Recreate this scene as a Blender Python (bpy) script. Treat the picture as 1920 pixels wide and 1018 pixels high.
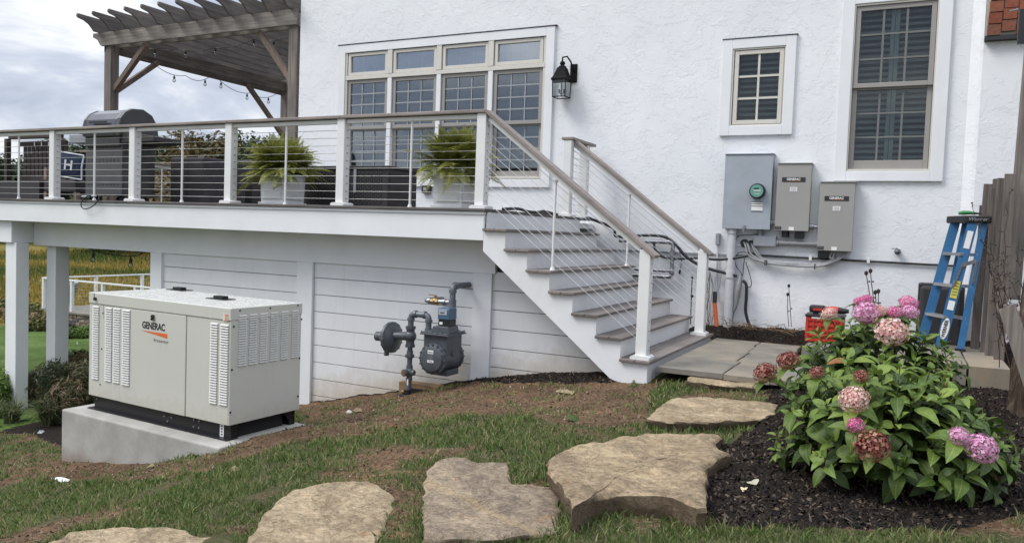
import bpy, math, random
import numpy as np
from mathutils import Vector, Matrix, noise
random.seed(7); np.random.seed(7)
rad = math.radians
for o in list(bpy.data.objects): bpy.data.objects.remove(o)
SC = bpy.context.scene
COL = SC.collection

# ------------------------------------------------------------------ camera
F = 1470.0; CX, CY = 960.0, 509.0
def _ray(x, y): return np.array([x - CX, y - CY, F])
ax = -_ray(-1985, 330); ax /= np.linalg.norm(ax)
ay = _ray(1697, 466); ay /= np.linalg.norm(ay)
ay = ay - ax * (ax @ ay); ay /= np.linalg.norm(ay)
az = np.cross(ax, ay)
RM = np.array([ax, ay, az])
cam_d = bpy.data.cameras.new('camera'); cam = bpy.data.objects.new('camera', cam_d); COL.objects.link(cam)
cr = RM @ np.array([1, 0, 0]); cu = -(RM @ np.array([0, 1, 0])); cb = -(RM @ np.array([0, 0, 1]))
cam.matrix_world = Matrix(((cr[0], cu[0], cb[0], 0), (cr[1], cu[1], cb[1], 0), (cr[2], cu[2], cb[2], 0), (0, 0, 0, 1)))
cam_d.sensor_width = 36; cam_d.lens = F / 1920 * 36; cam_d.clip_end = 2000; cam_d.clip_start = 0.05
SC.camera = cam
def at_y(px, py, Y): d = RM @ _ray(px, py); return Vector(d * (Y / d[1]))
def at_z(px, py, Z): d = RM @ _ray(px, py); return Vector(d * (Z / d[2]))
def at_x(px, py, X): d = RM @ _ray(px, py); return Vector(d * (X / d[0]))

# ------------------------------------------------------------------ sky and sun
SUN_EL, SUN_AZ = rad(50), rad(232)          # azimuth clockwise from +Y
W = bpy.data.worlds.new('World'); SC.world = W; W.use_nodes = True
nt = W.node_tree; N = nt.nodes; LK = nt.links; N.clear()
out = N.new('ShaderNodeOutputWorld'); bg = N.new('ShaderNodeBackground'); bg.inputs[1].default_value = 1.0
sky = N.new('ShaderNodeTexSky'); sky.sky_type = 'NISHITA'; sky.sun_disc = False
sky.sun_elevation = SUN_EL; sky.sun_rotation = SUN_AZ
sks = N.new('ShaderNodeVectorMath'); sks.operation = 'SCALE'; sks.inputs[3].default_value = 0.13
LK.new(sky.outputs[0], sks.inputs[0])
tc = N.new('ShaderNodeTexCoord'); sx = N.new('ShaderNodeSeparateXYZ'); LK.new(tc.outputs['Generated'], sx.inputs[0])
# project the view direction on a cloud deck: (x, y) / (z + 0.18)
zz = N.new('ShaderNodeMath'); zz.operation = 'MAXIMUM'; LK.new(sx.outputs[2], zz.inputs[0]); zz.inputs[1].default_value = 0.0
za = N.new('ShaderNodeMath'); za.operation = 'ADD'; LK.new(zz.outputs[0], za.inputs[0]); za.inputs[1].default_value = 0.16
dx = N.new('ShaderNodeMath'); dx.operation = 'DIVIDE'; LK.new(sx.outputs[0], dx.inputs[0]); LK.new(za.outputs[0], dx.inputs[1])
dy = N.new('ShaderNodeMath'); dy.operation = 'DIVIDE'; LK.new(sx.outputs[1], dy.inputs[0]); LK.new(za.outputs[0], dy.inputs[1])
cv = N.new('ShaderNodeCombineXYZ'); LK.new(dx.outputs[0], cv.inputs[0]); LK.new(dy.outputs[0], cv.inputs[1])
n1 = N.new('ShaderNodeTexNoise'); n1.inputs['Scale'].default_value = 1.15; n1.inputs['Detail'].default_value = 8; n1.inputs['Roughness'].default_value = 0.55; n1.inputs['Distortion'].default_value = 0.4
LK.new(cv.outputs[0], n1.inputs['Vector'])
r1 = N.new('ShaderNodeValToRGB'); r1.color_ramp.elements[0].position = 0.38; r1.color_ramp.elements[1].position = 0.62
r1.color_ramp.elements[0].color = (0.275, 0.31, 0.385, 1); r1.color_ramp.elements[1].color = (0.68, 0.685, 0.70, 1)
e = r1.color_ramp.elements.new(0.5); e.color = (0.40, 0.43, 0.50, 1)
LK.new(n1.outputs[0], r1.inputs[0])
# overcast skies brighten towards the zenith
gr = N.new('ShaderNodeMapRange'); gr.inputs[1].default_value = 0.25; gr.inputs[2].default_value = 0.9; gr.inputs[3].default_value = 0.92; gr.inputs[4].default_value = 2.3
LK.new(sx.outputs[2], gr.inputs[0])
cs = N.new('ShaderNodeVectorMath'); cs.operation = 'SCALE'; LK.new(r1.outputs[0], cs.inputs[0]); LK.new(gr.outputs[0], cs.inputs[3])
mxs = N.new('ShaderNodeMix'); mxs.data_type = 'RGBA'; mxs.inputs[0].default_value = 0.93
LK.new(sks.outputs[0], mxs.inputs[6]); LK.new(cs.outputs[0], mxs.inputs[7])
LK.new(mxs.outputs[2], bg.inputs[0]); LK.new(bg.outputs[0], out.inputs[0])
sl = bpy.data.lights.new('sun', 'SUN'); sl.energy = 1.5; sl.angle = rad(26); sl.color = (1, 0.96, 0.9)
so = bpy.data.objects.new('sun', sl); COL.objects.link(so)
sd = Vector((math.sin(SUN_AZ) * math.cos(SUN_EL), math.cos(SUN_AZ) * math.cos(SUN_EL), math.sin(SUN_EL)))
so.rotation_euler = sd.to_track_quat('Z', 'Y').to_euler()
SC.view_settings.view_transform = 'Standard'; SC.view_settings.look = 'None'
SC.view_settings.exposure = 0.80; SC.view_settings.gamma = 1; SC.view_settings.use_curve_mapping = False
SC.render.resolution_x = 1024; SC.render.resolution_y = 542

# ------------------------------------------------------------------ materials
class MT:
    def __init__(s, name, rough=0.6, metal=0.0, spec=0.5):
        s.m = bpy.data.materials.new(name); s.m.use_nodes = True
        s.t = s.m.node_tree; s.b = s.t.nodes['Principled BSDF']
        s.b.inputs['Roughness'].default_value = rough; s.b.inputs['Metallic'].default_value = metal
        s.b.inputs['Specular IOR Level'].default_value = spec
    def n(s, ty, **k):
        x = s.t.nodes.new(ty)
        for a, v in k.items():
            if a.startswith('_'): x.inputs[a[1:].replace('_', ' ')].default_value = v
            else: setattr(x, a, v)
        return x
    def l(s, a, b): s.t.links.new(a, b)
    def coord(s, kind='Object', scale=None):
        c = s.n('ShaderNodeTexCoord').outputs[kind]
        if scale is not None:
            mp = s.n('ShaderNodeMapping'); mp.inputs['Scale'].default_value = scale
            s.l(c, mp.inputs[0]); c = mp.outputs[0]
        return c
    def noise(s, vec, scale, detail=5, rough=0.55, dist=0.0):
        x = s.n('ShaderNodeTexNoise', _Scale=scale, _Detail=detail, _Roughness=rough, _Distortion=dist)
        if vec is not None: s.l(vec, x.inputs['Vector'])
        return x.outputs[0]
    def ramp(s, fac, stops, interp='LINEAR'):
        r = s.n('ShaderNodeValToRGB'); r.color_ramp.interpolation = interp
        els = r.color_ramp.elements
        while len(els) < len(stops): els.new(0.5)
        for e_, (p, c) in zip(els, stops):
            e_.position = p; e_.color = (*c, 1) if len(c) == 3 else c
        s.l(fac, r.inputs[0]); return r.outputs[0]
    def mix(s, fac, a, b, mode='MIX'):
        x = s.n('ShaderNodeMix', data_type='RGBA', blend_type=mode)
        for i, v in ((0, fac), (6, a), (7, b)):
            if hasattr(v, 'links'): s.l(v, x.inputs[i])
            elif i == 0: x.inputs[0].default_value = v
            else: x.inputs[i].default_value = (*v, 1)
        return x.outputs[2]
    def math(s, op, a, b=None):
        x = s.n('ShaderNodeMath', operation=op)
        for i, v in ((0, a), (1, b)):
            if v is None: continue
            if hasattr(v, 'links'): s.l(v, x.inputs[i])
            else: x.inputs[i].default_value = v
        return x.outputs[0]
    def col(s, c):
        if hasattr(c, 'links'): s.l(c, s.b.inputs['Base Color'])
        else: s.b.inputs['Base Color'].default_value = (*c, 1)
        return s
    def bump(s, h, strength=0.3, dist=0.01):
        x = s.n('ShaderNodeBump', _Strength=strength, _Distance=dist); s.l(h, x.inputs['Height'])
        s.l(x.outputs[0], s.b.inputs['Normal']); return s

def paint(name, c, rough=0.5, metal=0.0, var=0.08, scale=6.0, bump=0.0, spec=0.5, dirt=None):
    """a painted or moulded surface with faint uneven tone and optional grime blotches"""
    m = MT(name, rough, metal, spec); v = m.coord('Object')
    a = m.noise(v, scale, 4)
    lo = tuple(max(0, x * (1 - var * 1.6)) for x in c); hi = tuple(min(1, x * (1 + var)) for x in c)
    cc = m.ramp(a, [(0.3, lo), (0.7, hi)])
    if dirt:
        d = m.noise(v, scale * 0.45, 6, 0.7)
        f = m.ramp(d, [(0.52, (0, 0, 0)), (0.75, (0.55, 0.55, 0.55))])
        cc = m.mix(f, cc, dirt)
    m.col(cc)
    if bump: m.bump(m.noise(v, scale * 14, 3), bump, 0.002)
    return m.m

def objrand(m, c1, c2, c3=None):
    oi = m.n('ShaderNodeObjectInfo')
    st = [(0.0, c1), (1.0, c2)] if c3 is None else [(0.0, c1), (0.5, c2), (1.0, c3)]
    return m.ramp(oi.outputs['Random'], st)

def wood(name, c1, c2, axis=0, scale=18, rough=0.8, bump=0.35):
    m = MT(name, rough); s_ = [scale] * 3; s_[axis] = scale * 0.06
    v = m.coord('Object', tuple(s_))
    g = m.noise(v, 1.6, 8, 0.65, 0.6)
    cc = m.ramp(g, [(0.28, c1), (0.72, c2)])
    b = m.ramp(m.noise(m.coord('Object'), 1.3, 4), [(0.35, (0.72, 0.72, 0.72)), (0.65, (1.15, 1.12, 1.1))])
    m.col(m.mix(1.0, cc, b, 'MULTIPLY'))
    m.bump(g, bump, 0.006); return m.m

def stucco_mat():
    m = MT('stucco', 0.8, 0, 0.3); v = m.coord('Object')
    # skip-trowel: flat smears with ragged edges over a grainy base
    a = m.noise(v, 2.6, 10, 0.68, 0.5)
    pl = m.ramp(a, [(0.475, (0, 0, 0)), (0.50, (1, 1, 1))])
    a2 = m.noise(v, 4.3, 10, 0.7, 0.4)
    pl2 = m.ramp(a2, [(0.53, (0, 0, 0)), (0.555, (1, 1, 1))])
    b = m.noise(m.coord('Object', (0.6, 1, 2.4)), 11, 7, 0.65, 0.5)
    pb = m.ramp(b, [(0.585, (0, 0, 0)), (0.615, (1, 1, 1))])
    patch = m.ramp(m.noise(v, 1.1, 3, 0.6), [(0.42, (0, 0, 0)), (0.6, (1, 1, 1))])
    h = m.math('ADD', m.math('MULTIPLY', pl, 0.55), m.math('MULTIPLY', pl2, 0.5))
    h = m.math('ADD', h, m.math('MULTIPLY', m.math('MULTIPLY', pb, patch), 0.5))
    h = m.math('ADD', h, m.math('MULTIPLY', m.noise(v, 30, 8, 0.75), 0.55))
    m.bump(h, 0.40, 0.008)
    t = m.ramp(m.noise(v, 0.8, 6, 0.6), [(0.3, (0.70, 0.72, 0.745)), (0.7, (0.80, 0.81, 0.825))])
    # soil splash along the foot of the wall
    sp = m.n('ShaderNodeSeparateXYZ'); m.l(m.coord('Object'), sp.inputs[0])
    zf = m.math('ADD', sp.outputs[2], m.math('MULTIPLY', m.noise(v, 7, 5), 0.22))
    g = m.ramp(m.math('MULTIPLY', m.math('ADD', zf, 1.1), 1.0), [(0.10, (0.45, 0.45, 0.45)), (0.40, (0, 0, 0))])
    m.col(m.mix(g, t, (0.33, 0.27, 0.19))); return m.m

def stone_mat(name, c1, c2, c3, band=0.0, sc=1.0):
    m = MT(name, 0.85, 0, 0.3); v = m.coord('Object')
    a = m.noise(v, 3.2 * sc, 8, 0.62, 0.8)
    cc = m.ramp(a, [(0.30, c1), (0.48, c2), (0.66, c3)])
    f = m.noise(v, 22 * sc, 8, 0.75, 0.6)
    cc = m.mix(0.9, cc, m.ramp(f, [(0.32, (0.42, 0.39, 0.36)), (0.45, (0.86, 0.85, 0.84)), (0.58, (1.05, 1.04, 1.0)), (0.7, (1.4, 1.34, 1.2))]), 'MULTIPLY')
    cc = m.mix(m.ramp(m.noise(v, 4.5 * sc, 6, 0.7, 1.0), [(0.58, (0, 0, 0)), (0.68, (0.5, 0.5, 0.5))]), cc, (0.38, 0.20, 0.10))
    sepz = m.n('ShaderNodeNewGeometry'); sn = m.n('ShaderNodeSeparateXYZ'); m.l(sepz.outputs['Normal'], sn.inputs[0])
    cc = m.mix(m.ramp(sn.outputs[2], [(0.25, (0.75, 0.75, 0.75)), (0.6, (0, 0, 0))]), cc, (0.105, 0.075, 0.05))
    vs = m.coord('Object', (2.0, 7.0, 10.0))
    lay = m.noise(vs, 2.6 * sc, 8, 0.7, 1.4)
    lr = m.ramp(lay, [(0.40, (0, 0, 0)), (0.44, (1, 1, 1)), (0.55, (0.7, 0.7, 0.7)), (0.57, (0.1, 0.1, 0.1)), (0.62, (0.8, 0.8, 0.8))])
    cc = m.mix(0.10, cc, m.ramp(lay, [(0.40, (0.35, 0.33, 0.30)), (0.45, (1.05, 1.05, 1.05)), (0.56, (1, 1, 1)), (0.575, (0.45, 0.42, 0.4)), (0.60, (1.05, 1, 0.95))]), 'MULTIPLY')
    if band:
        a_, b_ = at_z(400 + 1190 / 2.909, 840 + 195 / 2.909, -1.3), at_z(400 + 1720 / 2.909, 840 + 440 / 2.909, -1.3); c0 = at_z(905, 942, -1.3)
        an = math.atan2(b_.y - a_.y, b_.x - a_.x); off = -(a_.x - c0.x) * math.sin(an) + (a_.y - c0.y) * math.cos(an)
        mp = m.n('ShaderNodeMapping', vector_type='POINT'); mp.inputs['Rotation'].default_value = (0, 0, -an); m.l(v, mp.inputs[0])
        sp = m.n('ShaderNodeSeparateXYZ'); m.l(mp.outputs[0], sp.inputs[0])
        dd = m.math('ABSOLUTE', m.math('ADD', m.math('SUBTRACT', sp.outputs[1], off), m.math('MULTIPLY', m.math('SUBTRACT', m.noise(v, 6, 6, 0.7), 0.5), 0.10)))
        cc = m.mix(m.ramp(dd, [(0.008, (band, band, band)), (0.035, (0, 0, 0))]), cc, (0.36, 0.27, 0.155))
    m.col(cc)
    h = m.math('ADD', m.math('MULTIPLY', lr, 0.16), m.math('MULTIPLY', f, 1.0)); h = m.math('ADD', h, m.math('MULTIPLY', m.noise(v, 75 * sc, 4, 0.8), 0.35)); h = m.math('ADD', h, m.math('MULTIPLY', m.ramp(m.noise(v, 7 * sc, 9, 0.7, 0.7), [(0.46, (0, 0, 0)), (0.50, (1, 1, 1)), (0.60, (1, 1, 1)), (0.63, (0.3, 0.3, 0.3))]), 0.35))
    m.bump(h, 0.95, 0.016); return m.m

def leaf_mat(name, c1, c2, vein, trans=0.25, rough=0.52):
    m = MT(name, rough, 0, 0.45)
    uv = m.n('ShaderNodeUVMap'); sp = m.n('ShaderNodeSeparateXYZ'); m.l(uv.outputs[0], sp.inputs[0])
    u, vv = sp.outputs[0], m.math('ABSOLUTE', sp.outputs[1])
    base = m.ramp(m.noise(m.coord('Object'), 9, 4), [(0.3, c1), (0.7, c2)])
    oi = m.n('ShaderNodeObjectInfo')
    base = m.mix(m.ramp(m.noise(m.coord('Object'), 3.1, 6, 0.8), [(0.64, (0, 0, 0)), (0.70, (0.55, 0.55, 0.55))]), base, (0.17, 0.12, 0.04))
    base = m.mix(1.0, base, m.ramp(oi.outputs['Random'], [(0, (0.70, 0.78, 0.75)), (0.6, (1.05, 1.05, 1.0)), (1, (1.35, 1.25, 1.05))]), 'MULTIPLY')
    w = m.math('SINE', m.math('MULTIPLY', m.math('SUBTRACT', u, m.math('MULTIPLY', vv, 0.6)), 46.0))
    vn = m.ramp(w, [(0.86, (0, 0, 0)), (0.98, (0.55, 0.55, 0.55))])
    mid = m.ramp(vv, [(0.03, (0.8, 0.8, 0.8)), (0.08, (0, 0, 0))])
    f = m.math('MAXIMUM', vn, mid)
    m.col(m.mix(f, base, vein)); m.bump(m.math('MULTIPLY', f, -1.0), 0.4, 0.003)
    tr = m.n('ShaderNodeBsdfTranslucent'); m.l(base, tr.inputs[0])
    ms = m.n('ShaderNodeMixShader', _Fac=trans); mo = m.t.nodes['Material Output']
    m.l(m.b.outputs[0], ms.inputs[1]); m.l(tr.outputs[0], ms.inputs[2]); m.l(ms.outputs[0], mo.inputs[0])
    return m.m

def foliage(name, cols, trans=0.2, rough=0.6):
    """small-leaf foliage: tone picked per leaf from the 'tint' attribute"""
    m = MT(name, rough, 0, 0.3)
    at = m.n('ShaderNodeAttribute', attribute_name='tint')
    k = len(cols) - 1
    cc = m.ramp(at.outputs['Fac'], [(i / k, c) for i, c in enumerate(cols)])
    m.col(cc)
    tr = m.n('ShaderNodeBsdfTranslucent'); m.l(cc, tr.inputs[0])
    ms = m.n('ShaderNodeMixShader', _Fac=trans); mo = m.t.nodes['Material Output']
    m.l(m.b.outputs[0], ms.inputs[1]); m.l(tr.outputs[0], ms.inputs[2]); m.l(ms.outputs[0], mo.inputs[0])
    return m.m

def glass_mat(name, tint=(0.75, 0.8, 0.82), base=0.10):
    m = bpy.data.materials.new(name); m.use_nodes = True; t = m.node_tree; n = t.nodes; n.clear()
    o = n.new('ShaderNodeOutputMaterial'); mx = n.new('ShaderNodeMixShader'); tp = n.new('ShaderNodeBsdfTransparent'); gl = n.new('ShaderNodeBsdfGlossy')
    tp.inputs[0].default_value = (*tint, 1); gl.inputs['Roughness'].default_value = 0.03; gl.inputs[0].default_value = (0.9, 0.95, 1, 1)
    fr = n.new('ShaderNodeFresnel'); fr.inputs[0].default_value = 1.5
    ad = n.new('ShaderNodeMath'); ad.operation = 'ADD'; ad.inputs[1].default_value = base
    nz = n.new('ShaderNodeTexNoise'); nz.inputs['Scale'].default_value = 1.2; bp = n.new('ShaderNodeBump'); bp.inputs['Strength'].default_value = 0.06; bp.inputs['Distance'].default_value = 0.02
    c = n.new('ShaderNodeTexCoord'); t.links.new(c.outputs['Object'], nz.inputs[0]); t.links.new(nz.outputs[0], bp.inputs['Height']); t.links.new(bp.outputs[0], gl.inputs['Normal'])
    t.links.new(fr.outputs[0], ad.inputs[0]); t.links.new(ad.outputs[0], mx.inputs[0])
    t.links.new(tp.outputs[0], mx.inputs[1]); t.links.new(gl.outputs[0], mx.inputs[2]); t.links.new(mx.outputs[0], o.inputs[0])
    return m

M = {}
M['stucco'] = stucco_mat()
M['white'] = paint('white_trim', (0.74, 0.755, 0.77), 0.5, var=0.03, scale=2.5, bump=0.05, dirt=(0.66, 0.665, 0.66))
M['plank'] = paint('white_plank', (0.72, 0.73, 0.755), 0.55, var=0.035, scale=3.0, bump=0.08, dirt=(0.62, 0.62, 0.61))
def plank_mat():
    m = MT('white_plank', 0.55, 0, 0.4); v = m.coord('Object')
    cc = m.ramp(m.noise(v, 3, 4), [(0.3, (0.69, 0.70, 0.715)), (0.7, (0.75, 0.76, 0.77))])
    sp = m.n('ShaderNodeSeparateXYZ'); m.l(v, sp.inputs[0])
    h = m.math('SUBTRACT', sp.outputs[2], m.math('MULTIPLY', sp.outputs[0], 0.21)); h = m.math('ADD', h, m.math('MULTIPLY', m.math('SUBTRACT', m.noise(v, 6, 6, 0.7), 0.5), 0.5))
    cc = m.mix(m.ramp(h, [(0.22, (0.6, 0.6, 0.6)), (0.50, (0, 0, 0))]), cc, (0.46, 0.38, 0.27))
    st_ = m.noise(m.coord('Object', (9, 9, 0.5)), 2.0, 5, 0.6)
    cc = m.mix(m.ramp(st_, [(0.55, (0, 0, 0)), (0.72, (0.22, 0.22, 0.22))]), cc, (0.55, 0.54, 0.50))
    m.col(cc); m.bump(m.noise(m.coord('Object', (0.4, 1, 12)), 5, 5), 0.08, 0.002); return m.m
M['plank'] = plank_mat()
def enamel(name, c, rlo, rhi, splash):
    m = MT(name, 0.4, 0, 0.5); v = m.coord('Object')
    cc = m.ramp(m.noise(v, 1.4, 4), [(0.3, tuple(x * .965 for x in c)), (0.7, tuple(x * 1.02 for x in c))])
    st_ = m.noise(m.coord('Object', (14, 14, 0.7)), 2.0, 6, 0.65); cc = m.mix(m.ramp(st_, [(0.56, (0, 0, 0)), (0.74, (0.16, 0.16, 0.16))]), cc, tuple(x * .72 for x in c))
    if splash:
        sp = m.n('ShaderNodeSeparateXYZ'); m.l(v, sp.inputs[0]); h = m.math('ADD', sp.outputs[2], m.math('MULTIPLY', m.math('SUBTRACT', m.noise(v, 16, 6, 0.75), 0.5), 0.30))
        cc = m.mix(m.ramp(h, [(0.0, (0.28, 0.28, 0.28)), (0.12, (0, 0, 0))]), cc, (0.34, 0.28, 0.20))
    m.col(cc); r = m.ramp(m.noise(v, 22, 6, 0.7), [(0.45, (rlo,) * 3), (0.6, (rhi,) * 3)]); m.l(r, m.b.inputs['Roughness'])
    m.bump(m.noise(v, 2.2, 3), 0.12, 0.006); return m.m
M['stair_white'] = paint('stair_white', (0.72, 0.73, 0.745), 0.55, var=0.03, scale=3.0, bump=0.05, dirt=(0.58, 0.56, 0.51))
M['cream'] = paint('cream_frame', (0.60, 0.575, 0.52), 0.45, var=0.03)
M['taupe'] = paint('taupe_sash', (0.30, 0.285, 0.265), 0.5, var=0.03)
M['gap'] = paint('dark_gap', (0.03, 0.03, 0.035), 0.8)
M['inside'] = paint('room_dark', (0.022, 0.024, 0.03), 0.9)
M['shutter'] = paint('shutter_louvre', (0.36, 0.38, 0.375), 0.5, var=0.05)
M['shutter_light'] = paint('pale_blind', (0.15, 0.17, 0.205), 0.5, var=0.05)
M['muntin'] = paint('muntin', (0.62, 0.63, 0.61), 0.5)
M['pane_dark'] = glass_mat('window_glass_low', (0.80, 0.84, 0.83), 0.0)
M['pane'] = glass_mat('window_glass', (0.62, 0.68, 0.72), 0.10)
M['pane_clear'] = glass_mat('transom_glass', (0.6, 0.66, 0.72), 0.26)
M['lamp_glass'] = glass_mat('lantern_glass', (0.93, 0.95, 0.94), 0.03)
M['deck'] = wood('composite_deck', (0.13, 0.112, 0.105), (0.23, 0.205, 0.19), 1, 26, 0.75, 0.15)
M['deckx'] = wood('composite_edge', (0.085, 0.075, 0.072), (0.14, 0.125, 0.12), 0, 26, 0.75, 0.15)
M['cap'] = wood('cap_rail', (0.20, 0.17, 0.155), (0.30, 0.265, 0.245), 0, 22, 0.7, 0.15)
M['steel'] = paint('steel_cable', (0.50, 0.50, 0.50), 0.35, 0.9)
M['rail_white'] = paint('rail_white', (0.70, 0.70, 0.69), 0.45, var=0.03)
M['old_wood'] = wood('weathered_timber', (0.10, 0.09, 0.08), (0.29, 0.265, 0.24), 0, 16, 0.9, 0.6)
M['old_wood_y'] = wood('weathered_timber_deep', (0.085, 0.075, 0.068), (0.22, 0.20, 0.185), 1, 16, 0.9, 0.6)
M['old_wood_z'] = wood('weathered_post', (0.10, 0.085, 0.075), (0.25, 0.225, 0.20), 2, 16, 0.9, 0.6)
M['fence_wood'] = wood('fence_board', (0.055, 0.047, 0.041), (0.21, 0.185, 0.165), 2, 16, 0.95, 0.8)
M['brown_wood'] = wood('brown_brace', (0.12, 0.085, 0.065), (0.24, 0.185, 0.15), 2, 14, 0.85, 0.5)
M['gen'] = enamel('generator_enamel', (0.535, 0.53, 0.478), 0.32, 0.45, True)
M['gen_lit'] = enamel('generator_enamel_lit', (0.57, 0.57, 0.535), 0.22, 0.34, False)  # paler copy of the enamel: sky brightness put into the colour
M['gen_line'] = paint('seam', (0.16, 0.16, 0.145), 0.8)
M['black_steel'] = paint('black_steel', (0.012, 0.012, 0.014), 0.35, 0.2, scale=5)
M['black'] = paint('black_plastic', (0.015, 0.015, 0.017), 0.45)
M['bolt'] = paint('zinc_bolt', (0.35, 0.35, 0.35), 0.4, 0.8)
M['label_white'] = paint('label_white', (0.75, 0.75, 0.74), 0.5, var=0.02)
M['ink'] = paint('print_black', (0.02, 0.02, 0.022), 0.6)
M['ink_white'] = paint('print_white', (0.72, 0.72, 0.72), 0.6)
M['orange_print'] = paint('print_orange', (0.62, 0.13, 0.03), 0.5)
M['grey_print'] = paint('print_grey', (0.22, 0.22, 0.22), 0.6)
M['meter_grey'] = paint('gas_meter_grey', (0.085, 0.095, 0.108), 0.42, 0.1, var=0.12, scale=12, bump=0.1)
M['meter_pipe'] = paint('painted_pipe', (0.13, 0.145, 0.165), 0.45, 0.2, var=0.15, scale=18, bump=0.15)
M['galv'] = paint('galvanised', (0.30, 0.31, 0.33), 0.4, 0.7, var=0.2, scale=25)
M['brass'] = paint('brass', (0.34, 0.235, 0.11), 0.45, 0.8)
M['iron'] = paint('wrought_iron', (0.008, 0.008, 0.009), 0.75, 0.0, spec=0.15)
M['copper'] = paint('copper_lever', (0.42, 0.20, 0.12), 0.4, 0.8)
M['blue_box'] = paint('index_blue', (0.07, 0.13, 0.20), 0.3)
M['raw_wood'] = wood('raw_timber', (0.16, 0.10, 0.05), (0.32, 0.22, 0.12), 0, 20, 0.8, 0.3)
M['elec_blue'] = paint('meter_cabinet_grey', (0.33, 0.365, 0.405), 0.5, 0.05, var=0.07, scale=4, dirt=(0.28, 0.31, 0.36))
M['elec_grey'] = paint('switch_cabinet_grey', (0.32, 0.315, 0.295), 0.45, 0.1, var=0.03, scale=3)
M['pvc'] = paint('pvc_grey', (0.26, 0.275, 0.30), 0.5, var=0.06)
M['pvc_white'] = paint('conduit_painted', (0.55, 0.56, 0.58), 0.55, var=0.06, scale=12)
M['cable_grey'] = paint('cable_grey', (0.28, 0.28, 0.29), 0.5, var=0.1, scale=30)
M['meter_face'] = paint('meter_face', (0.12, 0.30, 0.25), 0.2)
M['orange'] = paint('orange_marker', (0.62, 0.12, 0.03), 0.55, var=0.1)
M['blue_rail'] = paint('blue_fibreglass', (0.03, 0.135, 0.30), 0.4, var=0.08, scale=9, dirt=(0.06, 0.18, 0.33))
M['alu'] = paint('aluminium', (0.50, 0.51, 0.52), 0.35, 0.8)
M['yellow'] = paint('yellow_label', (0.55, 0.50, 0.08), 0.5)
M['green_tool'] = paint('green_tool', (0.04, 0.22, 0.07), 0.5)
M['red'] = paint('red_crate', (0.50, 0.035, 0.02), 0.45)
M['grill'] = paint('grill_enamel', (0.08, 0.08, 0.083), 0.32, 0.4)
M['grill_hood'] = paint('grill_hood', (0.13, 0.13, 0.14), 0.22, 0.85, var=0.15, scale=3)
M['muntin_grey'] = paint('muntin_grey', (0.30, 0.32, 0.34), 0.5)
M['muntin_dim'] = paint('muntin_dim', (0.15, 0.155, 0.15), 0.5)
M['stile'] = paint('shutter_stile', (0.42, 0.45, 0.45), 0.5)
M['grill_cart'] = paint('grill_cart', (0.10, 0.10, 0.105), 0.45, 0.3)
M['wicker'] = paint('dark_wicker', (0.022, 0.019, 0.022), 0.6)
M['cover'] = paint('charcoal_cover', (0.035, 0.032, 0.036), 0.8, var=0.15)
M['maroon'] = wood('dark_stained_slat', (0.018, 0.010, 0.011), (0.04, 0.022, 0.022), 2, 16, 0.6, 0.3)
M['navy'] = paint('navy_fabric', (0.012, 0.025, 0.055), 0.9)
M['piping'] = paint('white_piping', (0.6, 0.62, 0.66), 0.8)
M['planter'] = paint('white_planter', (0.66, 0.67, 0.68), 0.5, var=0.03)
M['bulb'] = glass_mat('bulb_glass', (0.9, 0.9, 0.88), 0.08)
M['mortar'] = paint('mortar', (0.42, 0.39, 0.35), 0.9, bump=0.4, scale=6)
M['litter'] = paint('pale_litter', (0.62, 0.60, 0.55), 0.8)

def brick_mat():
    m = MT('brick', 0.85, 0, 0.3); v = m.coord('Object')
    b = objrand(m, (0.20, 0.06, 0.035), (0.30, 0.10, 0.055), (0.17, 0.075, 0.05))
    f = m.noise(v, 30, 6, 0.7)
    m.col(m.mix(0.8, b, m.ramp(f, [(0.3, (0.6, 0.6, 0.6)), (0.6, (1.1, 1.1, 1.1)), (0.75, (1.5, 1.5, 1.5))]), 'MULTIPLY')); m.bump(f, 0.5, 0.006); return m.m
M['brick'] = brick_mat()
def wallstone_mat():
    m = MT('wall_stone', 0.9, 0, 0.3); v = m.coord('Object')
    b = objrand(m, (0.10, 0.105, 0.115), (0.22, 0.17, 0.13), (0.28, 0.23, 0.18))
    f = m.noise(v, 6, 6, 0.7)
    m.col(m.mix(0.8, b, m.ramp(f, [(0.3, (0.6, 0.6, 0.6)), (0.7, (1.3, 1.3, 1.3))]), 'MULTIPLY')); m.bump(f, 0.6, 0.02); return m.m
M['wall_stone'] = wallstone_mat()
def slab_mat():
    m = MT('bluestone', 0.75, 0, 0.4); v = m.coord('Object')
    b = objrand(m, (0.175, 0.168, 0.148), (0.225, 0.20, 0.16), (0.15, 0.152, 0.142))
    f = m.noise(v, 2.3, 7, 0.6, 0.5); g = m.noise(v, 40, 4)
    cc = m.mix(0.9, b, m.ramp(f, [(0.3, (0.62, 0.64, 0.66)), (0.5, (1, 1, 1)), (0.7, (1.35, 1.22, 1.02))]), 'MULTIPLY')
    m.col(cc); m.bump(m.math('ADD', f, m.math('MULTIPLY', g, 0.2)), 0.45, 0.01); return m.m
M['slab'] = slab_mat()
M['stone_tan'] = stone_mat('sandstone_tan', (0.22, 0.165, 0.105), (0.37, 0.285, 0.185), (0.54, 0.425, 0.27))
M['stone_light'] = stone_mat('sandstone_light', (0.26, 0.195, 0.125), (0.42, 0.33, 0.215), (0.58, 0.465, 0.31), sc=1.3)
M['stone_band'] = stone_mat('sandstone_banded', (0.19, 0.15, 0.115), (0.30, 0.24, 0.175), (0.43, 0.345, 0.245), band=0.7)
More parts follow.
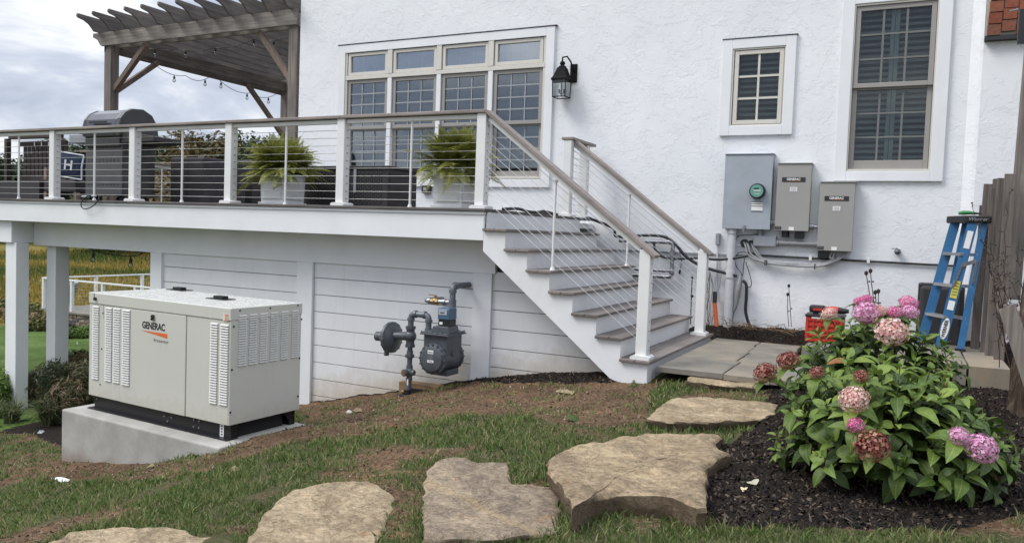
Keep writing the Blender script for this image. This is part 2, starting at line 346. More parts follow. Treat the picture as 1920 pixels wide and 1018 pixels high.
def concrete_mat():
    m = MT('concrete', 0.85, 0, 0.3); v = m.coord('Object')
    f = m.noise(v, 2.6, 7, 0.62); g = m.noise(v, 35, 4)
    cc = m.ramp(f, [(0.3, (0.25, 0.245, 0.225)), (0.5, (0.34, 0.33, 0.305)), (0.7, (0.43, 0.42, 0.39))])
    sp = m.n('ShaderNodeSeparateXYZ'); m.l(v, sp.inputs[0])
    zf = m.math('ADD', sp.outputs[2], m.math('MULTIPLY', m.noise(v, 5, 5), 0.30))
    k = m.ramp(m.math('ADD', zf, 0.55), [(0.22, (0.75, 0.75, 0.75)), (0.42, (0, 0, 0))])
    m.col(m.mix(k, cc, (0.17, 0.105, 0.06))); m.bump(m.math('ADD', f, m.math('MULTIPLY', g, 0.4)), 0.35, 0.006); return m.m
M['concrete'] = concrete_mat()

def ground_mat():
    m = MT('ground_soil_and_turf', 0.95, 0, 0.15)
    v = m.coord('Object')
    at = m.n('ShaderNodeVertexColor', layer_name='zone'); sp = m.n('ShaderNodeSeparateColor'); m.l(at.outputs[0], sp.inputs[0])
    fine = m.noise(v, 38, 6, 0.7); med = m.noise(v, 7, 6, 0.65); big = m.noise(v, 0.5, 4)
    dirt = m.ramp(fine, [(0.28, (0.055, 0.034, 0.022)), (0.5, (0.135, 0.083, 0.050)), (0.66, (0.22, 0.148, 0.092)), (0.76, (0.33, 0.27, 0.20))])
    dirt = m.mix(1.0, dirt, m.ramp(m.noise(v, 2.4, 6, 0.65), [(0.35, (0.62, 0.60, 0.58)), (0.5, (1.0, 1.0, 1.0)), (0.66, (1.35, 1.28, 1.18))]), 'MULTIPLY')
    turf = m.ramp(m.math('ADD', m.math('MULTIPLY', fine, 0.6), m.math('MULTIPLY', med, 0.4)), [(0.30, (0.035, 0.040, 0.018)), (0.50, (0.075, 0.078, 0.034)), (0.62, (0.15, 0.125, 0.065)), (0.72, (0.25, 0.20, 0.12))])
    mul = m.ramp(fine, [(0.30, (0.006, 0.005, 0.004)), (0.52, (0.020, 0.015, 0.012)), (0.70, (0.055, 0.040, 0.030))])
    # meadow: ochre and green drifts stretched across the slope
    vs = m.coord('Object', (0.35, 1.0, 1.0)); a1 = m.noise(vs, 0.30, 7, 0.65, 0.4); a2 = m.noise(v, 2.4, 6, 0.75)
    mead = m.ramp(m.math('ADD', m.math('MULTIPLY', a1, 0.65), m.math('MULTIPLY', a2, 0.35)), [(0.34, (0.055, 0.085, 0.022)), (0.44, (0.12, 0.125, 0.035)), (0.52, (0.22, 0.165, 0.045)), (0.60, (0.15, 0.14, 0.05)), (0.68, (0.30, 0.215, 0.06))])
    lawn = m.ramp(m.math('ADD', m.math('MULTIPLY', m.noise(v, 16, 7, 0.8), 0.6), m.math('MULTIPLY', m.noise(v, 0.8, 4), 0.4)), [(0.36, (0.028, 0.055, 0.010)), (0.5, (0.07, 0.12, 0.026)), (0.62, (0.13, 0.185, 0.055))])
    br = m.noise(v, 9, 5, 0.7)
    def sharp(ch): return m.ramp(m.math('ADD', ch, m.math('MULTIPLY', m.math('SUBTRACT', br, 0.5), 0.8)), [(0.40, (0, 0, 0)), (0.60, (1, 1, 1))])
    cc = m.mix(sharp(sp.outputs[0]), dirt, turf)
    cc = m.mix(sharp(sp.outputs[1]), cc, mul)
    far = sp.outputs[2]
    fl = m.ramp(far, [(0.30, (0, 0, 0)), (0.36, (1, 1, 1))]); fm = m.ramp(far, [(0.70, (0, 0, 0)), (0.80, (1, 1, 1))])
    cc = m.mix(fl, cc, lawn); cc = m.mix(fm, cc, mead)
    m.col(cc); h = m.math('ADD', fine, m.math('MULTIPLY', med, 1.3)); h = m.math('ADD', h, m.math('MULTIPLY', a2, 1.0))
    m.bump(h, 0.9, 0.03); return m.m
M['ground'] = ground_mat()
M['grass'] = foliage('grass_blade', [(0.035, 0.068, 0.015), (0.068, 0.122, 0.026), (0.115, 0.182, 0.042), (0.185, 0.24, 0.085), (0.36, 0.31, 0.17)], 0.3)
M['chip'] = foliage('mulch_chip', [(0.006, 0.005, 0.004), (0.018, 0.013, 0.010), (0.04, 0.027, 0.019), (0.14, 0.105, 0.075)], 0.0, 0.85)
M['pebble'] = foliage('soil_pebble', [(0.06, 0.04, 0.028), (0.12, 0.08, 0.05), (0.19, 0.135, 0.09), (0.32, 0.27, 0.21)], 0.0, 0.9)
M['straw'] = foliage('dry_straw', [(0.16, 0.115, 0.06), (0.26, 0.20, 0.11), (0.36, 0.29, 0.18)], 0.1, 0.8)
M['leaf_a'] = leaf_mat('hydrangea_leaf', (0.060, 0.108, 0.015), (0.105, 0.165, 0.024), (0.17, 0.235, 0.06))
M['leaf_b'] = leaf_mat('hydrangea_leaf_young', (0.12, 0.19, 0.028), (0.19, 0.27, 0.05), (0.26, 0.34, 0.10))
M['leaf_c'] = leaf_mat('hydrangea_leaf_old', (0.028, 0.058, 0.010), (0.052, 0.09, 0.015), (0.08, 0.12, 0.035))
M['leaf_brown'] = leaf_mat('leaf_brown', (0.20, 0.07, 0.02), (0.30, 0.14, 0.04), (0.2, 0.1, 0.04))
M['stem'] = paint('green_stem', (0.07, 0.09, 0.035), 0.6)
M['pet_pink'] = foliage('petal_pink', [(0.60, 0.24, 0.42), (0.78, 0.42, 0.62), (0.86, 0.58, 0.74)], 0.25)
M['pet_mag'] = foliage('petal_magenta', [(0.55, 0.11, 0.27), (0.74, 0.22, 0.42), (0.80, 0.36, 0.55)], 0.25)
M['pet_pale'] = foliage('petal_pale', [(0.62, 0.30, 0.29), (0.80, 0.52, 0.47), (0.86, 0.68, 0.60)], 0.25)
M['pet_red'] = foliage('petal_faded_red', [(0.11, 0.03, 0.022), (0.29, 0.085, 0.065), (0.48, 0.25, 0.20)], 0.15)
M['fern'] = foliage('fern_frond', [(0.06, 0.095, 0.016), (0.15, 0.185, 0.035), (0.26, 0.275, 0.06), (0.38, 0.36, 0.11)], 0.3)
M['tree_green'] = foliage('tree_green', [(0.010, 0.022, 0.006), (0.028, 0.050, 0.012), (0.05, 0.078, 0.02)], 0.15)
M['tree_olive'] = foliage('tree_olive', [(0.04, 0.034, 0.012), (0.09, 0.072, 0.024), (0.15, 0.105, 0.035)], 0.15)
M['shrub_dark'] = foliage('shrub_dark', [(0.014, 0.024, 0.010), (0.038, 0.055, 0.022), (0.08, 0.085, 0.035), (0.16, 0.11, 0.06)], 0.1)
M['shrub_green'] = foliage('shrub_green', [(0.04, 0.075, 0.014), (0.09, 0.15, 0.03), (0.15, 0.23, 0.05)], 0.2)
M['shrub_rust'] = foliage('shrub_rust', [(0.05, 0.08, 0.018), (0.10, 0.125, 0.03), (0.20, 0.15, 0.06), (0.30, 0.21, 0.12)], 0.15)
M['lily'] = foliage('strap_leaf', [(0.05, 0.075, 0.03), (0.11, 0.14, 0.06), (0.20, 0.21, 0.10)], 0.25)
def bark_mat():
    m = MT('old_stump_bark', 0.95, 0, 0.2); v = m.coord('Object', (1, 1, 0.3))
    f = m.noise(v, 14, 8, 0.72, 1.2); a = m.noise(m.coord('Object'), 3, 5)
    cc = m.ramp(f, [(0.30, (0.018, 0.012, 0.009)), (0.5, (0.075, 0.052, 0.038)), (0.70, (0.19, 0.155, 0.12))])
    m.col(m.mix(m.ramp(a, [(0.55, (0, 0, 0)), (0.65, (0.7, 0.7, 0.7))]), cc, (0.20, 0.18, 0.16))); m.bump(f, 1.0, 0.03); return m.m
M['bark'] = bark_mat()

# ------------------------------------------------------------------ object helpers
INV = {}
def place(o, label=None, cat=None, group=None, kind=None):
    if label: o['label'] = label
    if cat: o['category'] = cat
    if group: o['group'] = group
    if kind: o['kind'] = kind
    return o
def thing(name, label, cat, loc=(0, 0, 0), rotz=0.0, group=None):
    o = bpy.data.objects.new(name, None); COL.objects.link(o); o.empty_display_size = 0.1
    o.location = loc; o.rotation_euler = (0, 0, rotz)
    INV[o.name] = (Matrix.Translation(Vector(loc)) @ Matrix.Rotation(rotz, 4, 'Z')).inverted()
    return place(o, label, cat, group)
def inv_of(p):
    while p is not None:
        if p.name in INV: return INV[p.name]
        p = p.parent
    return Matrix.Identity(4)
class G:
    """collects faces and links them as ONE mesh object"""
    def __init__(s): s.v = []; s.f = []; s.mi = []; s.uv = None
    def add(s, vs, fs, m=0):
        b = len(s.v); s.v += [tuple(v) for v in vs]
        for f in fs: s.f.append(tuple(b + i for i in f)); s.mi.append(m)
        return s
    def box(s, x0, x1, y0, y1, z0, z1, m=0):
        return s.add([(x0, y0, z0), (x1, y0, z0), (x1, y1, z0), (x0, y1, z0), (x0, y0, z1), (x1, y0, z1), (x1, y1, z1), (x0, y1, z1)],
                     [(0, 3, 2, 1), (4, 5, 6, 7), (0, 1, 5, 4), (1, 2, 6, 5), (2, 3, 7, 6), (3, 0, 4, 7)], m)
    def bar(s, p0, p1, w, h, m=0, up=(0, 0, 1)):
        p0 = Vector(p0); p1 = Vector(p1); d = (p1 - p0).normalized(); u = Vector(up)
        a = d.cross(u)
        if a.length < 1e-4: a = d.cross(Vector((1, 0, 0)))
        a.normalize(); b = a.cross(d)
        vs = [p + a * (i * w / 2) + b * (j * h / 2) for p in (p0, p1) for i, j in ((-1, -1), (1, -1), (1, 1), (-1, 1))]
        return s.add(vs, [(0, 3, 2, 1), (4, 5, 6, 7), (0, 1, 5, 4), (1, 2, 6, 5), (2, 3, 7, 6), (3, 0, 4, 7)], m)
    def prism(s, poly, y0, y1, m=0):
        """polygon in x,z extruded along y"""
        n = len(poly)
        vs = [(x, y0, z) for x, z in poly] + [(x, y1, z) for x, z in poly]
        return s.add(vs, [tuple(range(n)), tuple(reversed(range(n, 2 * n)))] + [(i, i + n, (i + 1) % n + n, (i + 1) % n) for i in range(n)], m)
    def prismx(s, poly, x0, x1, m=0):
        n = len(poly)
        vs = [(x0, y, z) for y, z in poly] + [(x1, y, z) for y, z in poly]
        return s.add(vs, [tuple(reversed(range(n))), tuple(range(n, 2 * n))] + [(i, (i + 1) % n, (i + 1) % n + n, i + n) for i in range(n)], m)
    def tube(s, pts, r, n=10, m=0, cap=True):
        pts = [Vector(p) for p in pts]; k = len(pts); rs = r if isinstance(r, (list, tuple)) else [r] * k
        ref = None; base = len(s.v)
        for i, p in enumerate(pts):
            d = (pts[min(i + 1, k - 1)] - pts[max(i - 1, 0)]).normalized()
            if ref is None:
                ref = d.orthogonal().normalized()
            ref = (ref - d * ref.dot(d)).normalized(); b = d.cross(ref)
            for j in range(n):
                t = 2 * math.pi * j / n; s.v.append(tuple(p + (ref * math.cos(t) + b * math.sin(t)) * rs[i]))
        for i in range(k - 1):
            for j in range(n):
                a = base + i * n + j; b_ = base + i * n + (j + 1) % n
                s.f.append((a, b_, b_ + n, a + n)); s.mi.append(m)
        if cap:
            s.f.append(tuple(reversed(range(base, base + n)))); s.mi.append(m)
            s.f.append(tuple(range(base + (k - 1) * n, base + k * n))); s.mi.append(m)
        return s
    def cyl(s, p0, p1, r, r1=None, n=14, m=0): return s.tube([p0, p1], [r, r if r1 is None else r1], n, m)
    def ball(s, c, r, n=10, m=0, sq=(1, 1, 1)):
        c = Vector(c); base = len(s.v); k = n // 2 + 1
        for i in range(k):
            ph = math.pi * i / (k - 1)
            for j in range(n):
                t = 2 * math.pi * j / n
                s.v.append((c.x + r * sq[0] * math.sin(ph) * math.cos(t), c.y + r * sq[1] * math.sin(ph) * math.sin(t), c.z + r * sq[2] * math.cos(ph)))
        for i in range(k - 1):
            for j in range(n):
                a = base + i * n + j; b_ = base + i * n + (j + 1) % n
                s.f.append((a, a + n, b_ + n, b_)); s.mi.append(m)
        return s
    def mesh(s, name, mats, smooth=False, inv=None):
        me = bpy.data.meshes.new(name); vs = s.v
        if inv is not None: vs = [tuple(inv @ Vector(v)) for v in vs]
        me.from_pydata(vs, [], s.f)
        for mt in (mats if isinstance(mats, (list, tuple)) else [mats]): me.materials.append(M[mt] if isinstance(mt, str) else mt)
        if max(s.mi, default=0) > 0: me.polygons.foreach_set('material_index', s.mi)
        if smooth:
            me.polygons.foreach_set('use_smooth', [True] * len(me.polygons))
            try: me.set_sharp_from_angle(angle=rad(smooth if smooth is not True else 50))
            except Exception: pass
        me.update(); return me
    def obj(s, name, mats, parent=None, smooth=False, bevel=0, local=False, kind=None):
        inv = None if (local or parent is None) else inv_of(parent)
        o = bpy.data.objects.new(name, s.mesh(name, mats, smooth, inv)); COL.objects.link(o); o.parent = parent
        if bevel:
            b = o.modifiers.new('bevel', 'BEVEL'); b.width = bevel; b.segments = 2; b.limit_method = 'ANGLE'; b.angle_limit = rad(40); b.harden_normals = False
        if kind: o['kind'] = kind
        return o
def piece(name, me, parent, loc, rot=(0, 0, 0), scale=None):
    o = bpy.data.objects.new(name, me); COL.objects.link(o); o.parent = parent
    o.location = inv_of(parent) @ Vector(loc) if parent else loc; o.rotation_euler = rot
    if scale: o.scale = scale
    return o
def bx(name, mat, parent, x0, x1, y0, y1, z0, z1, bevel=0.0, local=False):
    return G().box(x0, x1, y0, y1, z0, z1).obj(name, mat, parent, bevel=bevel, local=local)
_tc = {}
def text_mesh(txt, size, mat, weight=0.0, sx=1.0, spacing=1.0, shear=0.0):
    cu_ = bpy.data.curves.new('lettering', 'FONT'); cu_.body = txt; cu_.size = size; cu_.align_x = 'CENTER'; cu_.align_y = 'CENTER'
    cu_.offset = weight; cu_.space_character = spacing; cu_.shear = shear; cu_.extrude = 0.0008
    to = bpy.data.objects.new('lettering_tmp', cu_); COL.objects.link(to)
    dg = bpy.context.evaluated_depsgraph_get(); me = bpy.data.meshes.new_from_object(to.evaluated_get(dg))
    bpy.data.objects.remove(to); bpy.data.curves.remove(cu_)
    for v in me.vertices: v.co.x *= sx
    me.materials.clear(); me.materials.append(M[mat]); me.name = 'lettering'; return me
def numpy_mesh(name, co, nper, mat, tint=None, uv=None, smooth=False):
    """co: (k, nper, 3) array, every row one polygon"""
    k = co.shape[0]; me = bpy.data.meshes.new(name)
    me.vertices.add(k * nper); me.vertices.foreach_set('co', co.reshape(-1).astype(np.float32))
    me.loops.add(k * nper); me.loops.foreach_set('vertex_index', np.arange(k * nper, dtype=np.int32))
    me.polygons.add(k); me.polygons.foreach_set('loop_start', np.arange(0, k * nper, nper, dtype=np.int32)); me.polygons.foreach_set('loop_total', np.full(k, nper, np.int32))
    if tint is not None:
        a = me.attributes.new('tint', 'FLOAT', 'POINT'); a.data.foreach_set('value', np.repeat(tint, nper).astype(np.float32))
    for mt in (mat if isinstance(mat, (list, tuple)) else [mat]): me.materials.append(M[mt])
    me.update(); me.validate(); return me
def lerp(a, b, t): return a + (b - a) * t

# ------------------------------------------------------------------ terrain
FX = [-400, -60, -30, -20, -14, -11, -8.6, -6.1, -5, -3.7, -3, -2.3, -1.9, -1, .5, 3, 10, 400]
FZ = [-3.9, -3.7, -3.55, -3.4, -3.02, -2.72, -2.45, -2.03, -1.785, -1.46, -1.33, -1.24, -1.21, -1.19, -1.15, -1.12, -1.1, -1.1]
def hz(x, y):
    x = np.asarray(x, float); y = np.asarray(y, float)
    z = np.interp(x, FX, FZ)
    z = z - 0.17 * np.clip((7 - y) / 5, 0, 1.5) * np.clip((14 + x) / 6, 0, 1)
    bed = np.clip((y - 8.9) / 0.35, 0, 1) * np.clip((x + 2.5) / 0.3, 0, 1) * np.clip((1.6 - x) / 0.3, 0, 1)
    z = z + bed * 0.20
    z = z + 0.10 * np.exp(-((x + 4.2) ** 2 + (y - 4.45) ** 2) / 0.45)
    z = z + 0.10 * np.exp(-((x + 6.3) ** 2 + (y - 3.9) ** 2) / 0.9)
    far = np.clip((np.hypot(x + 10, y) - 30) / 45, 0, 1)
    z = z + far * 1.1 + np.clip((np.hypot(x, y) - 75) / 150, 0, 1.2) * 4.0
    return z
def gz(x, y):
    return float(hz(x, y))
def ground_at(px, py):
    d = RM @ _ray(px, py); t = 1.0 / np.linalg.norm(d)
    lo = 0.5 * t; p = d * lo; s = lo
    for i in range(4000):
        s2 = s * 1.004; p2 = d * s2
        if p2[2] < gz(p2[0], p2[1]):
            for _ in range(12):
                mdl = (s + s2) / 2; q = d * mdl
                if q[2] < gz(q[0], q[1]): s2 = mdl
                else: s = mdl
            return Vector(d * s2)
        s = s2
    return Vector(d * s)
def pix(x, y, z):
    q = RM.T @ np.array([x, y, z]); return CX + F * q[0] / q[2], CY + F * q[1] / q[2]
def inpoly(xs, ys, poly):
    xs = np.asarray(xs); ys = np.asarray(ys); r = np.zeros(xs.shape, bool); n = len(poly); j = n - 1
    for i in range(n):
        xi, yi = poly[i][0], poly[i][1]; xj, yj = poly[j][0], poly[j][1]
        c = ((yi > ys) != (yj > ys)) & (xs < (xj - xi) * (ys - yi) / ((yj - yi) + 1e-12) + xi)
        r ^= c; j = i
    return r
def ground_poly(pts): return [(p.x, p.y) for p in (ground_at(*q) for q in pts)]
MULCH = [ground_poly([(1322, 905), (1345, 850), (1400, 812), (1440, 770), (1440, 712), (1500, 700)]) ]
MULCH[0] = MULCH[0] + [(-0.85, 7.3), (-0.85, 8.0), (1.6, 8.0), (3.2, 7.0), (3.0, 3.0)] + ground_poly([(1919, 968), (1800, 992), (1600, 998), (1400, 990), (1290, 965)])
MULCH.append([(-2.0, 9.02), (-0.8, 9.02), (-0.8, 8.2), (1.6, 8.2), (1.6, 9.6), (-3.7, 9.6), (-3.7, 8.9), (-2.0, 8.9)])
MULCH.append([(-6.5, 6.95), (-6.5, 6.85), (-5.0, 6.86), (-3.9, 6.80), (-3.3, 6.52), (-2.6, 6.33), (-2.2, 6.40), (-2.1, 6.95)])
MULCH.append(ground_poly([(0, 815), (60, 812), (160, 850), (200, 800), (260, 760), (200, 690), (60, 690), (0, 740)]))
DIRT = [ground_poly([(330, 870), (430, 835), (565, 792), (575, 780)]) + [(-6.4, 6.9), (-2.1, 6.9), (-2.0, 6.2)] + ground_poly([(1250, 706), (1215, 745), (1225, 790), (1130, 803), (1040, 795), (980, 775), (860, 778), (760, 800), (640, 815), (560, 830), (430, 870), (330, 885)]),
        ground_poly([(0, 868), (60, 845), (130, 852), (250, 858), (330, 868), (420, 880), (300, 900), (130, 898), (0, 905)]),
        ground_poly([(610, 862), (700, 850), (860, 838), (910, 818), (880, 855), (740, 868), (640, 876)]),
        ground_poly([(985, 905), (1030, 898), (1050, 960), (1040, 1000), (1000, 990), (975, 950)]),
        ground_poly([(720, 985), (745, 940), (775, 965), (765, 1017), (720, 1017)]),
        ground_poly([(60, 975), (420, 985), (560, 960), (520, 1005), (440, 1000), (200, 975)])]
def fbm(x, y, s, o=4):
    return noise.fractal((x * s, y * s, 3.1), 0.6, 2.0, o)
def zones(x, y):
    """turf, mulch, far weights at a point, all measured on the ground"""
    g = 1.0; mu = 0.0
    for p in DIRT:
        if inpoly(x, y, p): g = 0.12 if p is DIRT[0] else 0.34
    if x > -13 and 0 < y < 7.2: g = min(g, 0.80 + 0.9 * fbm(x, y, 1.3))
    if x > -9 and x < 1.9 and y < 6.8: g = g * 1.0
    for p in MULCH:
        if inpoly(x, y, p): mu = 1.0; g = 0.0
    return max(0, min(1, g)), mu
xs = np.concatenate([[-400, -300, -220, -160, -120, -95], np.arange(-80, -30, 4), np.arange(-30, -13, 0.9), np.arange(-13, -9, 0.22), np.arange(-9, 2.2, 0.055), np.arange(2.2, 5, 0.4), [5.5, 7, 10, 15, 25, 50, 100, 200, 400]])
ys = np.concatenate([[-60, -20, -8, -3, -1], np.arange(0, 1.4, 0.2), np.arange(1.4, 7.3, 0.055), np.arange(7.3, 10, 0.12), np.arange(10, 30, 0.9), np.arange(30, 90, 3), [95, 110, 140, 180, 240, 320, 420, 600]])
XX, YY = np.meshgrid(xs, ys); ZZ = hz(XX, YY)
near = (XX > -13) & (XX < 3) & (YY > 1) & (YY < 9.6)
zone = np.zeros((XX.size, 4), np.float32); zone[:, 3] = 1
fx, fy = XX.ravel(), YY.ravel(); fz = ZZ.ravel().copy(); nr = near.ravel()
for i in range(fx.size):
    x, y = fx[i], fy[i]
    if nr[i]:
        g, mu = zones(x, y); zone[i, 0] = g; zone[i, 1] = mu
        fz[i] += 0.012 * fbm(x, y, 2.2) + 0.006 * fbm(x, y, 9) + (0.012 * fbm(x, y, 14) + 0.015 if mu > .5 else 0) - (0.006 if g < 0.3 and mu < .5 else 0)
    else: zone[i, 0] = 1
    if x < -9.5 and y > 5 or y > 12 or x < -13:
        d = math.hypot(x + 2, y)
        zone[i, 2] = 0.5 if d < 27 + 2 * fbm(x, y, 0.2) else 1.0
        if zone[i, 2] == 1.0 and d < 100: fz[i] += 0.10 * fbm(x, y, 0.5)
nx, ny = len(xs), len(ys)
idx = np.arange(nx * ny).reshape(ny, nx)
quads = np.stack([idx[:-1, :-1], idx[:-1, 1:], idx[1:, 1:], idx[1:, :-1]], -1).reshape(-1, 4)
gm = bpy.data.meshes.new('ground'); gm.vertices.add(nx * ny); gm.vertices.foreach_set('co', np.stack([fx, fy, fz], -1).ravel().astype(np.float32))
gm.loops.add(quads.size); gm.loops.foreach_set('vertex_index', quads.ravel().astype(np.int32)); gm.polygons.add(len(quads))
gm.polygons.foreach_set('loop_start', np.arange(0, quads.size, 4, dtype=np.int32)); gm.polygons.foreach_set('loop_total', np.full(len(quads), 4, np.int32))
gm.polygons.foreach_set('use_smooth', np.ones(len(quads), bool)); gm.update()
ca = gm.color_attributes.new('zone', 'FLOAT_COLOR', 'POINT'); ca.data.foreach_set('color', zone.ravel())
gm.materials.append(M['ground'])
ground = bpy.data.objects.new('ground', gm); COL.objects.link(ground); ground['kind'] = 'structure'


# ------------------------------------------------------------------ house
YW = 9.5
house = thing('house', 'white stucco house with gridded windows behind the deck and stairs', 'house', (-3.9, YW, -1.3))
holes = [(-7.64, -4.35, 0.745, 2.635), (-1.93, -1.325, 1.355, 2.265), (-0.635, 0.195, 0.835, 2.64)]
def holed_wall(x0, x1, z0, z1, holes, y, thick):
    g = G()
    cx = sorted({x0, x1} | {h[0] for h in holes} | {h[1] for h in holes}); cz = sorted({z0, z1} | {h[2] for h in holes} | {h[3] for h in holes})
    for i in range(len(cx) - 1):
        for j in range(len(cz) - 1):
            mx, mz = (cx[i] + cx[i + 1]) / 2, (cz[j] + cz[j + 1]) / 2
            if any(h[0] < mx < h[1] and h[2] < mz < h[3] for h in holes): continue
            g.add([(cx[i], y, cz[j]), (cx[i + 1], y, cz[j]), (cx[i + 1], y, cz[j + 1]), (cx[i], y, cz[j + 1])], [(0, 1, 2, 3)])
    for h in holes:
        g.add([(h[0], y, h[2]), (h[1], y, h[2]), (h[1], y, h[3]), (h[0], y, h[3]), (h[0], y + thick, h[2]), (h[1], y + thick, h[2]), (h[1], y + thick, h[3]), (h[0], y + thick, h[3])],
              [(0, 4, 5, 1), (1, 5, 6, 2), (2, 6, 7, 3), (3, 7, 4, 0)])
    g.add([(x0, y, z0), (x0, y + 7, z0), (x0, y + 7, z1), (x0, y, z1)], [(3, 2, 1, 0)])
    g.add([(x0, y, z1), (x1, y, z1), (x1, y + 7, z1), (x0, y + 7, z1)], [(0, 1, 2, 3)])
    return g
holed_wall(-8.56, 0.56, -3.0, 5.2, holes, YW, 0.16).obj('wall', 'stucco', house)
# the bay to the right stands 10 cm proud with a softened corner

g = G(); prof = [(0.50, YW - 0.002), (0.585, YW - 0.085), (0.61, YW - 0.10), (2.6, YW - 0.10)]
vs = [(x, y, z) for z in (-1.6, 2.14) for x, y in prof]; k = len(prof)
g.add(vs, [(i, i + 1, i + 1 + k, i + k) for i in range(k - 1)])
vs = [(x, y, z) for z in (2.14, 5.2) for x, y in prof[:3]]
g.add(vs, [(i, i + 1, i + 4, i + 3) for i in range(2)])
g.obj('wall', 'stucco', house)
# brick band over the bay
bx('mortar_bed', 'mortar', house, 0.615, 2.2, YW - 0.16, YW - 0.02, 2.145, 3.4)
gb = G().box(-0.058, 0.058, -0.02, 0.02, -0.0525, 0.0525).mesh('brick', 'brick')
for r in range(5):
    for c in range(6):
        piece('brick', gb, house, (0.685 + c * 0.1265 + 0.006 * r, YW - 0.17 + random.uniform(-.003, .004), 2.235 + r * 0.116 + (0.03 if c == 1 else 0.0) + random.uniform(-.003, .003)), (0, random.uniform(-.02, .02), 0))
bx('brick_shade_strip', 'gap', house, 0.612, 2.2, YW - 0.185, YW - 0.03, 2.135, 2.178)  # dark strip painted in for the shadow under the brick band
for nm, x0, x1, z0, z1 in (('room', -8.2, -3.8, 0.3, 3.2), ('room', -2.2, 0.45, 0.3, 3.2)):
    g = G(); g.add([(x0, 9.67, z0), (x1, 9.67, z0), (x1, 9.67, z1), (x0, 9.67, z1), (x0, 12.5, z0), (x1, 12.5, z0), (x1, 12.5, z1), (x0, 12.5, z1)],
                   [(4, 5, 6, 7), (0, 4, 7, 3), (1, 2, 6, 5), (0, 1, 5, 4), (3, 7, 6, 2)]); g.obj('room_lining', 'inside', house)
def frame(parent, name, mat, x0, x1, z0, z1, w, y0, y1, wb=None, bevel=0.0, wt=None):
    """one mesh: four butted members"""
    wb = wb or w; wt = wt or w
    g = G(); g.box(x0, x0 + w, y0, y1, z0, z1); g.box(x1 - w, x1, y0, y1, z0, z1)
    g.box(x0 + w, x1 - w, y0, y1, z1 - wt, z1); g.box(x0 + w, x1 - w, y0, y1, z0, z0 + wb)
    return g.obj(name, mat, parent, bevel=bevel)
def part_empty(name, parent, label=None):
    o = bpy.data.objects.new(name, None); COL.objects.link(o); o.parent = parent; o.empty_display_size = 0.1
    if label: o['label'] = label
    return o
slat_cache = {}
def slat(parent, x0, x1, z, mat, tilt=0.7, h=0.062, y=9.62):
    key = (round(x1 - x0, 3), mat, h)
    if key not in slat_cache:
        w = (x1 - x0) / 2
        slat_cache[key] = G().add([(-w, -h / 2, -.004), (w, -h / 2, -.004), (w, 0, -.008), (w, h / 2, -.004), (-w, h / 2, -.004), (-w, 0, -.008), (-w, -h / 2, .004), (w, -h / 2, .004), (w, 0, .008), (w, h / 2, .004), (-w, h / 2, .004), (-w, 0, .008)],
            [(5, 2, 1, 0), (4, 3, 2, 5), (6, 7, 8, 11), (11, 8, 9, 10), (0, 1, 7, 6), (3, 4, 10, 9), (1, 2, 8, 7), (2, 3, 9, 8), (4, 5, 11, 10), (5, 0, 6, 11)]).mesh('louvre', mat)
    return piece('louvre', slat_cache[key], parent, ((x0 + x1) / 2, y, z), (tilt, 0, 0))
# --- wide window of four units
w = frame(house, 'window', 'white', -7.765, -4.228, 0.628, 2.725, 0.118, 9.465, 9.52, 0.105, 0.004)
w['label'] = 'wide four unit window with transoms above the deck'
bx('head_flashing', 'gap', w, -7.79, -4.2, 9.458, 9.53, 2.727, 2.737)
mull = [-7.64, -6.835, -5.995, -5.167, -4.355]
G().box(-7.64, -4.355, 9.474, 9.56, 2.205, 2.262).obj('transom_bar', 'cream', w, bevel=0.003)
for i, xm in enumerate(mull[1:4]):
    bx('mullion', 'white', w, xm - 0.035, xm + 0.035, 9.476, 9.56, 0.745, 2.203, 0.003)
    bx('mullion', 'cream', w, xm - 0.04, xm + 0.04, 9.470, 9.56, 2.264, 2.635, 0.003)
frame(w, 'frame', 'cream', -7.643, -4.352, 0.742, 2.637, 0.03, 9.480, 9.57)
for i in range(4):
    a = mull[i] + (0.032 if i == 0 else 0.042); b = mull[i + 1] - (0.032 if i == 3 else 0.042)
    frame(w, 'transom_sash', 'cream', a + .008, b - .008, 2.268, 2.60, 0.045, 9.488, 9.53, bevel=0.003)
    bx('transom_pane', 'pane_clear', w, a + .05, b - .05, 9.515, 9.521, 2.31, 2.56)
    for k_ in (1, 2):
        xx = lerp(a + .05, b - .05, k_ / 3); bx('muntin', 'muntin', w, xx - .009, xx + .009, 9.523, 9.531, 2.31, 2.56)
    a += .004; b -= .004
    frame(w, 'upper_sash', 'taupe', a, b, 1.475, 2.20, 0.048, 9.50, 9.535, bevel=0.002)
    frame(w, 'lower_sash', 'taupe', a, b, 0.775, 1.50, 0.048, 9.54, 9.575, 0.075, bevel=0.002)
    bx('sill', 'cream', w, a, b, 9.478, 9.56, 0.774 - .028, 0.774, 0.003)
    for z0, z1, y in ((1.52, 2.155, 9.52), (0.85, 1.455, 9.56)):
        bx('pane', 'pane', w, a + .045, b - .045, y, y + .006, z0, z1)
        g = G()
        for k_ in (1, 2):
            xx = lerp(a + .045, b - .045, k_ / 3); g.box(xx - .008, xx + .008, y - .009, y - .001, z0, z1)
        for k_ in (1, 2, 3):
            z_ = lerp(z0, z1, k_ / 4); g.box(a + .045, b - .045, y - .008, y - .0015, z_ - .009, z_ + .009)
        g.obj('muntin_grid', 'muntin_grey', w)
    for k_ in range(18):
        slat(w, a + .05, b - .05, 0.86 + k_ * 0.077, 'shutter_light', 0.85, 0.06, 9.66)
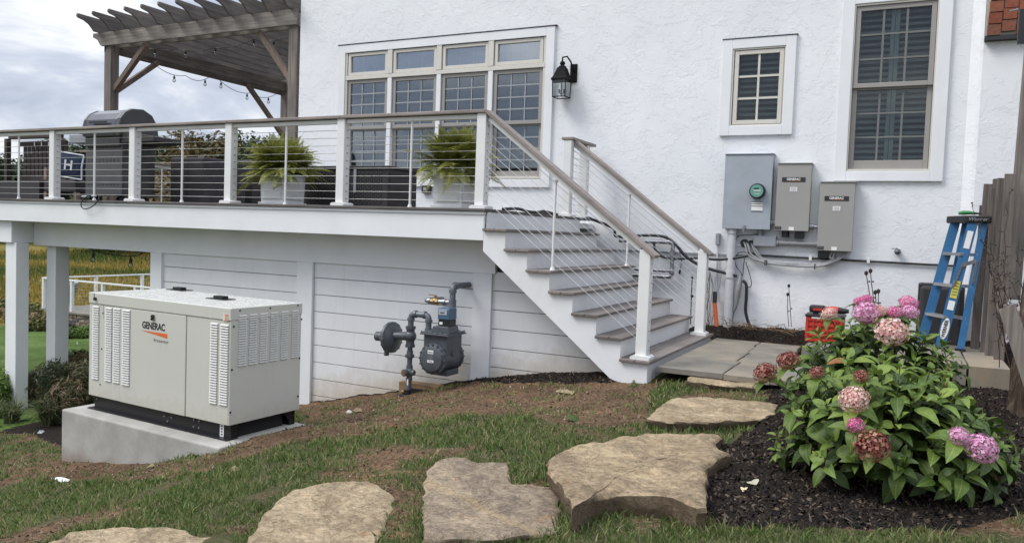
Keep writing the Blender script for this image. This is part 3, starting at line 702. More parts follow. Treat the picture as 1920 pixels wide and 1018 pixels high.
# --- small window
w = frame(house, 'window', 'white', -2.045, -1.223, 1.252, 2.375, 0.112, 9.465, 9.52, bevel=0.004)
w['label'] = 'small casement window above the meter cabinet'
bx('head_flashing', 'gap', w, -2.055, -1.21, 9.458, 9.53, 2.377, 2.385)
frame(w, 'frame', 'cream', -1.935, -1.325, 1.355, 2.267, 0.022, 9.476, 9.56, bevel=0.002)
frame(w, 'sash', 'cream', -1.905, -1.352, 1.383, 2.24, 0.048, 9.486, 9.54, bevel=0.004)
bx('pane', 'pane_dark', w, -1.86, -1.40, 9.515, 9.521, 1.43, 2.195)
bx('muntin', 'cream', w, -1.641, -1.617, 9.50, 9.514, 1.43, 2.195)
for k_ in (1, 2): bx('muntin', 'cream', w, -1.86, -1.40, 9.501, 9.513, lerp(1.43, 2.195, k_ / 3) - .012, lerp(1.43, 2.195, k_ / 3) + .012)
for k_ in range(12): slat(w, -1.86, -1.40, 1.45 + k_ * 0.066, 'shutter', 0.75, 0.048)
# --- tall sash window
w = frame(house, 'window', 'white', -0.755, 0.318, 0.722, 2.78, 0.125, 9.462, 9.52, 0.108, 0.004)
w['label'] = 'tall double hung window at the right above the transfer switches'
frame(w, 'frame', 'cream', -0.638, 0.198, 0.832, 2.655, 0.022, 9.474, 9.56, bevel=0.002)
frame(w, 'upper_sash', 'taupe', -0.614, 0.172, 1.745, 2.63, 0.05, 9.492, 9.53, bevel=0.003)
frame(w, 'lower_sash', 'taupe', -0.614, 0.172, 0.856, 1.775, 0.05, 9.532, 9.57, 0.10, bevel=0.003)
for z0, z1, y in ((1.79, 2.585, 9.515), (0.95, 1.73, 9.556)):
    bx('pane', 'pane_dark', w, -0.566, 0.124, y, y + .006, z0, z1)
    g = G()
    for k_ in (1, 2):
        xx = lerp(-.566, .124, k_ / 3); g.box(xx - .011, xx + .011, y - .010, y - .001, z0, z1)
    for k_ in (1, 2): z_ = lerp(z0, z1, k_ / 3); g.box(-.566, .124, y - .009, y - .0015, z_ - .010, z_ + .010)
    g.obj('muntin_grid', 'muntin_dim', w)
for s_ in (0, 1):
    for k_ in range(26): slat(w, (-0.58, -0.175)[s_], (-0.265, 0.14)[s_], 0.93 + k_ * 0.0655, 'shutter', 0.75, 0.050)
bx('shutter_stile', 'stile', w, -0.265, -0.225, 9.60, 9.64, 0.9, 2.62, 0.003); bx('shutter_stile', 'stile', w, -0.221, -0.177, 9.60, 9.64, 0.9, 2.62, 0.003)

# ------------------------------------------------------------------ siding under the deck
sk = thing('siding_wall', 'white horizontal plank siding closing the space under the deck', 'wall', (-5.2, 6.9, -2.0))
PB = [(-8.40, -6.145), (-5.92, -3.845), (-3.65, -1.95)]
bx('backing', 'gap', sk, -8.5, -3.66, 6.915, 7.02, -3.1, -0.10)
G().prism([(-3.658, -3.1), (-1.97, -3.1), (-1.97, -1.38), (-3.50, -0.21), (-3.658, -0.21)], 6.915, 7.02).obj('backing', 'gap', sk)
for bi, (x0, x1) in enumerate(PB):
    z1 = -0.384
    while z1 > -2.7:
        xa = x1 if bi < 2 else min(x1, -3.50 + (-0.21 - z1) / .765)
        xb = x1 if bi < 2 else min(x1, -3.50 + (-0.21 - z1 + .1835) / .765); yp = 6.895 + random.uniform(0, .003)
        G().prism([(x0, z1 - .1835), (xb, z1 - .1835), (xa, z1), (x0, z1)], yp, 6.912).obj('plank', 'plank', sk, bevel=.002); z1 -= 0.1905
for x0, x1 in ((-8.57, -8.37), (-6.15, -5.925), (-3.855, -3.645)):
    bx('trim_board', 'white', sk, x0, x1, 6.862, 6.914, -2.9, -0.403, 0.003)
G().box(-8.57, -8.555, 6.88, 9.5, -3.0, -0.405).obj('return_wall', 'plank', sk)

# ------------------------------------------------------------------ deck
deck = thing('deck', 'raised timber deck with white fascia and brown composite edge', 'deck', (-3.6, 6.5, -1.2))
bx('fascia', 'white', deck, -17.5, -3.56, 6.50, 6.535, -0.072, 0.168, 0.003)
bx('fascia_trim', 'white', deck, -17.5, -3.557, 6.488, 6.534, 0.170, 0.2, 0.003)
bx('end_fascia', 'stair_white', deck, -3.556, -3.54, 6.54, 8.9, 0.02, 0.2, 0.002)
bx('beam', 'white', deck, -10.985, -3.615, 6.872, 6.97, -0.402, 0.02, 0.003)
bx('beam', 'white', deck, -17.5, -10.99, 6.57, 6.92, -0.372, -0.075, 0.003)
bx('soffit', 'white', deck, -17.5, -3.6, 6.54, 16.0, 0.10, 0.165)
for k_ in range(24):
    x = -17.3 + k_ * 0.6
    if x < -8.6: bx('joist', 'white', deck, x, x + .045, 6.98, 16.0, -0.10, 0.098)
n = 0
y = 6.466
edge = bx('deck_board', 'deckx', deck, -17.5, -3.528, y, y + .14, 0.202, 0.228, 0.005); y += .146
lb = G().box(0, 13.97, 0, .14, 0, .026).mesh('deck_board', 'deckx'); sb_ = G().box(0, 8.92, 0, .14, 0, .026).mesh('deck_board', 'deckx')
while y < 9.34: piece('deck_board', lb, deck, (-17.5, y, 0.202)); y += .146
while y < 15.8: piece('deck_board', sb_, deck, (-17.5, y, 0.202)); y += .146
bx('post', 'white', deck, -11.17, -10.93, 6.60, 6.78, -3.0, -0.375, 0.006)
bx('post', 'white', deck, -10.86, -10.66, 6.985, 7.19, -3.0, -0.105, 0.006)
bx('post', 'white', deck, -12.5, -12.3, 15.2, 15.4, -3.6, -0.105, 0.006)

rail = thing('deck_railing', 'white cable railing with brown cap along the deck front', 'railing', (-3.65, 6.6, 0.228))
posts = [-3.65, -5.325, -6.93, -8.545, -10.105, -11.7, -13.3, -14.9, -16.5]
pm = G().box(-.05, .05, -.05, .05, 0, 0.905); pmesh = pm.mesh('post', 'rail_white')
fl = G().prism([(-.085, 0), (.085, 0), (.085, .022), (.062, .034), (-.062, .034), (-.085, .022)], -.085, .085).mesh('post_base', 'rail_white')
dots = G()
for k_ in range(10):
    z = .075 + k_ * .0795
    dots.add([(.0525 + 0 * .0, .007 * math.cos(t), z + .007 * math.sin(t)) for t in [i * math.pi / 4 for i in range(8)]], [tuple(range(8))])
dmesh = dots.mesh('cable_fitting', 'black')
def rpost(parent, x, y, z, h=0.905, fit=True):
    o = piece('post', pmesh, parent, (x, y, z), scale=(1, 1, h / 0.905))
    b = o.modifiers.new('bevel', 'BEVEL'); b.width = .006; b.segments = 2
    c = bpy.data.objects.new('post_base', fl); COL.objects.link(c); c.parent = o; c.scale = (1, 1, 0.905 / h)
    if fit: c = bpy.data.objects.new('cable_fitting', dmesh); COL.objects.link(c); c.parent = o
    return o
for x in posts: rpost(rail, x, 6.6, 0.228)
bal = G().cyl((0, 0, 0.012), (0, 0, 0.875), 0.0125, n=10); bal.cyl((0, 0, 0), (0, 0, 0.03), .026, .016, n=12); bal.cyl((0, 0, 0.845), (0, 0, .88), .014, .024, n=12)
balm = bal.mesh('baluster', 'rail_white', smooth=40)
for i in range(len(posts) - 1):
    a, b = posts[i], posts[i + 1]
    piece('baluster', balm, rail, ((a + b) / 2 + 0.02, 6.6, 0.228))
    bx('under_rail', 'rail_white', rail, b + .051, a - .051, 6.577, 6.623, 1.085, 1.128, 0.004)
    for k_ in range(10):
        z = 0.303 + k_ * .0795; G().cyl((b + .045, 6.6, z), (a - .045, 6.6, z + random.uniform(-.001, .001)), .0028, n=6).obj('cable', 'steel', rail)
    if i: bx('cap_board', 'cap', rail, b - (0.0 if i < 7 else .1), a - .0015, 6.53, 6.672, 1.133, 1.166, 0.006)
bx('cap_board', 'cap', rail, posts[1], -3.605, 6.53, 6.672, 1.133, 1.166, 0.006)

# ------------------------------------------------------------------ stairs
st = thing('staircase', 'white stairs with brown treads running down from the deck to the patio', 'staircase', (-2.0, 7.7, -1.12))
RISE, RUN = 0.1812, 0.2327; YS0, YS1 = 6.50, 8.93
tz = [0.226 - RISE * k_ for k_ in range(8)]; tb = [-3.559 + RUN * (k_ - 1) for k_ in range(9)]
def stringer(y0, y1):
    poly = [(-3.558, -0.170)]
    poly.append((-3.558, tz[1] - .028))
    for k_ in range(1, 8):
        xf = tb[k_ + 1] if k_ < 7 else -1.915
        poly.append((xf, tz[k_] - .028)); 
        if k_ < 7: poly.append((xf, tz[k_ + 1] - .028))
    poly += [(-1.915, -1.34), (-2.11, -1.34)]
    g = G().prism(poly[::-1], y0, y1); return g
me_s = stringer(YS0, YS0 + .035)
me_s.obj('stringer', 'stair_white', st); stringer(YS1 - .035, YS1).obj('stringer', 'stair_white', st)
for k_ in range(1, 8):
    xf = tb[k_ + 1] + .028 if k_ < 7 else -1.885
    mid = (tb[k_] + xf) / 2
    for a, b in ((tb[k_] + .002, mid - .002), (mid + .002, xf)):
        bx('tread', 'deck', st, a, b, 6.465, 8.965, tz[k_] - .026, tz[k_], 0.005)
    bx('riser', 'stair_white', st, tb[k_] - .016, tb[k_] - .001, YS0 + .037, YS1 - .037, tz[k_] - .0, tz[k_ - 1] - .028) if k_ > 1 else None
bx('riser', 'stair_white', st, -1.935, -1.917, YS0 + .037, YS1 - .037, -1.34, tz[7] - .028)
sr = rpost(st, -1.995, 6.60, tz[7], 0.95); rpost(st, -1.995, 8.75, tz[7], 0.93)
fp = rpost(st, -3.625, 8.66, 0.228, 0.905); rpost(st, -3.625, 9.18, 0.228, 0.905)
bx('cap_board', 'cap', st, -3.70, -3.55, 8.60, 9.37, 1.133, 1.166, 0.006)
bx('under_rail', 'rail_white', st, -3.648, -3.602, 8.712, 9.128, 1.085, 1.128, 0.004)
for k_ in range(10): G().cyl((-3.625, 8.70, .303 + k_ * .0795), (-3.625, 9.13, .303 + k_ * .0795), .0028, n=6).obj('cable', 'steel', st)
SL = -0.766
for y, xa in ((6.60, -3.60), (8.75, -3.60)):
    z_a = 1.152; xb = -1.90
    zb = z_a + SL * (xb - xa)
    G().bar((xa - .004, y, z_a), (xb, y, zb), 0.135, 0.033).obj('cap_board', 'cap', st, bevel=0.005)
    p0 = Vector((xa + .02, y, z_a - .052 + SL * .02)); p1 = Vector((-2.045, y, z_a - .052 + SL * (-2.045 - xa)))
    G().bar(p0, p1, 0.045, 0.05).obj('under_rail', 'rail_white', st, bevel=0.004)
    for k_ in range(10):
        o_ = -.125 - k_ * .0795
        G().cyl((-3.60, y, z_a + o_), (-2.045, y, z_a + o_ + SL * (-2.045 + 3.60)), .0028, n=6).obj('cable', 'steel', st)
    zt = tz[3]; piece('baluster', balm, st, (-2.88, y, zt), scale=(1, 1, (0.505 - zt) / .88))

# ------------------------------------------------------------------ pergola
pg = thing('pergola', 'weathered timber pergola with shaped rafter ends over the deck', 'pergola', (-10.9, 9.6, 0.228))
YP = 9.6; XL, XR = -13.09, -8.72
zb0 = 3.12; zb1 = 3.36
def ogee(L, h, d=1):
    """side profile (y, z) of a rafter end pointing to -y"""
    return [(0, h), (-L * .98, h), (-L, h * .80), (-L * .93, h * .70), (-L * .70, h * .62), (-L * .50, h * .44), (-L * .38, h * .22), (-L * .28, 0), (0, 0)]
for yy in (YP - .13, YP + .09): 
    g = G().prism([(XL - .35, zb1), (XL - .35, zb1 - .07), (XL - .30, zb1 - .09), (XL - .22, zb1 - .13), (XL - .16, zb0 + .03), (XL - .12, zb0), (-8.60, zb0), (-8.60, zb1)], yy, yy + .04); g.obj('beam', 'old_wood', pg, bevel=.004)
for yy in (14.0, 14.22): bx('beam', 'old_wood', pg, XL - .3, -8.62, yy, yy + .04, zb0, zb1, .004)
bx('beam', 'old_wood_y', pg, XL - .095, XL - .05, YP - .085, 14.25, zb0 - .1, zb1 - .16, .004)
bx('beam', 'old_wood_y', pg, XL + .04, XL + .085, YP + .14, 14.25, zb0 - .02, zb1 - .05, .004)
nr_ = 12; z = zb1
for i in range(nr_):
    x = lerp(XL - .18, XR + .0, i / (nr_ - 1))
    poly = [(YP - .10 + a, z + b) for a, b in ogee(.46, .24)] ; poly = [(14.7, z + .20)] + poly[:-1] + [(YP - .1 - .62 * .28, z)] + [(14.7, z)] if False else [(14.7, z + .24)] + poly[1:8] + [(14.7, z)]
    G().prismx(poly, x - .02, x + .02).obj('rafter', 'old_wood_y', pg)
for k_ in range(13):
    y = YP + .35 + k_ * .40; bx('purlin', 'old_wood', pg, XL - .35, -8.62, y, y + .035, z + .242, z + .285)
for (x, y) in ((XL + .0, YP), (XR, YP), (XL, 14.1), (XR - .02, 14.1)):
    bx('post', 'old_wood_z', pg, x - .09, x + .09, y - .085, y + .085, 0.228, zb0 + (.0 if y == YP else .0), .006)
def brace(a, b, w=.085): G().bar(a, b, w, w).obj('brace', 'brown_wood', pg)
brace((XL + .09, YP, 2.35), (XL + .92, YP, 3.10)); brace((XL, YP + .1, 2.35), (XL, YP + 1.0, 3.06))
brace((XR - .09, YP, 2.30), (XR - .78, YP, 3.10)); brace((XL, 14.0, 2.1), (XL, 12.9, 3.05))
brace((XR - .1, 14.1, 1.5), (XR - .9, 14.1, 3.1))
# string lights on the pergola
def festoon(name, label, pts, bulbs, sag, r=.006, drop=.07):
    t = thing(name, label, 'string lights', pts[0])
    path = []
    for a, b in zip(pts[:-1], pts[1:]):
        a = Vector(a); b = Vector(b)
        for k_ in range(10): q = a.lerp(b, k_ / 10); q.z -= sag * 4 * (k_ / 10) * (1 - k_ / 10); path.append(q)
    path.append(Vector(pts[-1]))
    G().tube(path, r, 5).obj('cord', 'black', t)
    for f in bulbs:
        p = path[min(len(path) - 1, int(f * (len(path) - 1)))]
        s_ = G().cyl(p, p - Vector((0, 0, drop * .5)), .008, n=6); s_.cyl(p - Vector((0, 0, drop * .4)), p - Vector((0, 0, drop)), .020, n=8)
        so_ = s_.obj('socket', 'black', t)
        G().ball(p - Vector((0, 0, drop + .035)), .032, 10, sq=(1, 1, 1.2)).obj('bulb', 'bulb', so_, smooth=True)
A = [at_x(x, y, XL + .12) for x, y in ((275, 106), (348, 142), (400, 139), (470, 175), (525, 172))]
festoon('string_lights', 'black bulb string hanging along the far side of the pergola', A, (.18, .44, .56, .73, .9), .12)
B = [at_y(x, y, 10.2) for x, y in ((262, 86), (335, 92), (404, 90), (476, 74), (540, 70))]
festoon('string_lights', 'black bulb string strung under the pergola slats', B, (.1, .3, .52, .76, .92), .05)
Cc = [Vector((at_y(166, 458, 7.2))), at_y(176, 470, 7.2), at_y(253, 480, 7.2), at_y(272, 467, 7.2)]
festoon('string_lights', 'short bulb string hanging under the deck beam above the generator', Cc, (.32, .66), .025, .008, .09)

# ------------------------------------------------------------------ generator and pad
K = 1.1
gx, gy, gyaw = -4.4385, 4.258, -0.06; GL, GW, GH = 1.76, 0.714, 0.881; gzb = -0.627 - GH; PADZ = gzb - 0.118
gen = thing('generator', 'beige standby generator in a louvred steel enclosure on the concrete pad', 'generator', (gx, gy, gzb), gyaw)
GI = INV[gen.name]
def gfront(px, py):
    o = GI @ Vector((0, 0, 0)); d = (GI.to_3x3() @ Vector(RM @ _ray(px, py)))
    p = o + d * (-o.y / d.y); return p.x, p.z
def gside(px, py):
    o = GI @ Vector((0, 0, 0)); d = (GI.to_3x3() @ Vector(RM @ _ray(px, py)))
    p = o + d * (-o.x / d.x); return p.y, p.z
def zf(a, b): return gfront(150 + a / 2.993, 520 + b / 2.993)
def zs(a, b): return gside(150 + a / 2.993, 520 + b / 2.993)
LIDH = 0.094
lb_ = dict(local=True)
x1_, _ = zf(226, 400); x2_, _ = zf(595, 500)
bx('end_panel', 'gen', gen, -0.012, 0, 0.0, GW, 0, GH - LIDH, .004, True)
bx('end_panel', 'gen', gen, -GL, -GL + .012, 0.014, GW, 0, GH - LIDH, .004, True)
bx('back_panel', 'gen', gen, -GL + .014, -.014, GW - .012, GW, 0, GH - LIDH, 0, True)
bx('inner_frame', 'gen_line', gen, -GL + .02, -.02, .014, GW - .02, 0.01, GH - .03, 0, True)
bx('front_panel', 'gen', gen, -GL, x1_ - .003, 0, .013, 0.0, GH - LIDH - .003, .003, True)
door = bx('door', 'gen', gen, x1_ + .003, x2_ - .003, -.005, .013, 0.0, GH - LIDH - .004, .003, True)
bx('front_panel', 'gen', gen, x2_ + .003, -.014, 0, .013, 0.0, GH - LIDH - .003, .003, True)
xs_, _ = zf(130, 300); bx('seam', 'gen_line', gen, xs_ - .0015, xs_ + .0015, -.001, .002, GH - LIDH - .12, GH - LIDH - .005, 0, True)
lid = bx('lid', 'gen_lit', gen, -GL - .004, .004, -.006, GW + .006, GH - LIDH, GH, .006, True)
lid.data.materials.append(M['gen'])
for p in lid.data.polygons:
    if p.normal.z < .5: p.material_index = 1  # only the top face keeps the paler, lit-looking enamel
for a, b in ((558, 68), (790, 118)):
    q = at_z(150 + a / 2.993, 520 + (b + 4) / 2.993, gzb + GH); q = GI @ q
    g = G().box(q.x - .115, q.x + .115, q.y - .06, q.y + .06, GH, GH + .006); g.box(q.x - .055, q.x + .055, q.y - .03, q.y + .03, GH + .006, GH + .028); g.obj('lifting_eye_cover', 'black_steel', gen, local=True)
def louvres(axis, u0, u1, z0, z1, n, skew=0):
    g = G(); h = (z1 - z0) / n
    for i in range(n):
        za = z1 - (i + 1) * h + h * .18; zc = za + h * .72; pr = .011
        if axis == 'x':
            g.add([(u0, -.0006, zc), (u1, -.0006, zc), (u0 + .004, -pr, za), (u1 - .004, -pr, za), (u0, -.0006, za), (u1, -.0006, za)], [(1, 0, 2, 3), (0, 4, 2), (1, 3, 5)])
            g.add([(u0 + .003, -pr + .0015, za), (u1 - .003, -pr + .0015, za), (u1, -.0004, za), (u0, -.0004, za)], [(0, 3, 2, 1)], 1)
            g.add([(u0, -.0004, za), (u1, -.0004, za), (u1, -.0004, za - h * .22), (u0, -.0004, za - h * .22)], [(0, 3, 2, 1)], 1)
        else:
            g.add([(.0006, u0, zc), (.0006, u1, zc), (pr, u0 + .004, za), (pr, u1 - .004, za), (.0006, u0, za), (.0006, u1, za)], [(1, 0, 2, 3), (0, 4, 2), (1, 3, 5)])
            g.add([(.0004, u0, za), (.0004, u1, za), (.0004, u1, za - h * .22), (.0004, u0, za - h * .22)], [(0, 1, 2, 3)], 1)
    me = g.mesh('louvre_column', ['gen_lit', 'gen_line'])  # hoods in the paler enamel: sky light they catch is in the colour
    o = bpy.data.objects.new('louvre_column', me); COL.objects.link(o); o.parent = gen; return o
for (xa, xb, ya, yb, dn) in ((74, 110, 158, 568, 31), (145, 183, 166, 580, 31), (190, 230, 170, 590, 31), (244, 287, 178, 603, 31), (735, 777, 252, 706, 31), (790, 837, 260, 716, 31)):
    a = zf(xa, ya)[0]; b = zf(xb, ya)[0]; z1 = zf((xa + xb) / 2, ya)[1]; z0 = zf((xa + xb) / 2 - 14, yb)[1]
    o = louvres('x', a, b, z0, z1, dn)
    if 230 < xa < 300: o.location.y = -.0052
for i in range(6):
    xa = lerp(890, 1188, i / 5); wd = lerp(46, 40, i / 5); ya = lerp(206, 180, i / 5); yb = lerp(500, 452, i / 5)
    a = zs(xa, ya)[0]; b = zs(xa + wd, ya)[0]; louvres('y', a, b, zs(xa - 3, yb)[1], zs(xa + wd / 2, ya)[1], 21)
def stick(me, name, parent, x, y, z, rot):
    o = bpy.data.objects.new(name, me); COL.objects.link(o); o.parent = parent; o.location = (x, y, z); o.rotation_euler = rot; return o
FR = (rad(90), 0, 0)
lx, lz = zf(416, 272)
stick(text_mesh('GENERAC', .076, 'ink', .0020, 0.84, 1.0), 'brand_lettering', gen, lx, -.0062, lz - .004, FR)
sx0, sz0 = zf(345, 291); sx1, sz1 = zf(494, 298); _, sz2 = zf(494, 321)
G().add([(sx0, -.0062, lz - .048), (sx1, -.0062, lz - .048), (sx1, -.0062, lz - .085)], [(0, 2, 1)]).obj('brand_swoosh', 'orange_print', gen, local=True)
stick(text_mesh('Protector', .036, 'grey_print', .0008, 1.0, 1.25), 'brand_lettering', gen, lx + .095, -.0062, lz - .112, FR)
hx, hz_ = zf(416, 226)
g = G().box(hx - .016, hx + .016, -.012, -.005, hz_ - .022, hz_ + .026, 0); g.cyl((hx, -.012, hz_ + .010), (hx, -.022, hz_ + .010), .015, n=12, m=1); g.bar((hx, -.02, hz_), (hx - .010, -.02, hz_ - .018), .012, .008, 1)
g.obj('door_latch', ['bolt', 'black'], door, local=True)
kx, kz = zf(93, 120); g = G().cyl((kx, -.004, kz), (kx, -.022, kz), .014, n=12); g.box(kx - .026, kx - .019, -.008, -.004, kz - .004, kz + .045); g.box(kx - .026, kx, -.008, -.004, kz - .006, kz + .002); g.obj('lid_latch', 'black', gen, local=True)
ax0, az0 = zf(808, 202); ax1, az1 = zf(836, 245)
g = G().box(ax0, ax1, -.008, -.0065, az1, az0, 0)
for k_ in range(5): z = lerp(az1, az0, (k_ + .5) / 5); g.box(lerp(ax0, ax1, .35), ax1 - .003, -.0088, -.008, z - .003, z + .003, 1)
g.obj('warning_label', ['litter', 'orange_print'], gen, local=True)
bb = G()
for a, b in ((130, 200), (122, 400), (114, 599)):
    x, z = zf(a, b); bb.cyl((x, 0, z), (x, -.005, z), .006, n=8)
for a, b in ((896, 186), (1066, 172), (1221, 157), (862, 275), (851, 518), (842, 757), (1242, 235), (1231, 452), (1221, 666)):
    y, z = zs(a, b); bb.cyl((.0, y, z), (.006, y, z), .0075, n=8)
bb.obj('screw', 'black_steel', gen, local=True)
# base frame
bx('base_rail', 'black_steel', gen, -GL + .03, -.02, .035, .09, -.112, -.001, .002, True)
bx('base_flange', 'black_steel', gen, -GL - .0, -.015, -.01, .10, -.118, -.108, .002, True)
bx('base_rail', 'black_steel', gen, -GL + .03, -.02, GW - .09, GW - .03, -.118, -.001, .002, True)
bx('cross_rail', 'black_steel', gen, -.10, -.055, .095, GW - .13, -.118, -.001, .002, True)
bx('cross_rail', 'black_steel', gen, -GL + .06, -GL + .1, .095, GW - .1, -.118, -.001, .002, True)
G().prismx([(GW - .17, -.001), (GW - .03, -.001), (GW - .03, -.118), (GW - .045, -.118), (GW - .05, -.03), (GW - .08, -.02), (GW - .09, -.05), (GW - .085, -.075), (GW - .10, -.07), (GW - .13, -.03)], -.03, -.02).obj('end_gusset', 'black_steel', gen, local=True)
bb = G()
for a, b in ((455, 776), (495, 785), (473, 806), (622, 799), (652, 805), (620, 837), (650, 843), (78, 680)):
    x, z = zf(a, b + 4); bb.cyl((x, .035, z), (x, .026, z), .007, n=8)
bb.obj('bolt', 'bolt', gen, local=True)
x, z = zf(777, 860)
g = G().box(x - .021, x + .021, .03, .033, -.105, -.006, 0)
for k_ in range(4): g.box(x - .008, x + .010, .0285, .03, -.092 + k_ * .021, -.081 + k_ * .021, 1)
g.obj('base_label', ['label_white', 'ink'], gen, local=True)
pad = thing('concrete_pad', 'thick concrete pad half buried in the slope under the generator', 'concrete pad', (gx, gy, PADZ), gyaw)
g = G(); g.box(-GL - .135, .085, -.155, GW + .02, -.85, 0)
o = g.obj('slab', 'concrete', pad, local=True, bevel=.014)
q = INV[pad.name] @ at_z(426, 816, PADZ)
rag = thing('plastic_tag', 'crumpled clear plastic bag at the generator corner', 'plastic bag', at_z(424, 817, PADZ))
g = G(); g.ball((0, 0, .014), .034, 8, sq=(1.2, .7, .5)); g.ball((.03, .01, .02), .02, 8)
for i, v in enumerate(g.v): g.v[i] = (v[0] + random.uniform(-.006, .006), v[1] + random.uniform(-.006, .006), max(.001, v[2] + random.uniform(-.006, .006)))
g.obj('bag', 'label_white', rag, local=True)

# ------------------------------------------------------------------ gas meter
YM = 6.58
gm_ = thing('gas_meter', 'grey diaphragm gas meter with regulator and pipework on the siding', 'gas meter', (-4.1, 6.6, -1.5))
def zm(a, b, y=YM): return at_y(680 + a / 3.917, 500 + b / 3.917, y)
def elbow_path(ps, r=.04, n=5):
    ps = [Vector(p) for p in ps]; out_ = [ps[0]]
    for i in range(1, len(ps) - 1):
        a = (ps[i - 1] - ps[i]).normalized(); b = (ps[i + 1] - ps[i]).normalized()
        for k_ in range(n + 1):
            t = k_ / n; out_.append((ps[i] + a * r) * (1 - t) ** 2 + ps[i] * 2 * t * (1 - t) + (ps[i] + b * r) * t * t)
    out_.append(ps[-1]); return out_
def pipe(ps, r, name='pipe', mat='meter_pipe', coll=None, parent=None, er=.045):
    g = G().tube(elbow_path(ps, er), r, 14)
    for c, d, L in (coll or []):
        c = Vector(c); d = Vector(d).normalized(); g.cyl(c - d * L / 2, c + d * L / 2, r * 1.28, n=14)
    return g.obj(name, mat, parent or gm_, smooth=40)
X_, Y_, Z_ = Vector((1, 0, 0)), Vector((0, 1, 0)), Vector((0, 0, 1))
# outlet riser
top = zm(663, 143, YM); wallp = Vector((top.x, 6.90, top.z)); bot = zm(662, 480, YM); bot.x = top.x
pipe([wallp, top, bot], .030, 'outlet_pipe', coll=[(top - Z_ * .05, Z_, .03), (top + Y_ * .05, Y_, .03), (lerp(top, bot, .38), Z_, .075), (lerp(top, bot, .72), Z_, .05), (lerp(top, bot, .93), Z_, .045)])
# side branch with brass valve
ye = zm(640, 263); xl = zm(462, 252); xl.z = ye.z - .0
pipe([Vector((top.x - .02, YM, ye.z)), Vector((xl.x, YM, ye.z)), Vector((xl.x, 6.9, ye.z))], .024, 'branch_pipe', 'galv', coll=[(Vector((xl.x + .05, YM, ye.z)), X_, .025), (Vector((ye.x - .06, YM, ye.z)), X_, .03)], er=.035)
v = zm(533, 255); v.z = ye.z
g = G().cyl(v - X_ * .038, v + X_ * .038, .033, n=8); g.ball(v, .036, 12); g.cyl(v, v + Z_ * .055, .012, n=8); va = g.obj('brass_valve', 'brass', gm_, smooth=35)
G().bar(v + Z_ * .055 + X_ * .02, v + Z_ * .062 - X_ * .075, .022, .006).obj('valve_lever', 'copper', va)
# inlet loop
l0 = zm(356, 345); l1 = zm(487, 345); l1.z = l0.z; lb0 = zm(356, 460); lb1 = zm(487, 490)
pipe([Vector((l0.x, YM, lb0.z)), l0, l1, Vector((l1.x, YM, lb1.z))], .030, 'inlet_pipe', coll=[(l0 + X_ * .055, X_, .025), (l0 - Z_ * .055, Z_, .025), (l1 - X_ * .05, X_, .025), (l1 - Z_ * .055, Z_, .025), (Vector((l1.x, YM, lb1.z + .03)), Z_, .04)], er=.05)
rx = l0.x; rc = Vector((rx, YM, zm(350, 510).z))
g = G().ball(rc, .062, 14); g.cyl(rc + Z_ * .10, rc - Z_ * .11, .043, n=14); g.cyl(rc + Z_ * .10, rc + Z_ * .075, .052, n=14); g.cyl(rc - Z_ * .11, rc - Z_ * .085, .05, n=14)
g.tube([rc - X_ * .03 - Y_ * .02, rc - X_ * .10 - Y_ * .05, rc - X_ * .155 - Y_ * .06], [.045, .042, .034], 14)
rb = g.obj('regulator_body', 'meter_grey', gm_, smooth=45)
# diaphragm dome: disc with its axis turned a little towards the viewer
dc = zm(212, 518, YM - .03); dn_ = Vector((0.995, -0.09, 0.04)).normalized(); R_ = .158
prof = [(-.20, .04), (-.195, .048), (-.075, .048), (-.07, .075), (-.045, .12), (-.018, R_ * .93), (-.014, R_), (.014, R_), (.018, R_ * .93), (.04, .118), (.062, .07), (.07, .03), (.072, .001)]
g = G().tube([dc + dn_ * a for a, b in prof], [b for a, b in prof], 28)
for k_ in range(14):
    t = 2 * math.pi * k_ / 14; u_ = dn_.cross(Z_).normalized(); w_ = u_.cross(dn_)
    p = dc + (u_ * math.cos(t) + w_ * math.sin(t)) * R_ * .95; g.cyl(p - dn_ * .022, p + dn_ * .024, .009, n=6)
g.cyl(dc - dn_ * .06 - Z_ * .11, dc - dn_ * .06 - Z_ * .19, .026, n=10); g.cyl(dc - dn_ * .06 - Z_ * .11, dc - dn_ * .02 - Z_ * .05, .03, n=8)
g.obj('regulator_dome', 'meter_grey', gm_, smooth=35)
# drop pipe to the ground
d1 = rc - Z_ * .11; gb_ = Vector((rx, YM, zm(350, 945).z))
pipe([d1, gb_ - Z_ * .12], .026, 'riser_pipe', coll=[(Vector((rx, YM, zm(0, 615).z)), Z_, .035), (Vector((rx, YM, zm(0, 600).z)), Z_, .07), (Vector((rx, YM, zm(0, 690).z)), Z_, .03), (Vector((rx, YM, zm(0, 775).z)), Z_, .03)])
u1 = Vector((rx, YM, zm(0, 612).z)); G().cyl(u1 - Z_ * .014, u1 + Z_ * .014, .047, n=8).obj('union_nut', 'meter_grey', gm_)
vv = Vector((rx, YM, zm(0, 728).z)); g = G().ball(vv, .05, 12, sq=(1, .9, 1.1)); g.cyl(vv, vv - Y_ * .075 - X_ * .02, .036, n=12); g.cyl(vv, vv + X_ * .06, .028, n=10); g.obj('plug_valve', 'meter_pipe', gm_, smooth=40)
G().cyl(vv - Y_ * .076 - X_ * .02, vv - Y_ * .082 - X_ * .021, .026, n=12).obj('valve_face', 'brass', gm_)
vb = Vector((rx, YM - .03, zm(0, 862).z)); g = G().cyl(vb + Z_ * .02, vb - Z_ * .03, .038, n=10); g.obj('insulating_joint', 'black', gm_)
G().ball(vb + Vector((-.03, -.03, 0)), .022, 8).obj('drip_cock', 'brass', gm_)
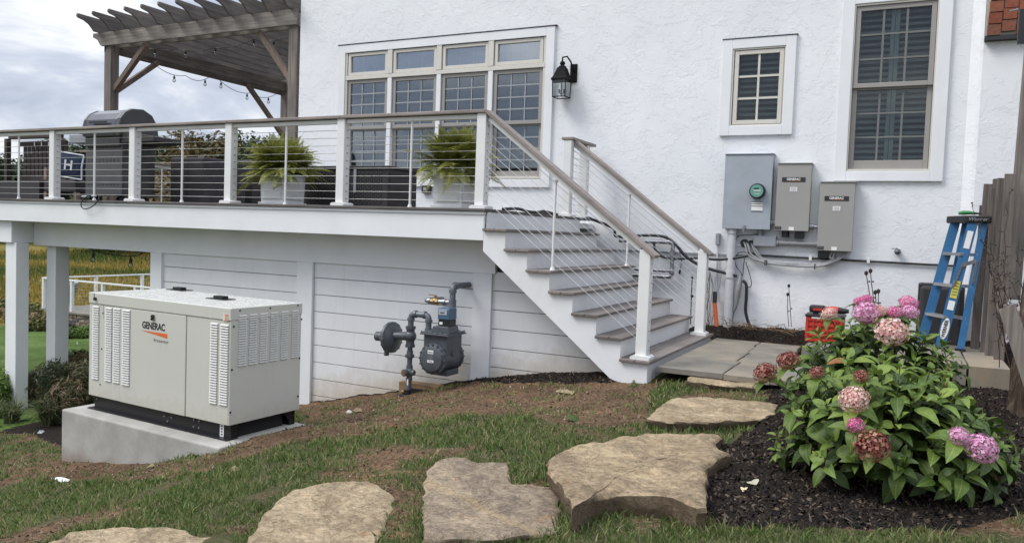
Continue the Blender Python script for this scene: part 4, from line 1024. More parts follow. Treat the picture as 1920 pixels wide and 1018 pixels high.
G().box(rx - .08, rx + .07, YM - .07, YM + .05, zm(0, 905).z - .03, zm(0, 905).z + .035).obj('pipe_clamp', 'black', gm_, bevel=.01)
G().box(rx + .015, rx + .03, YM - .06, YM - .058, vv.z - .12, vv.z - .06).obj('hang_tag', 'label_white', gm_)
# drum
fc = zm(505, 680, 6.36); bc = Vector((fc.x, 6.74, fc.z)); RD = .150
prof = [(6.345, .105), (6.35, .118), (6.362, .122), (6.375, .132), (6.38, RD), (6.40, RD), (6.402, .138), (6.70, .138), (6.702, RD), (6.725, RD), (6.73, .12), (6.75, .11), (6.755, .001)]
g = G().tube([Vector((fc.x, y, fc.z)) for y, r in prof], [r for y, r in prof], 32)
for k_ in range(16):
    t = 2 * math.pi * k_ / 16
    for ya, yb in ((6.362, 6.418), (6.69, 6.74)):
        p = Vector((fc.x + math.cos(t) * RD * .93, ya, fc.z + math.sin(t) * RD * .93)); g.cyl(p, Vector((p.x, yb, p.z)), .011, n=6)
g.obj('drum', 'meter_grey', gm_, smooth=35)
tp = zm(575, 508, 6.42).z
g = G().box(fc.x - .132, fc.x + .132, 6.42, 6.70, fc.z - .02, tp); g.box(fc.x - .16, fc.x + .165, 6.385, 6.73, tp, tp + .016); g.box(fc.x - .15, fc.x + .155, 6.395, 6.72, tp + .017, tp + .028)
for sx_ in range(6):
    for yy in (6.397, 6.718): g.cyl((fc.x - .145 + sx_ * .058, yy, tp + .01), (fc.x - .145 + sx_ * .058, yy, tp + .036), .008, n=6)
g.box(fc.x - .03, fc.x + .13, 6.45, 6.66, fc.z - .165, fc.z - .11)
g.obj('meter_body', 'meter_grey', gm_, bevel=.006)
hc = fc.x + .045
G().prism([(hc - .105, tp + .028), (hc + .10, tp + .028), (hc + .085, tp + .088), (hc - .085, tp + .088)], 6.43, 6.62).obj('meter_head', 'meter_grey', gm_, bevel=.006)
bx('index_base', 'black', gm_, hc - .045, hc + .085, 6.46, 6.58, tp + .089, tp + .15, .004)
ib = bx('index_box', 'blue_box', gm_, hc - .05, hc + .088, 6.45, 6.59, tp + .151, tp + .265, .012)
bx('index_window', 'elec_blue', ib, hc - .035, hc + .06, 6.4445, 6.449, tp + .20, tp + .255)
bx('index_digits', 'black', ib, hc - .015, hc + .03, 6.4435, 6.4442, tp + .215, tp + .225)
bx('index_sticker', 'label_white', ib, hc - .03, hc + .005, 6.4585, 6.4592, tp + .105, tp + .13)
g = G().box(fc.x - .035, fc.x + .03, 6.3425, 6.3435, fc.z + .055, fc.z + .09, 0); g.box(fc.x - .035, fc.x + .03, 6.3425, 6.3435, fc.z + .0, fc.z + .05, 2); g.box(fc.x - .036, fc.x + .034, 6.3425, 6.3435, fc.z - .03, fc.z - .005, 0)
g.box(fc.x - .03, fc.x + .025, 6.3415, 6.342, fc.z + .066, fc.z + .073, 1); g.box(fc.x - .02, fc.x + .02, 6.3415, 6.342, fc.z - .021, fc.z - .015, 1)
g.obj('meter_labels', ['label_white', 'ink', 'meter_pipe'], gm_)
g = G().cyl((fc.x + .134, 6.54, fc.z + .05), (fc.x + .145, 6.54, fc.z + .05), .03, n=14); g.obj('side_port', 'meter_grey', gm_)
bk = thing('wood_block', 'short raw timber block lying on the soil behind the gas riser', 'wood block', (-4.2, 6.8, -1.5))
wb0 = at_y(752, 722, 6.76); wb1 = at_y(825, 722, 6.76)
bx('block', 'raw_wood', bk, wb0.x, wb1.x, 6.72, 6.85, wb0.z - .105, wb0.z + .045, .004)
bx('black_clamp', 'black', bk, lerp(wb0.x, wb1.x, .32), lerp(wb0.x, wb1.x, .62), 6.70, 6.718, wb0.z - .085, wb0.z - .0, .004)

# ------------------------------------------------------------------ electrical gear on the wall
def cabinet(name, label, cat, x0, x1, z0, z1, mat, y0=9.35):
    t = thing(name, label, cat, ((x0 + x1) / 2, YW, z0))
    bx('enclosure', mat, t, x0 + .004, x1 - .004, y0 + .012, 9.498, z0 + .004, z1 - .006, .004)
    bx('cover', mat, t, x0, x1, y0, y0 + .011, z0, z1 - .012, .004)
    bx('rain_lip', mat, t, x0 - .006, x1 + .006, y0 - .012, 9.497, z1 - .010, z1, .002)
    return t
mb = cabinet('meter_cabinet', 'large blue grey electric meter cabinet with round green dial', 'electric meter', -1.932, -1.392, 0.156, 1.027, 'elec_blue')
c = Vector((-1.546, 9.35, .594))
g = G().cyl((c.x, 9.349, c.z), (c.x, 9.30, c.z), .088, n=28); g.cyl((c.x, 9.30, c.z), (c.x, 9.285, c.z), .088, .078, n=28); g.obj('meter_ring', 'black', mb, smooth=40)
fce = G().cyl((c.x, 9.2845, c.z), (c.x, 9.278, c.z), .072, n=28).obj('meter_face', 'meter_face', mb)
g = G().box(c.x - .03, c.x + .02, 9.2765, 9.2775, c.z + .018, c.z + .035, 0); g.box(c.x - .035, c.x + .045, 9.2765, 9.2775, c.z - .002, c.z + .010, 1); g.box(c.x - .03, c.x + .03, 9.2765, 9.2775, c.z - .035, c.z - .029, 1); g.obj('meter_display', ['ink', 'litter'], fce)
g = G(); x0 = c.x - .062; x1 = c.x + .065
g.box(x0, x1, 9.3465, 9.349, .362, .475, 0)
for z0, z1, m_ in ((.467, .475, 1), (.445, .452, 1), (.418, .426, 1), (.362, .370, 1)): g.box(x0, x1, 9.3455, 9.3463, z0, z1, 1)
g.obj('meter_labels', ['label_white', 'ink'], mb)
g = G().box(-1.696, -1.664, 9.335, 9.349, .16, .20); g.cyl((-1.68, 9.335, .165), (-1.68, 9.335, .12), .016, n=8); g.obj('hasp', 'galv', mb)
for nm, (x0, x1, z0, z1), lab in (('transfer_switch', (-1.341, -0.976, .151, .917), 'upper grey transfer switch box next to the meter cabinet'), ('transfer_switch', (-0.878, -0.518, -.056, .71), 'lower grey transfer switch box under the tall window')):
    t = cabinet(nm, lab, 'transfer switch', x0, x1, z0, z1, 'elec_grey', 9.36)
    bz = z1 - .188; xc = (x0 + x1) / 2
    bx('name_plate', 'ink', t, xc - .128, xc + .122, 9.356, 9.3595, bz - .026, bz + .026)
    o = piece('brand_lettering', text_mesh('GENERAC', .036, 'ink_white', .0012, 0.92), t, (xc - .004, 9.3554, bz + .003), FR)
    bx('brand_line', 'orange_print', t, xc - .05, xc + .07, 9.3545, 9.3555, bz - .0145, bz - .0115)
    g = G().box(xc - .038, xc + .04, 9.357, 9.3595, bz - .135, bz - .085, 0)
    for k_ in range(4): g.box(xc - .03, xc + .03, 9.356, 9.3568, bz - .127 + k_ * .0105, bz - .124 + k_ * .0105, 1)
    g.obj('info_label', ['label_white', 'grey_print'], t)
    g = G().box(x0 + .004, x0 + .072, 9.357, 9.3595, z0 + .012, z0 + .048, 0); g.box(x0 + .012, x0 + .064, 9.356, 9.3568, z0 + .034, z0 + .038, 1); g.box(x0 + .012, x0 + .064, 9.356, 9.3568, z0 + .022, z0 + .025, 1); g.obj('warning_label', ['ink', 'grey_print'], t)
    bx('white_label', 'label_white', t, xc - .03, xc + .027, 9.357, 9.3595, z0 + .006, z0 + .045)
    g = G().box(xc + .03 if x0 < -1 else x0 + .01, xc + .13 if x0 < -1 else x0 + .115, 9.40, 9.47, z0 - .085, z0 - .002)
    for k_ in range(3): cx_ = (xc + .047 if x0 < -1 else x0 + .028) + k_ * .033; g.cyl((cx_, 9.40, z0 - .05), (cx_, 9.392, z0 - .05), .014, n=8)
    g.obj('lug_block', 'black', t)
    if x0 < -1: G().cyl((xc - .07, 9.43, z0), (xc - .07, 9.43, z0 - .075), .04, n=12).obj('conduit_hub', 'black', t)
cn = thing('conduit_run', 'grey conduit pipes and junction box linking the electric boxes', 'conduit', (-1.4, 9.5, 0))
G().cyl((-1.40, 9.43, .24), (-1.335, 9.43, .24), .034, n=12).obj('nipple', 'pvc', cn, smooth=40)
g = G().cyl((-0.98, 9.43, .205), (-0.93, 9.43, .205), .036, n=12); g.cyl((-0.93, 9.43, .205), (-0.87, 9.43, .205), .020, n=12); g.obj('nipple', 'galv', cn, smooth=40)
bx('junction_box', 'pvc', cn, -1.575, -1.325, 9.40, 9.497, -.035, .085, .006)
g = G().cyl((-1.33, 9.45, .012), (-0.876, 9.45, .012), .03, n=12); g.cyl((-1.335, 9.45, .012), (-1.30, 9.45, .012), .04, n=12); g.cyl((-.905, 9.45, .012), (-.876, 9.45, .012), .038, n=12); g.obj('conduit', 'cable_grey', cn, smooth=40)
G().cyl((-1.51, 9.45, .085), (-1.51, 9.45, .155), .034, n=12).obj('conduit', 'pvc', cn, smooth=40)
sv = thing('service_conduit', 'wide painted conduit going from the meter cabinet into the soil', 'conduit', (-1.82, 9.45, -1.0))
g = G().tube([(-1.83, 9.43, .155), (-1.825, 9.43, .12), (-1.825, 9.43, -1.3)], .052, 16); g.cyl((-1.825, 9.43, .155), (-1.825, 9.43, .10), .060, n=16); g.cyl((-1.825, 9.43, -.42), (-1.825, 9.43, -.34), .062, n=16); g.obj('pipe', 'pvc_white', sv, smooth=40)
th = thing('thin_conduit', 'slim white conduit with a small grey box standing against the stucco', 'conduit', (-2.0, 9.47, -1.0))
G().cyl((-1.998, 9.475, -.02), (-1.985, 9.475, -.66), .012, n=10).obj('pipe', 'pvc_white', th); bx('end_box', 'pvc', th, -2.02, -1.972, 9.44, 9.497, -.04, .10, .008)
mk = thing('marker_tube', 'orange plastic marker tube with black top leaning on the wall', 'marker tube', (-1.97, 9.42, -1.0))
G().tube([at_y(1340, 568, 9.40), at_y(1344, 612, 9.36)], .024, 12).obj('tube', 'orange', mk, smooth=40)
G().tube([at_y(1340.5, 547, 9.42), at_y(1340, 568, 9.40)], .026, 12).obj('cap', 'black', mk, smooth=40)
def cable(name, label, cat, pts, r, mat, n=10, sub=6):
    """smooth cable through the points"""
    P_ = [Vector(p) for p in pts]; path = []
    Q = [P_[0]] + P_ + [P_[-1]]
    for i in range(1, len(Q) - 2):
        a, b, c_, d = Q[i - 1], Q[i], Q[i + 1], Q[i + 2]
        for k_ in range(sub):
            t = k_ / sub; path.append(0.5 * ((2 * b) + (c_ - a) * t + (2 * a - 5 * b + 4 * c_ - d) * t * t + (3 * b - a - 3 * c_ + d) * t ** 3))
    path.append(P_[-1]); g = G().tube(path, r, n)
    if label is None: return g
    t = thing(name, label, cat, P_[0]); g.obj('jacket', mat, t, smooth=60); return t
def ze(a, b, y=9.44): return at_y(1330 + a / 4.073, 270 + b / 4.073, y)
def zp(a, b, y=9.40): return at_y(1180 + a / 4.63, 420 + b / 4.63, y)
ck = thing('cable_bundle', 'sagging bundle of grey cables under the transfer switches', 'cable', (-1.3, 9.45, -.1))
for k_, (a, b) in enumerate((((262, 748), (1040, 830)), ((285, 752), (1010, 832)), ((320, 760), (955, 835)), ((335, 764), (930, 840)))):
    o_ = k_ * 7
    cable('', None, '', [ze(a[0], a[1], 9.49), ze(a[0] + 15, a[1] + 30, 9.44), ze(a[0] + 40, 855 - o_, 9.43), ze(430, 905 - o_, 9.42 + .008 * k_), ze(620, 930 - o_ * .7, 9.43), ze(820, 935 - o_, 9.42 + .008 * k_), ze(940, 905 - o_, 9.43), ze(b[0] - 10, b[1] + 25, 9.42), ze(b[0] + 10, b[1] - 20, 9.43)], .0125, 'cable_grey').obj('cable', 'cable_grey', ck, smooth=60)
g = G()
for a, b in ((438, 905), (425, 905), (805, 935)): p = ze(a, b, 9.41); g.cyl(p - Z_ * .035, p + Z_ * .03, .006, n=6)
g.obj('cable_tie', 'black', ck)
for a in (270, 322): p = ze(a, 758, 9.497); G().cyl(p, p - Y_ * .02, .05 if a < 300 else .036, n=14).obj('wall_sleeve', 'black', ck)
wp = thing('wall_pipe', 'thin black pipe clipped along the stucco below the electric boxes', 'pipe', (-.5, 9.48, -.15))
G().tube([Vector((-1.65, 9.475, -.115)), Vector((-1.48, 9.478, -.142)), Vector((-.6, 9.478, -.152)), Vector((.50, 9.478, -.165))], .012, 8).obj('pipe', 'black', wp)
for x in (-.95, -.35): bx('clip', 'label_white', wp, x - .015, x + .015, 9.462, 9.497, -.175, -.125)
sc_ = thing('wall_seam', 'faint grey ledge strip low on the stucco beside the stairs', 'ledge', (-2.6, 9.49, -.15))
bx('strip', 'pvc', sc_, -3.3, -1.66, 9.485, 9.499, -.165, -.145)
cable('black_cable', 'thick black cable looping from the deck end down to the meter pipe', 'cable', [Vector((-3.56, 9.1, .24)), at_y(1112, 412, 9.2), at_y(1150, 428, 9.3), zp(-110, 108), zp(95, 100), zp(240, 102), zp(330, 122), zp(400, 175), zp(480, 270), zp(560, 330), zp(680, 385), zp(830, 425), zp(935, 452)], .018, 'black', 10)
cable('black_cable', 'thick black cable crossing the wall into the cable sleeve', 'cable', [zp(210, 150), zp(225, 220), zp(270, 275), zp(370, 300), zp(500, 300), zp(600, 295), zp(760, 308), zp(900, 298), zp(1030, 275)], .016, 'black', 10)
cable('black_cable', 'black cable curving from the cable joint down into the mulch', 'cable', [zp(985, 490), zp(1015, 530), zp(1015, 640), zp(1010, 760), zp(1040, 870), zp(1080, 925), zp(1130, 950, 9.3)], .018, 'black', 10)
j = thing('cable_joint', 'grey cable joint box hanging beside the painted conduit', 'cable joint', zp(945, 560))
g = G().tube([zp(965, 450, 9.42), zp(955, 520, 9.41), zp(940, 590, 9.41), zp(930, 690, 9.42), zp(905, 760, 9.43)], [.022, .032, .036, .022, .014], 10); g.obj('body', 'cable_grey', j, smooth=60)
for k_, pl in enumerate(([(915, 310), (930, 370), (975, 430), (965, 455)], [(1000, 295), (990, 380), (985, 450)], [(1010, 330), (1040, 420), (1060, 510), (1045, 550), (1000, 520)], [(905, 760), (895, 830), (880, 885)], [(920, 290), (950, 250), (1000, 245), (1020, 260)], [(850, 280), (860, 230), (910, 190), (970, 180)], [(925, 130), (960, 100), (1060, 95), (1150, 75)])):
    cable('', None, '', [zp(a, b, 9.45) for a, b in pl], .005, '', 6).obj('thin_wire', 'white' if k_ == 5 else 'black', j)
cable('', None, '', [zp(840, 375, 9.46), zp(800, 440, 9.46), zp(785, 540, 9.46), zp(765, 580, 9.46)], .003, '', 5).obj('thin_wire', 'cable_grey', j)
# heating and condensate pipes behind the stairs
pp = thing('wall_pipes', 'galvanised gas pipe loop on the wall behind the stairs', 'pipe', (-2.7, 9.4, -.3))
def pipe2(ps, r=.026): return G().tube(elbow_path(ps, .05), r, 12).obj('pipe', 'galv', pp, smooth=40)
a0 = zp(380, 160); a1 = zp(360, 460)
pipe2([Vector((-3.2, 9.4, a0.z)), Vector((a0.x, 9.4, a0.z)), Vector((a0.x, 9.4, a1.z)), Vector((-3.2, 9.4, a1.z))])
zmid = zp(300, 405).z; pipe2([Vector((-3.2, 9.4, zmid)), Vector((a0.x, 9.4, zmid))], .022)
g = G()
for p in (Vector((a0.x - .05, 9.4, a0.z)), Vector((a0.x, 9.4, zmid)), Vector((a0.x, 9.4, a1.z + .05))): g.ball(p, .034, 10)
g.obj('fitting', 'galv', pp, smooth=40)
sp_ = thing('iron_spike', 'black iron plant hook standing in the mulch by the stairs', 'garden stake', zp(545, 800, 9.2))
g = G().cyl(zp(545, 470, 9.2), zp(530, 870, 9.2), .007, n=6); g.ball(zp(545, 465, 9.2), .016, 8); g.ball(zp(545, 625, 9.2), .02, 8); g.obj('rod', 'black', sp_)
lk = thing('hanging_switch', 'thin cord with a black plug hanging on the wall', 'cord', zp(440, 240))
G().tube([zp(435, 240, 9.48), zp(452, 320, 9.48), zp(440, 400, 9.48)], .003, 5).obj('cord', 'black', lk); G().cyl(zp(440, 400, 9.48), zp(434, 432, 9.48), .012, n=8).obj('plug', 'black', lk)
sg = thing('wall_spigot', 'small rusty spigot stub on the stucco left of the ladder', 'spigot', at_y(1683, 470, 9.5))
p = at_y(1683, 472, 9.5); g = G().cyl(p, p - Y_ * .06, .028, n=10); g.ball(p - Y_ * .06, .035, 8); g.cyl(p - Y_ * .06 + Z_ * .03 - X_ * .06, p - Y_ * .06 + Z_ * .035, .004, n=5); g.obj('body', 'meter_grey', sg, smooth=40)
# lantern
ln = thing('wall_lantern', 'black carriage lantern with clear glass on the stucco wall', 'lantern', (-4.03, 9.5, 2.0))
lc = Vector((-4.055, 9.36, 0))
bx('back_plate', 'iron', ln, -4.0, -3.90, 9.485, 9.498, 1.98, 2.22, .01)
g = G().tube([Vector((-3.95, 9.48, 2.12)), Vector((-3.97, 9.44, 2.23)), Vector((-4.01, 9.40, 2.30)), Vector((-4.055, 9.36, 2.285)), Vector((-4.06, 9.36, 2.23))], .011, 8); g.obj('arm', 'iron', ln, smooth=50)
prof = [(2.235, .012), (2.225, .03), (2.20, .036), (2.185, .022), (2.17, .045), (2.155, .055), (2.15, .03)]
g = G().tube([lc + Z_ * z for z, r in prof], [r for z, r in prof], 12)
sq = lambda w, z: [(lc.x - w, lc.y - w, z), (lc.x + w, lc.y - w, z), (lc.x + w, lc.y + w, z), (lc.x - w, lc.y + w, z)]
g.add(sq(.05, 2.15) + sq(.085, 2.04) + sq(.108, 2.005) + sq(.108, 1.985), [(0, 1, 5, 4), (1, 2, 6, 5), (2, 3, 7, 6), (3, 0, 4, 7), (4, 5, 9, 8), (5, 6, 10, 9), (6, 7, 11, 10), (7, 4, 8, 11), (8, 9, 13, 12), (9, 10, 14, 13), (10, 11, 15, 14), (11, 8, 12, 15), (12, 13, 14, 15)])
g.obj('roof', 'iron', ln)
g = G()
for sx_ in (-1, 1):
    for sy_ in (-1, 1): g.bar(lc + Vector((sx_ * .092, sy_ * .092, 1.985)), lc + Vector((sx_ * .085, sy_ * .085, 1.775)), .009, .009)
for w_, z in ((.088, 1.775),):
    c4 = [Vector(p) for p in sq(w_, z)]
    for i in range(4): g.bar(c4[i], c4[(i + 1) % 4], .01, .01)
g.obj('cage', 'iron', ln)
g = G().add(sq(.086, 1.984) + sq(.080, 1.78), [(0, 4, 5, 1), (1, 5, 6, 2), (2, 6, 7, 3), (3, 7, 4, 0)]); g.obj('glass', 'lamp_glass', ln)
g = G().cyl(lc + Z_ * 1.985, lc + Z_ * 1.79, .008, n=6)
for k_ in range(3):
    t = k_ * 2.1; p = lc + Vector((math.cos(t) * .035, math.sin(t) * .035, 1.83)); g.cyl(lc + Z_ * 1.81, p, .004, n=5); g.cyl(p, p + Z_ * .045, .010, n=8)
g.obj('candle_cluster', 'black', ln)

# ------------------------------------------------------------------ things standing on the deck
DZ = 0.229
def bush_mesh_leaf(L, Wd, fold=.25, droop=.35, n=6, wavy=0.0):
    """ovate pointed leaf along +x; returns verts, faces, uvs"""
    vs, fs, uv = [], [], []
    for i in range(n + 1):
        t = i / n; w_ = Wd * (math.sin(math.pi * min(1, t ** 0.75)) ** 0.8) * (1 - .25 * t) if 0 < t < 1 else 0.0
        x = L * (t - droop * .25 * t * t); zc = -droop * L * t * t * .6 + .05 * L * math.sin(math.pi * t)
        for s_ in (-1, 0, 1):
            vs.append((x, s_ * w_, zc + (abs(s_) * fold * w_) + wavy * w_ * math.sin(t * 14 + s_))); uv.append((t, s_ * (w_ / max(Wd, 1e-6))))
    for i in range(n):
        a = i * 3
        fs += [(a, a + 3, a + 4, a + 1), (a + 1, a + 4, a + 5, a + 2)]
    return vs, fs, uv
def leaf_mesh(name, spec, mat):
    vs, fs, uv = spec; me = bpy.data.meshes.new(name); me.from_pydata(vs, [], fs); me.materials.append(M[mat])
    u = me.uv_layers.new(name='UVMap')
    for l in me.loops: u.data[l.index].uv = uv[l.vertex_index]
    me.polygons.foreach_set('use_smooth', [True] * len(me.polygons)); me.update(); return me
def merge_leaves(name, items, mats):
    """items: (spec, matrix, material index)"""
    V, Fc, U, MI = [], [], [], []
    for spec, mx_, mi in items:
        b = len(V); V += [tuple(mx_ @ Vector(v)) for v in spec[0]]; Fc += [tuple(b + i for i in f) for f in spec[1]]; U += spec[2]; MI += [mi] * len(spec[1])
    me = bpy.data.meshes.new(name); me.from_pydata(V, [], Fc)
    for m_ in mats: me.materials.append(M[m_])
    u = me.uv_layers.new(name='UVMap'); li = np.zeros(len(me.loops), np.int32); me.loops.foreach_get('vertex_index', li)
    u.data.foreach_set('uv', np.array(U, np.float32)[li].ravel()); me.polygons.foreach_set('material_index', MI)
    me.polygons.foreach_set('use_smooth', [True] * len(me.polygons)); me.update(); return me
def frond_mesh(seed):
    rnd = random.Random(seed); polys = []; tn = []
    n = 38; L = 1.0; dr = rnd.uniform(.45, .85)
    def pt(t): return Vector((L * (t - .18 * dr * t * t), .03 * math.sin(t * 3 + seed), .28 * t - dr * .75 * t * t))
    for i in range(1, n):
        t = i / n; p = pt(t); d = (pt(t + .02) - p).normalized(); ln = .21 * math.sin(math.pi * min(1, t ** .6)) * (1 - .45 * t) + .015
        for s_ in (-1, 1):
            sd_ = Vector((0, s_, 0)); q = p + (sd_ * .94 + d * .34).normalized() * ln + Vector((0, 0, -ln * rnd.uniform(.0, .45)))
            wv = d * .0135; m_ = p.lerp(q, .55)
            polys.append([p - wv, m_ - wv * .9 + Vector((0, 0, .006)), q, m_ + wv * .9 + Vector((0, 0, .006))]); tn.append(min(1, .25 + .6 * t + rnd.uniform(-.2, .2)))
    for i in range(0, n - 1, 2):
        a = pt(i / n); b = pt((i + 2) / n); wv = Vector((0, .006, 0)); polys.append([a - wv, b - wv * .6, b + wv * .6, a + wv]); tn.append(.6)
    return numpy_mesh('frond', np.array([[tuple(v) for v in p] for p in polys]), 4, 'fern', np.array(tn))
FR_M = [frond_mesh(i) for i in range(5)]
def fern(label, cx_, cy_, cz_, n, R, seed):
    rnd = random.Random(seed); t = thing('fern', label, 'fern', (cx_, cy_, cz_), group=None)
    for i in range(n):
        az_ = rnd.uniform(0, 2 * math.pi); el = rnd.uniform(-.35, 1.25) if i > n * .35 else rnd.uniform(.7, 1.45)
        s_ = R * rnd.uniform(.75, 1.15) * (1.0 if el < 1 else .92)
        f = bpy.data.objects.new('frond', rnd.choice(FR_M)); COL.objects.link(f); f.parent = t
        f.location = (rnd.uniform(-.10, .10), rnd.uniform(-.10, .10), rnd.uniform(-.04, .03)); f.rotation_euler = (rnd.uniform(-.5, .5), -el, az_); f.scale = (s_, s_ * 1.1, s_)
    return t
def planter(label, x1, y0, w_, h):
    t = thing('planter', label, 'planter', (x1 - w_ / 2, y0 + w_ / 2, DZ))
    x0 = x1 - w_; y1 = y0 + w_; b = .012
    g = G().add([(x0 + b, y0 + b, DZ), (x1 - b, y0 + b, DZ), (x1 - b, y1 - b, DZ), (x0 + b, y1 - b, DZ), (x0, y0, DZ + h), (x1, y0, DZ + h), (x1, y1, DZ + h), (x0, y1, DZ + h)], [(0, 1, 5, 4), (1, 2, 6, 5), (2, 3, 7, 6), (3, 0, 4, 7), (4, 5, 6, 7)])
    g.obj('body', 'planter', t, bevel=.005)
    bx('base_moulding', 'planter', t, x0 - .012, x1 + .012, y0 - .012, y1 + .012, DZ, DZ + .035, .004); bx('top_rim', 'planter', t, x0 - .012, x1 + .012, y0 - .012, y1 + .012, DZ + h - .03, DZ + h, .004)
    g = G().box(x0 + .04, x1 - .04, y0 - .004, y0 + .008, DZ + .07, DZ + h - .06); g.box(x1 - .008, x1 + .004, y0 + .04, y1 - .04, DZ + .07, DZ + h - .06); g.obj('panel', 'planter', t, bevel=.003)
planter('white square planter under the left fern', -6.30, 6.78, .36, .36); planter('white square planter under the right fern beside the corner post', -3.98, 6.78, .34, .40)
fern('left of the two yellow green ferns on the deck', -6.48, 6.96, .62, 300, .50, 3)
fern('right of the two yellow green ferns beside the corner post', -4.15, 6.95, .66, 300, .48, 8)
sb = thing('storage_box', 'long dark wicker storage box between the two ferns', 'storage box', (-6, 7.8, DZ))
bx('body', 'wicker', sb, -6.72, -5.39, 7.5, 8.1, DZ, .70, .006); bx('lid', 'wicker', sb, -6.74, -5.37, 7.48, 8.12, .702, .735, .006)
g = G()
for i in range(36):
    for j in range(9):
        x = -6.62 + i * .032; z = .285 + j * .042 + (.021 if i % 2 else 0); g.box(x, x + .022, 7.494, 7.5005, z, z + .026)
g.obj('weave', 'cover', sb, kind='stuff')
bx('latch_strap', 'pvc', sb, -5.88, -5.84, 7.488, 7.493, .42, .70)
for i in range(6): bx('side_slat', 'cover', sb, -5.389, -5.384, 7.54, 8.06, .27 + i * .07, .31 + i * .07)
ob = thing('wall_outlet', 'small dark outdoor outlet box low on the wall by the right fern', 'outlet', at_y(800, 356, 9.5))
p = at_y(800, 356, 9.47); bx('cover', 'black', ob, p.x - .07, p.x + .07, 9.44, 9.498, p.z - .05, p.z + .06, .006); bx('plug', 'pvc', ob, p.x - .03, p.x + .02, 9.42, 9.44, p.z - .02, p.z + .03, .004)
# grill seen from behind
gl = thing('gas_grill', 'black gas grill with rounded hood seen from behind', 'grill', (-9.8, 7.4, DZ))
bx('cart_panel', 'grill_cart', gl, -10.20, -9.45, 7.10, 7.12, .32, 1.10, .004); bx('cart_side', 'grill', gl, -9.47, -9.451, 7.122, 7.62, .32, 1.12, .004); bx('cart_side', 'grill', gl, -10.20, -10.18, 7.122, 7.62, .32, 1.12, .004)
bx('bottom_shelf', 'grill', gl, -10.18, -9.47, 7.122, 7.62, .32, .36)
prof = [(7.04, 1.11), (7.03, 1.22), (7.06, 1.34), (7.13, 1.43), (7.24, 1.49), (7.42, 1.505), (7.56, 1.44), (7.64, 1.32), (7.68, 1.11)]
G().prismx(prof, -10.15, -9.52).obj('hood', 'grill_hood', gl, bevel=.01)
G().prismx([(y, z + .012) if z > 1.2 else (y, z) for y, z in prof], -9.518, -9.44).obj('hood_end', 'grill', gl, bevel=.012); G().prismx([(y, z + .008) for y, z in prof], -10.19, -10.152).obj('hood_end', 'grill', gl, bevel=.008)
bx('firebox', 'grill', gl, -10.16, -9.46, 7.06, 7.66, .98, 1.108, .01)
g = G().bar((-10.0, 7.01, 1.30), (-9.66, 7.01, 1.30), .02, .02); g.obj('hood_handle', 'black', gl)
bx('side_shelf', 'pvc', gl, -10.56, -10.21, 7.10, 7.55, 1.04, 1.16, .008)
G().add([(-9.44, 7.08, 1.18), (-8.86, 7.12, 1.10), (-8.86, 7.6, 1.10), (-9.44, 7.62, 1.18), (-9.44, 7.08, 1.02), (-8.86, 7.12, 1.04), (-8.86, 7.6, 1.04), (-9.44, 7.62, 1.02)], [(0, 1, 2, 3), (7, 6, 5, 4), (0, 4, 5, 1), (1, 5, 6, 2), (2, 6, 7, 3), (3, 7, 4, 0)]).obj('side_shelf', 'cover', gl, bevel=.006)
g = G()
for r_, z in ((6, .99), (6, .965), (6, .80), (6, .775), (6, .46)):
    for i in range(9): x = -10.15 + i * .075; g.box(x, x + .05, 7.0985, 7.0995, z, z + .013)
g.obj('vent_slots', 'ink', gl, kind=None)
for x in (-10.1, -9.55):
    for y in (7.2, 7.55): G().cyl((x - .02, y, DZ + .045), (x + .02, y, DZ + .045), .045, n=14).obj('wheel', 'black', gl)
bx('data_plate', 'label_white', gl, -9.60, -9.55, 7.0975, 7.0985, .99, 1.07)
# cable loop hanging over the deck edge
cable('power_cable', 'short black cord loop hanging over the deck edge below the grill', 'cord', [at_y(186, 366, 6.47), at_y(184, 376, 6.45), at_y(172, 388, 6.45), at_y(158, 392, 6.45), at_y(152, 385, 6.45), at_y(156, 374, 6.45), at_y(168, 366, 6.47)], .007, 'black', 8)
gv = thing('work_gloves', 'pale folded cloth lying at the deck edge by the cord', 'cloth', at_y(160, 369, 6.52))
g = G().ball(at_y(160, 369, 6.53), .05, 10, sq=(1.5, .7, .28)); g.ball(at_y(176, 368, 6.54), .04, 8, sq=(1, .8, .4)); g.obj('cloth', 'elec_blue', gv, smooth=True)
# covered furniture
for nm, lab, a in (('furniture_cover', 'charcoal fabric cover over furniture right of the grill', (-9.55, -8.87, 7.95, 8.75, DZ, .92)), ('furniture_cover', 'darker covered block behind the left fern', (-9.35, -8.95, 8.95, 9.6, DZ, .985))):
    t = thing(nm, lab, 'furniture cover', ((a[0] + a[1]) / 2, a[2], DZ))
    g = G(); nxx = 8
    for ang in range(1): pass
    bx('cover', 'cover' if a[0] < -9.4 else 'wicker', t, *a, .03)
    bx('seam', 'ink', t, (a[0] + a[1]) / 2 + .02, (a[0] + a[1]) / 2 + .035, a[2] - .002, a[2] + .01, DZ + .01, a[5] - .03); bx('hem', 'ink', t, a[0] - .004, a[1] + .004, a[2] - .004, a[3] + .004, DZ, DZ + .03)
hc_ = thing('slatted_cabana', 'dark slatted timber swing frame at the left end of the deck', 'swing seat', (-13.8, 8.6, DZ))
bx('top_beam', 'maroon', hc_, -14.45, -13.02, 8.57, 8.66, 1.36, 1.42, .004)
for i in range(11): bx('back_slat', 'maroon', hc_, -14.30 + i * .115, -14.215 + i * .115, 8.75, 8.77, .62, 1.33, .003)
bx('rail', 'maroon', hc_, -14.4, -13.05, 8.72, 8.748, 1.25, 1.33, .003); bx('rail', 'maroon', hc_, -14.4, -13.05, 8.72, 8.748, .62, .70, .003)
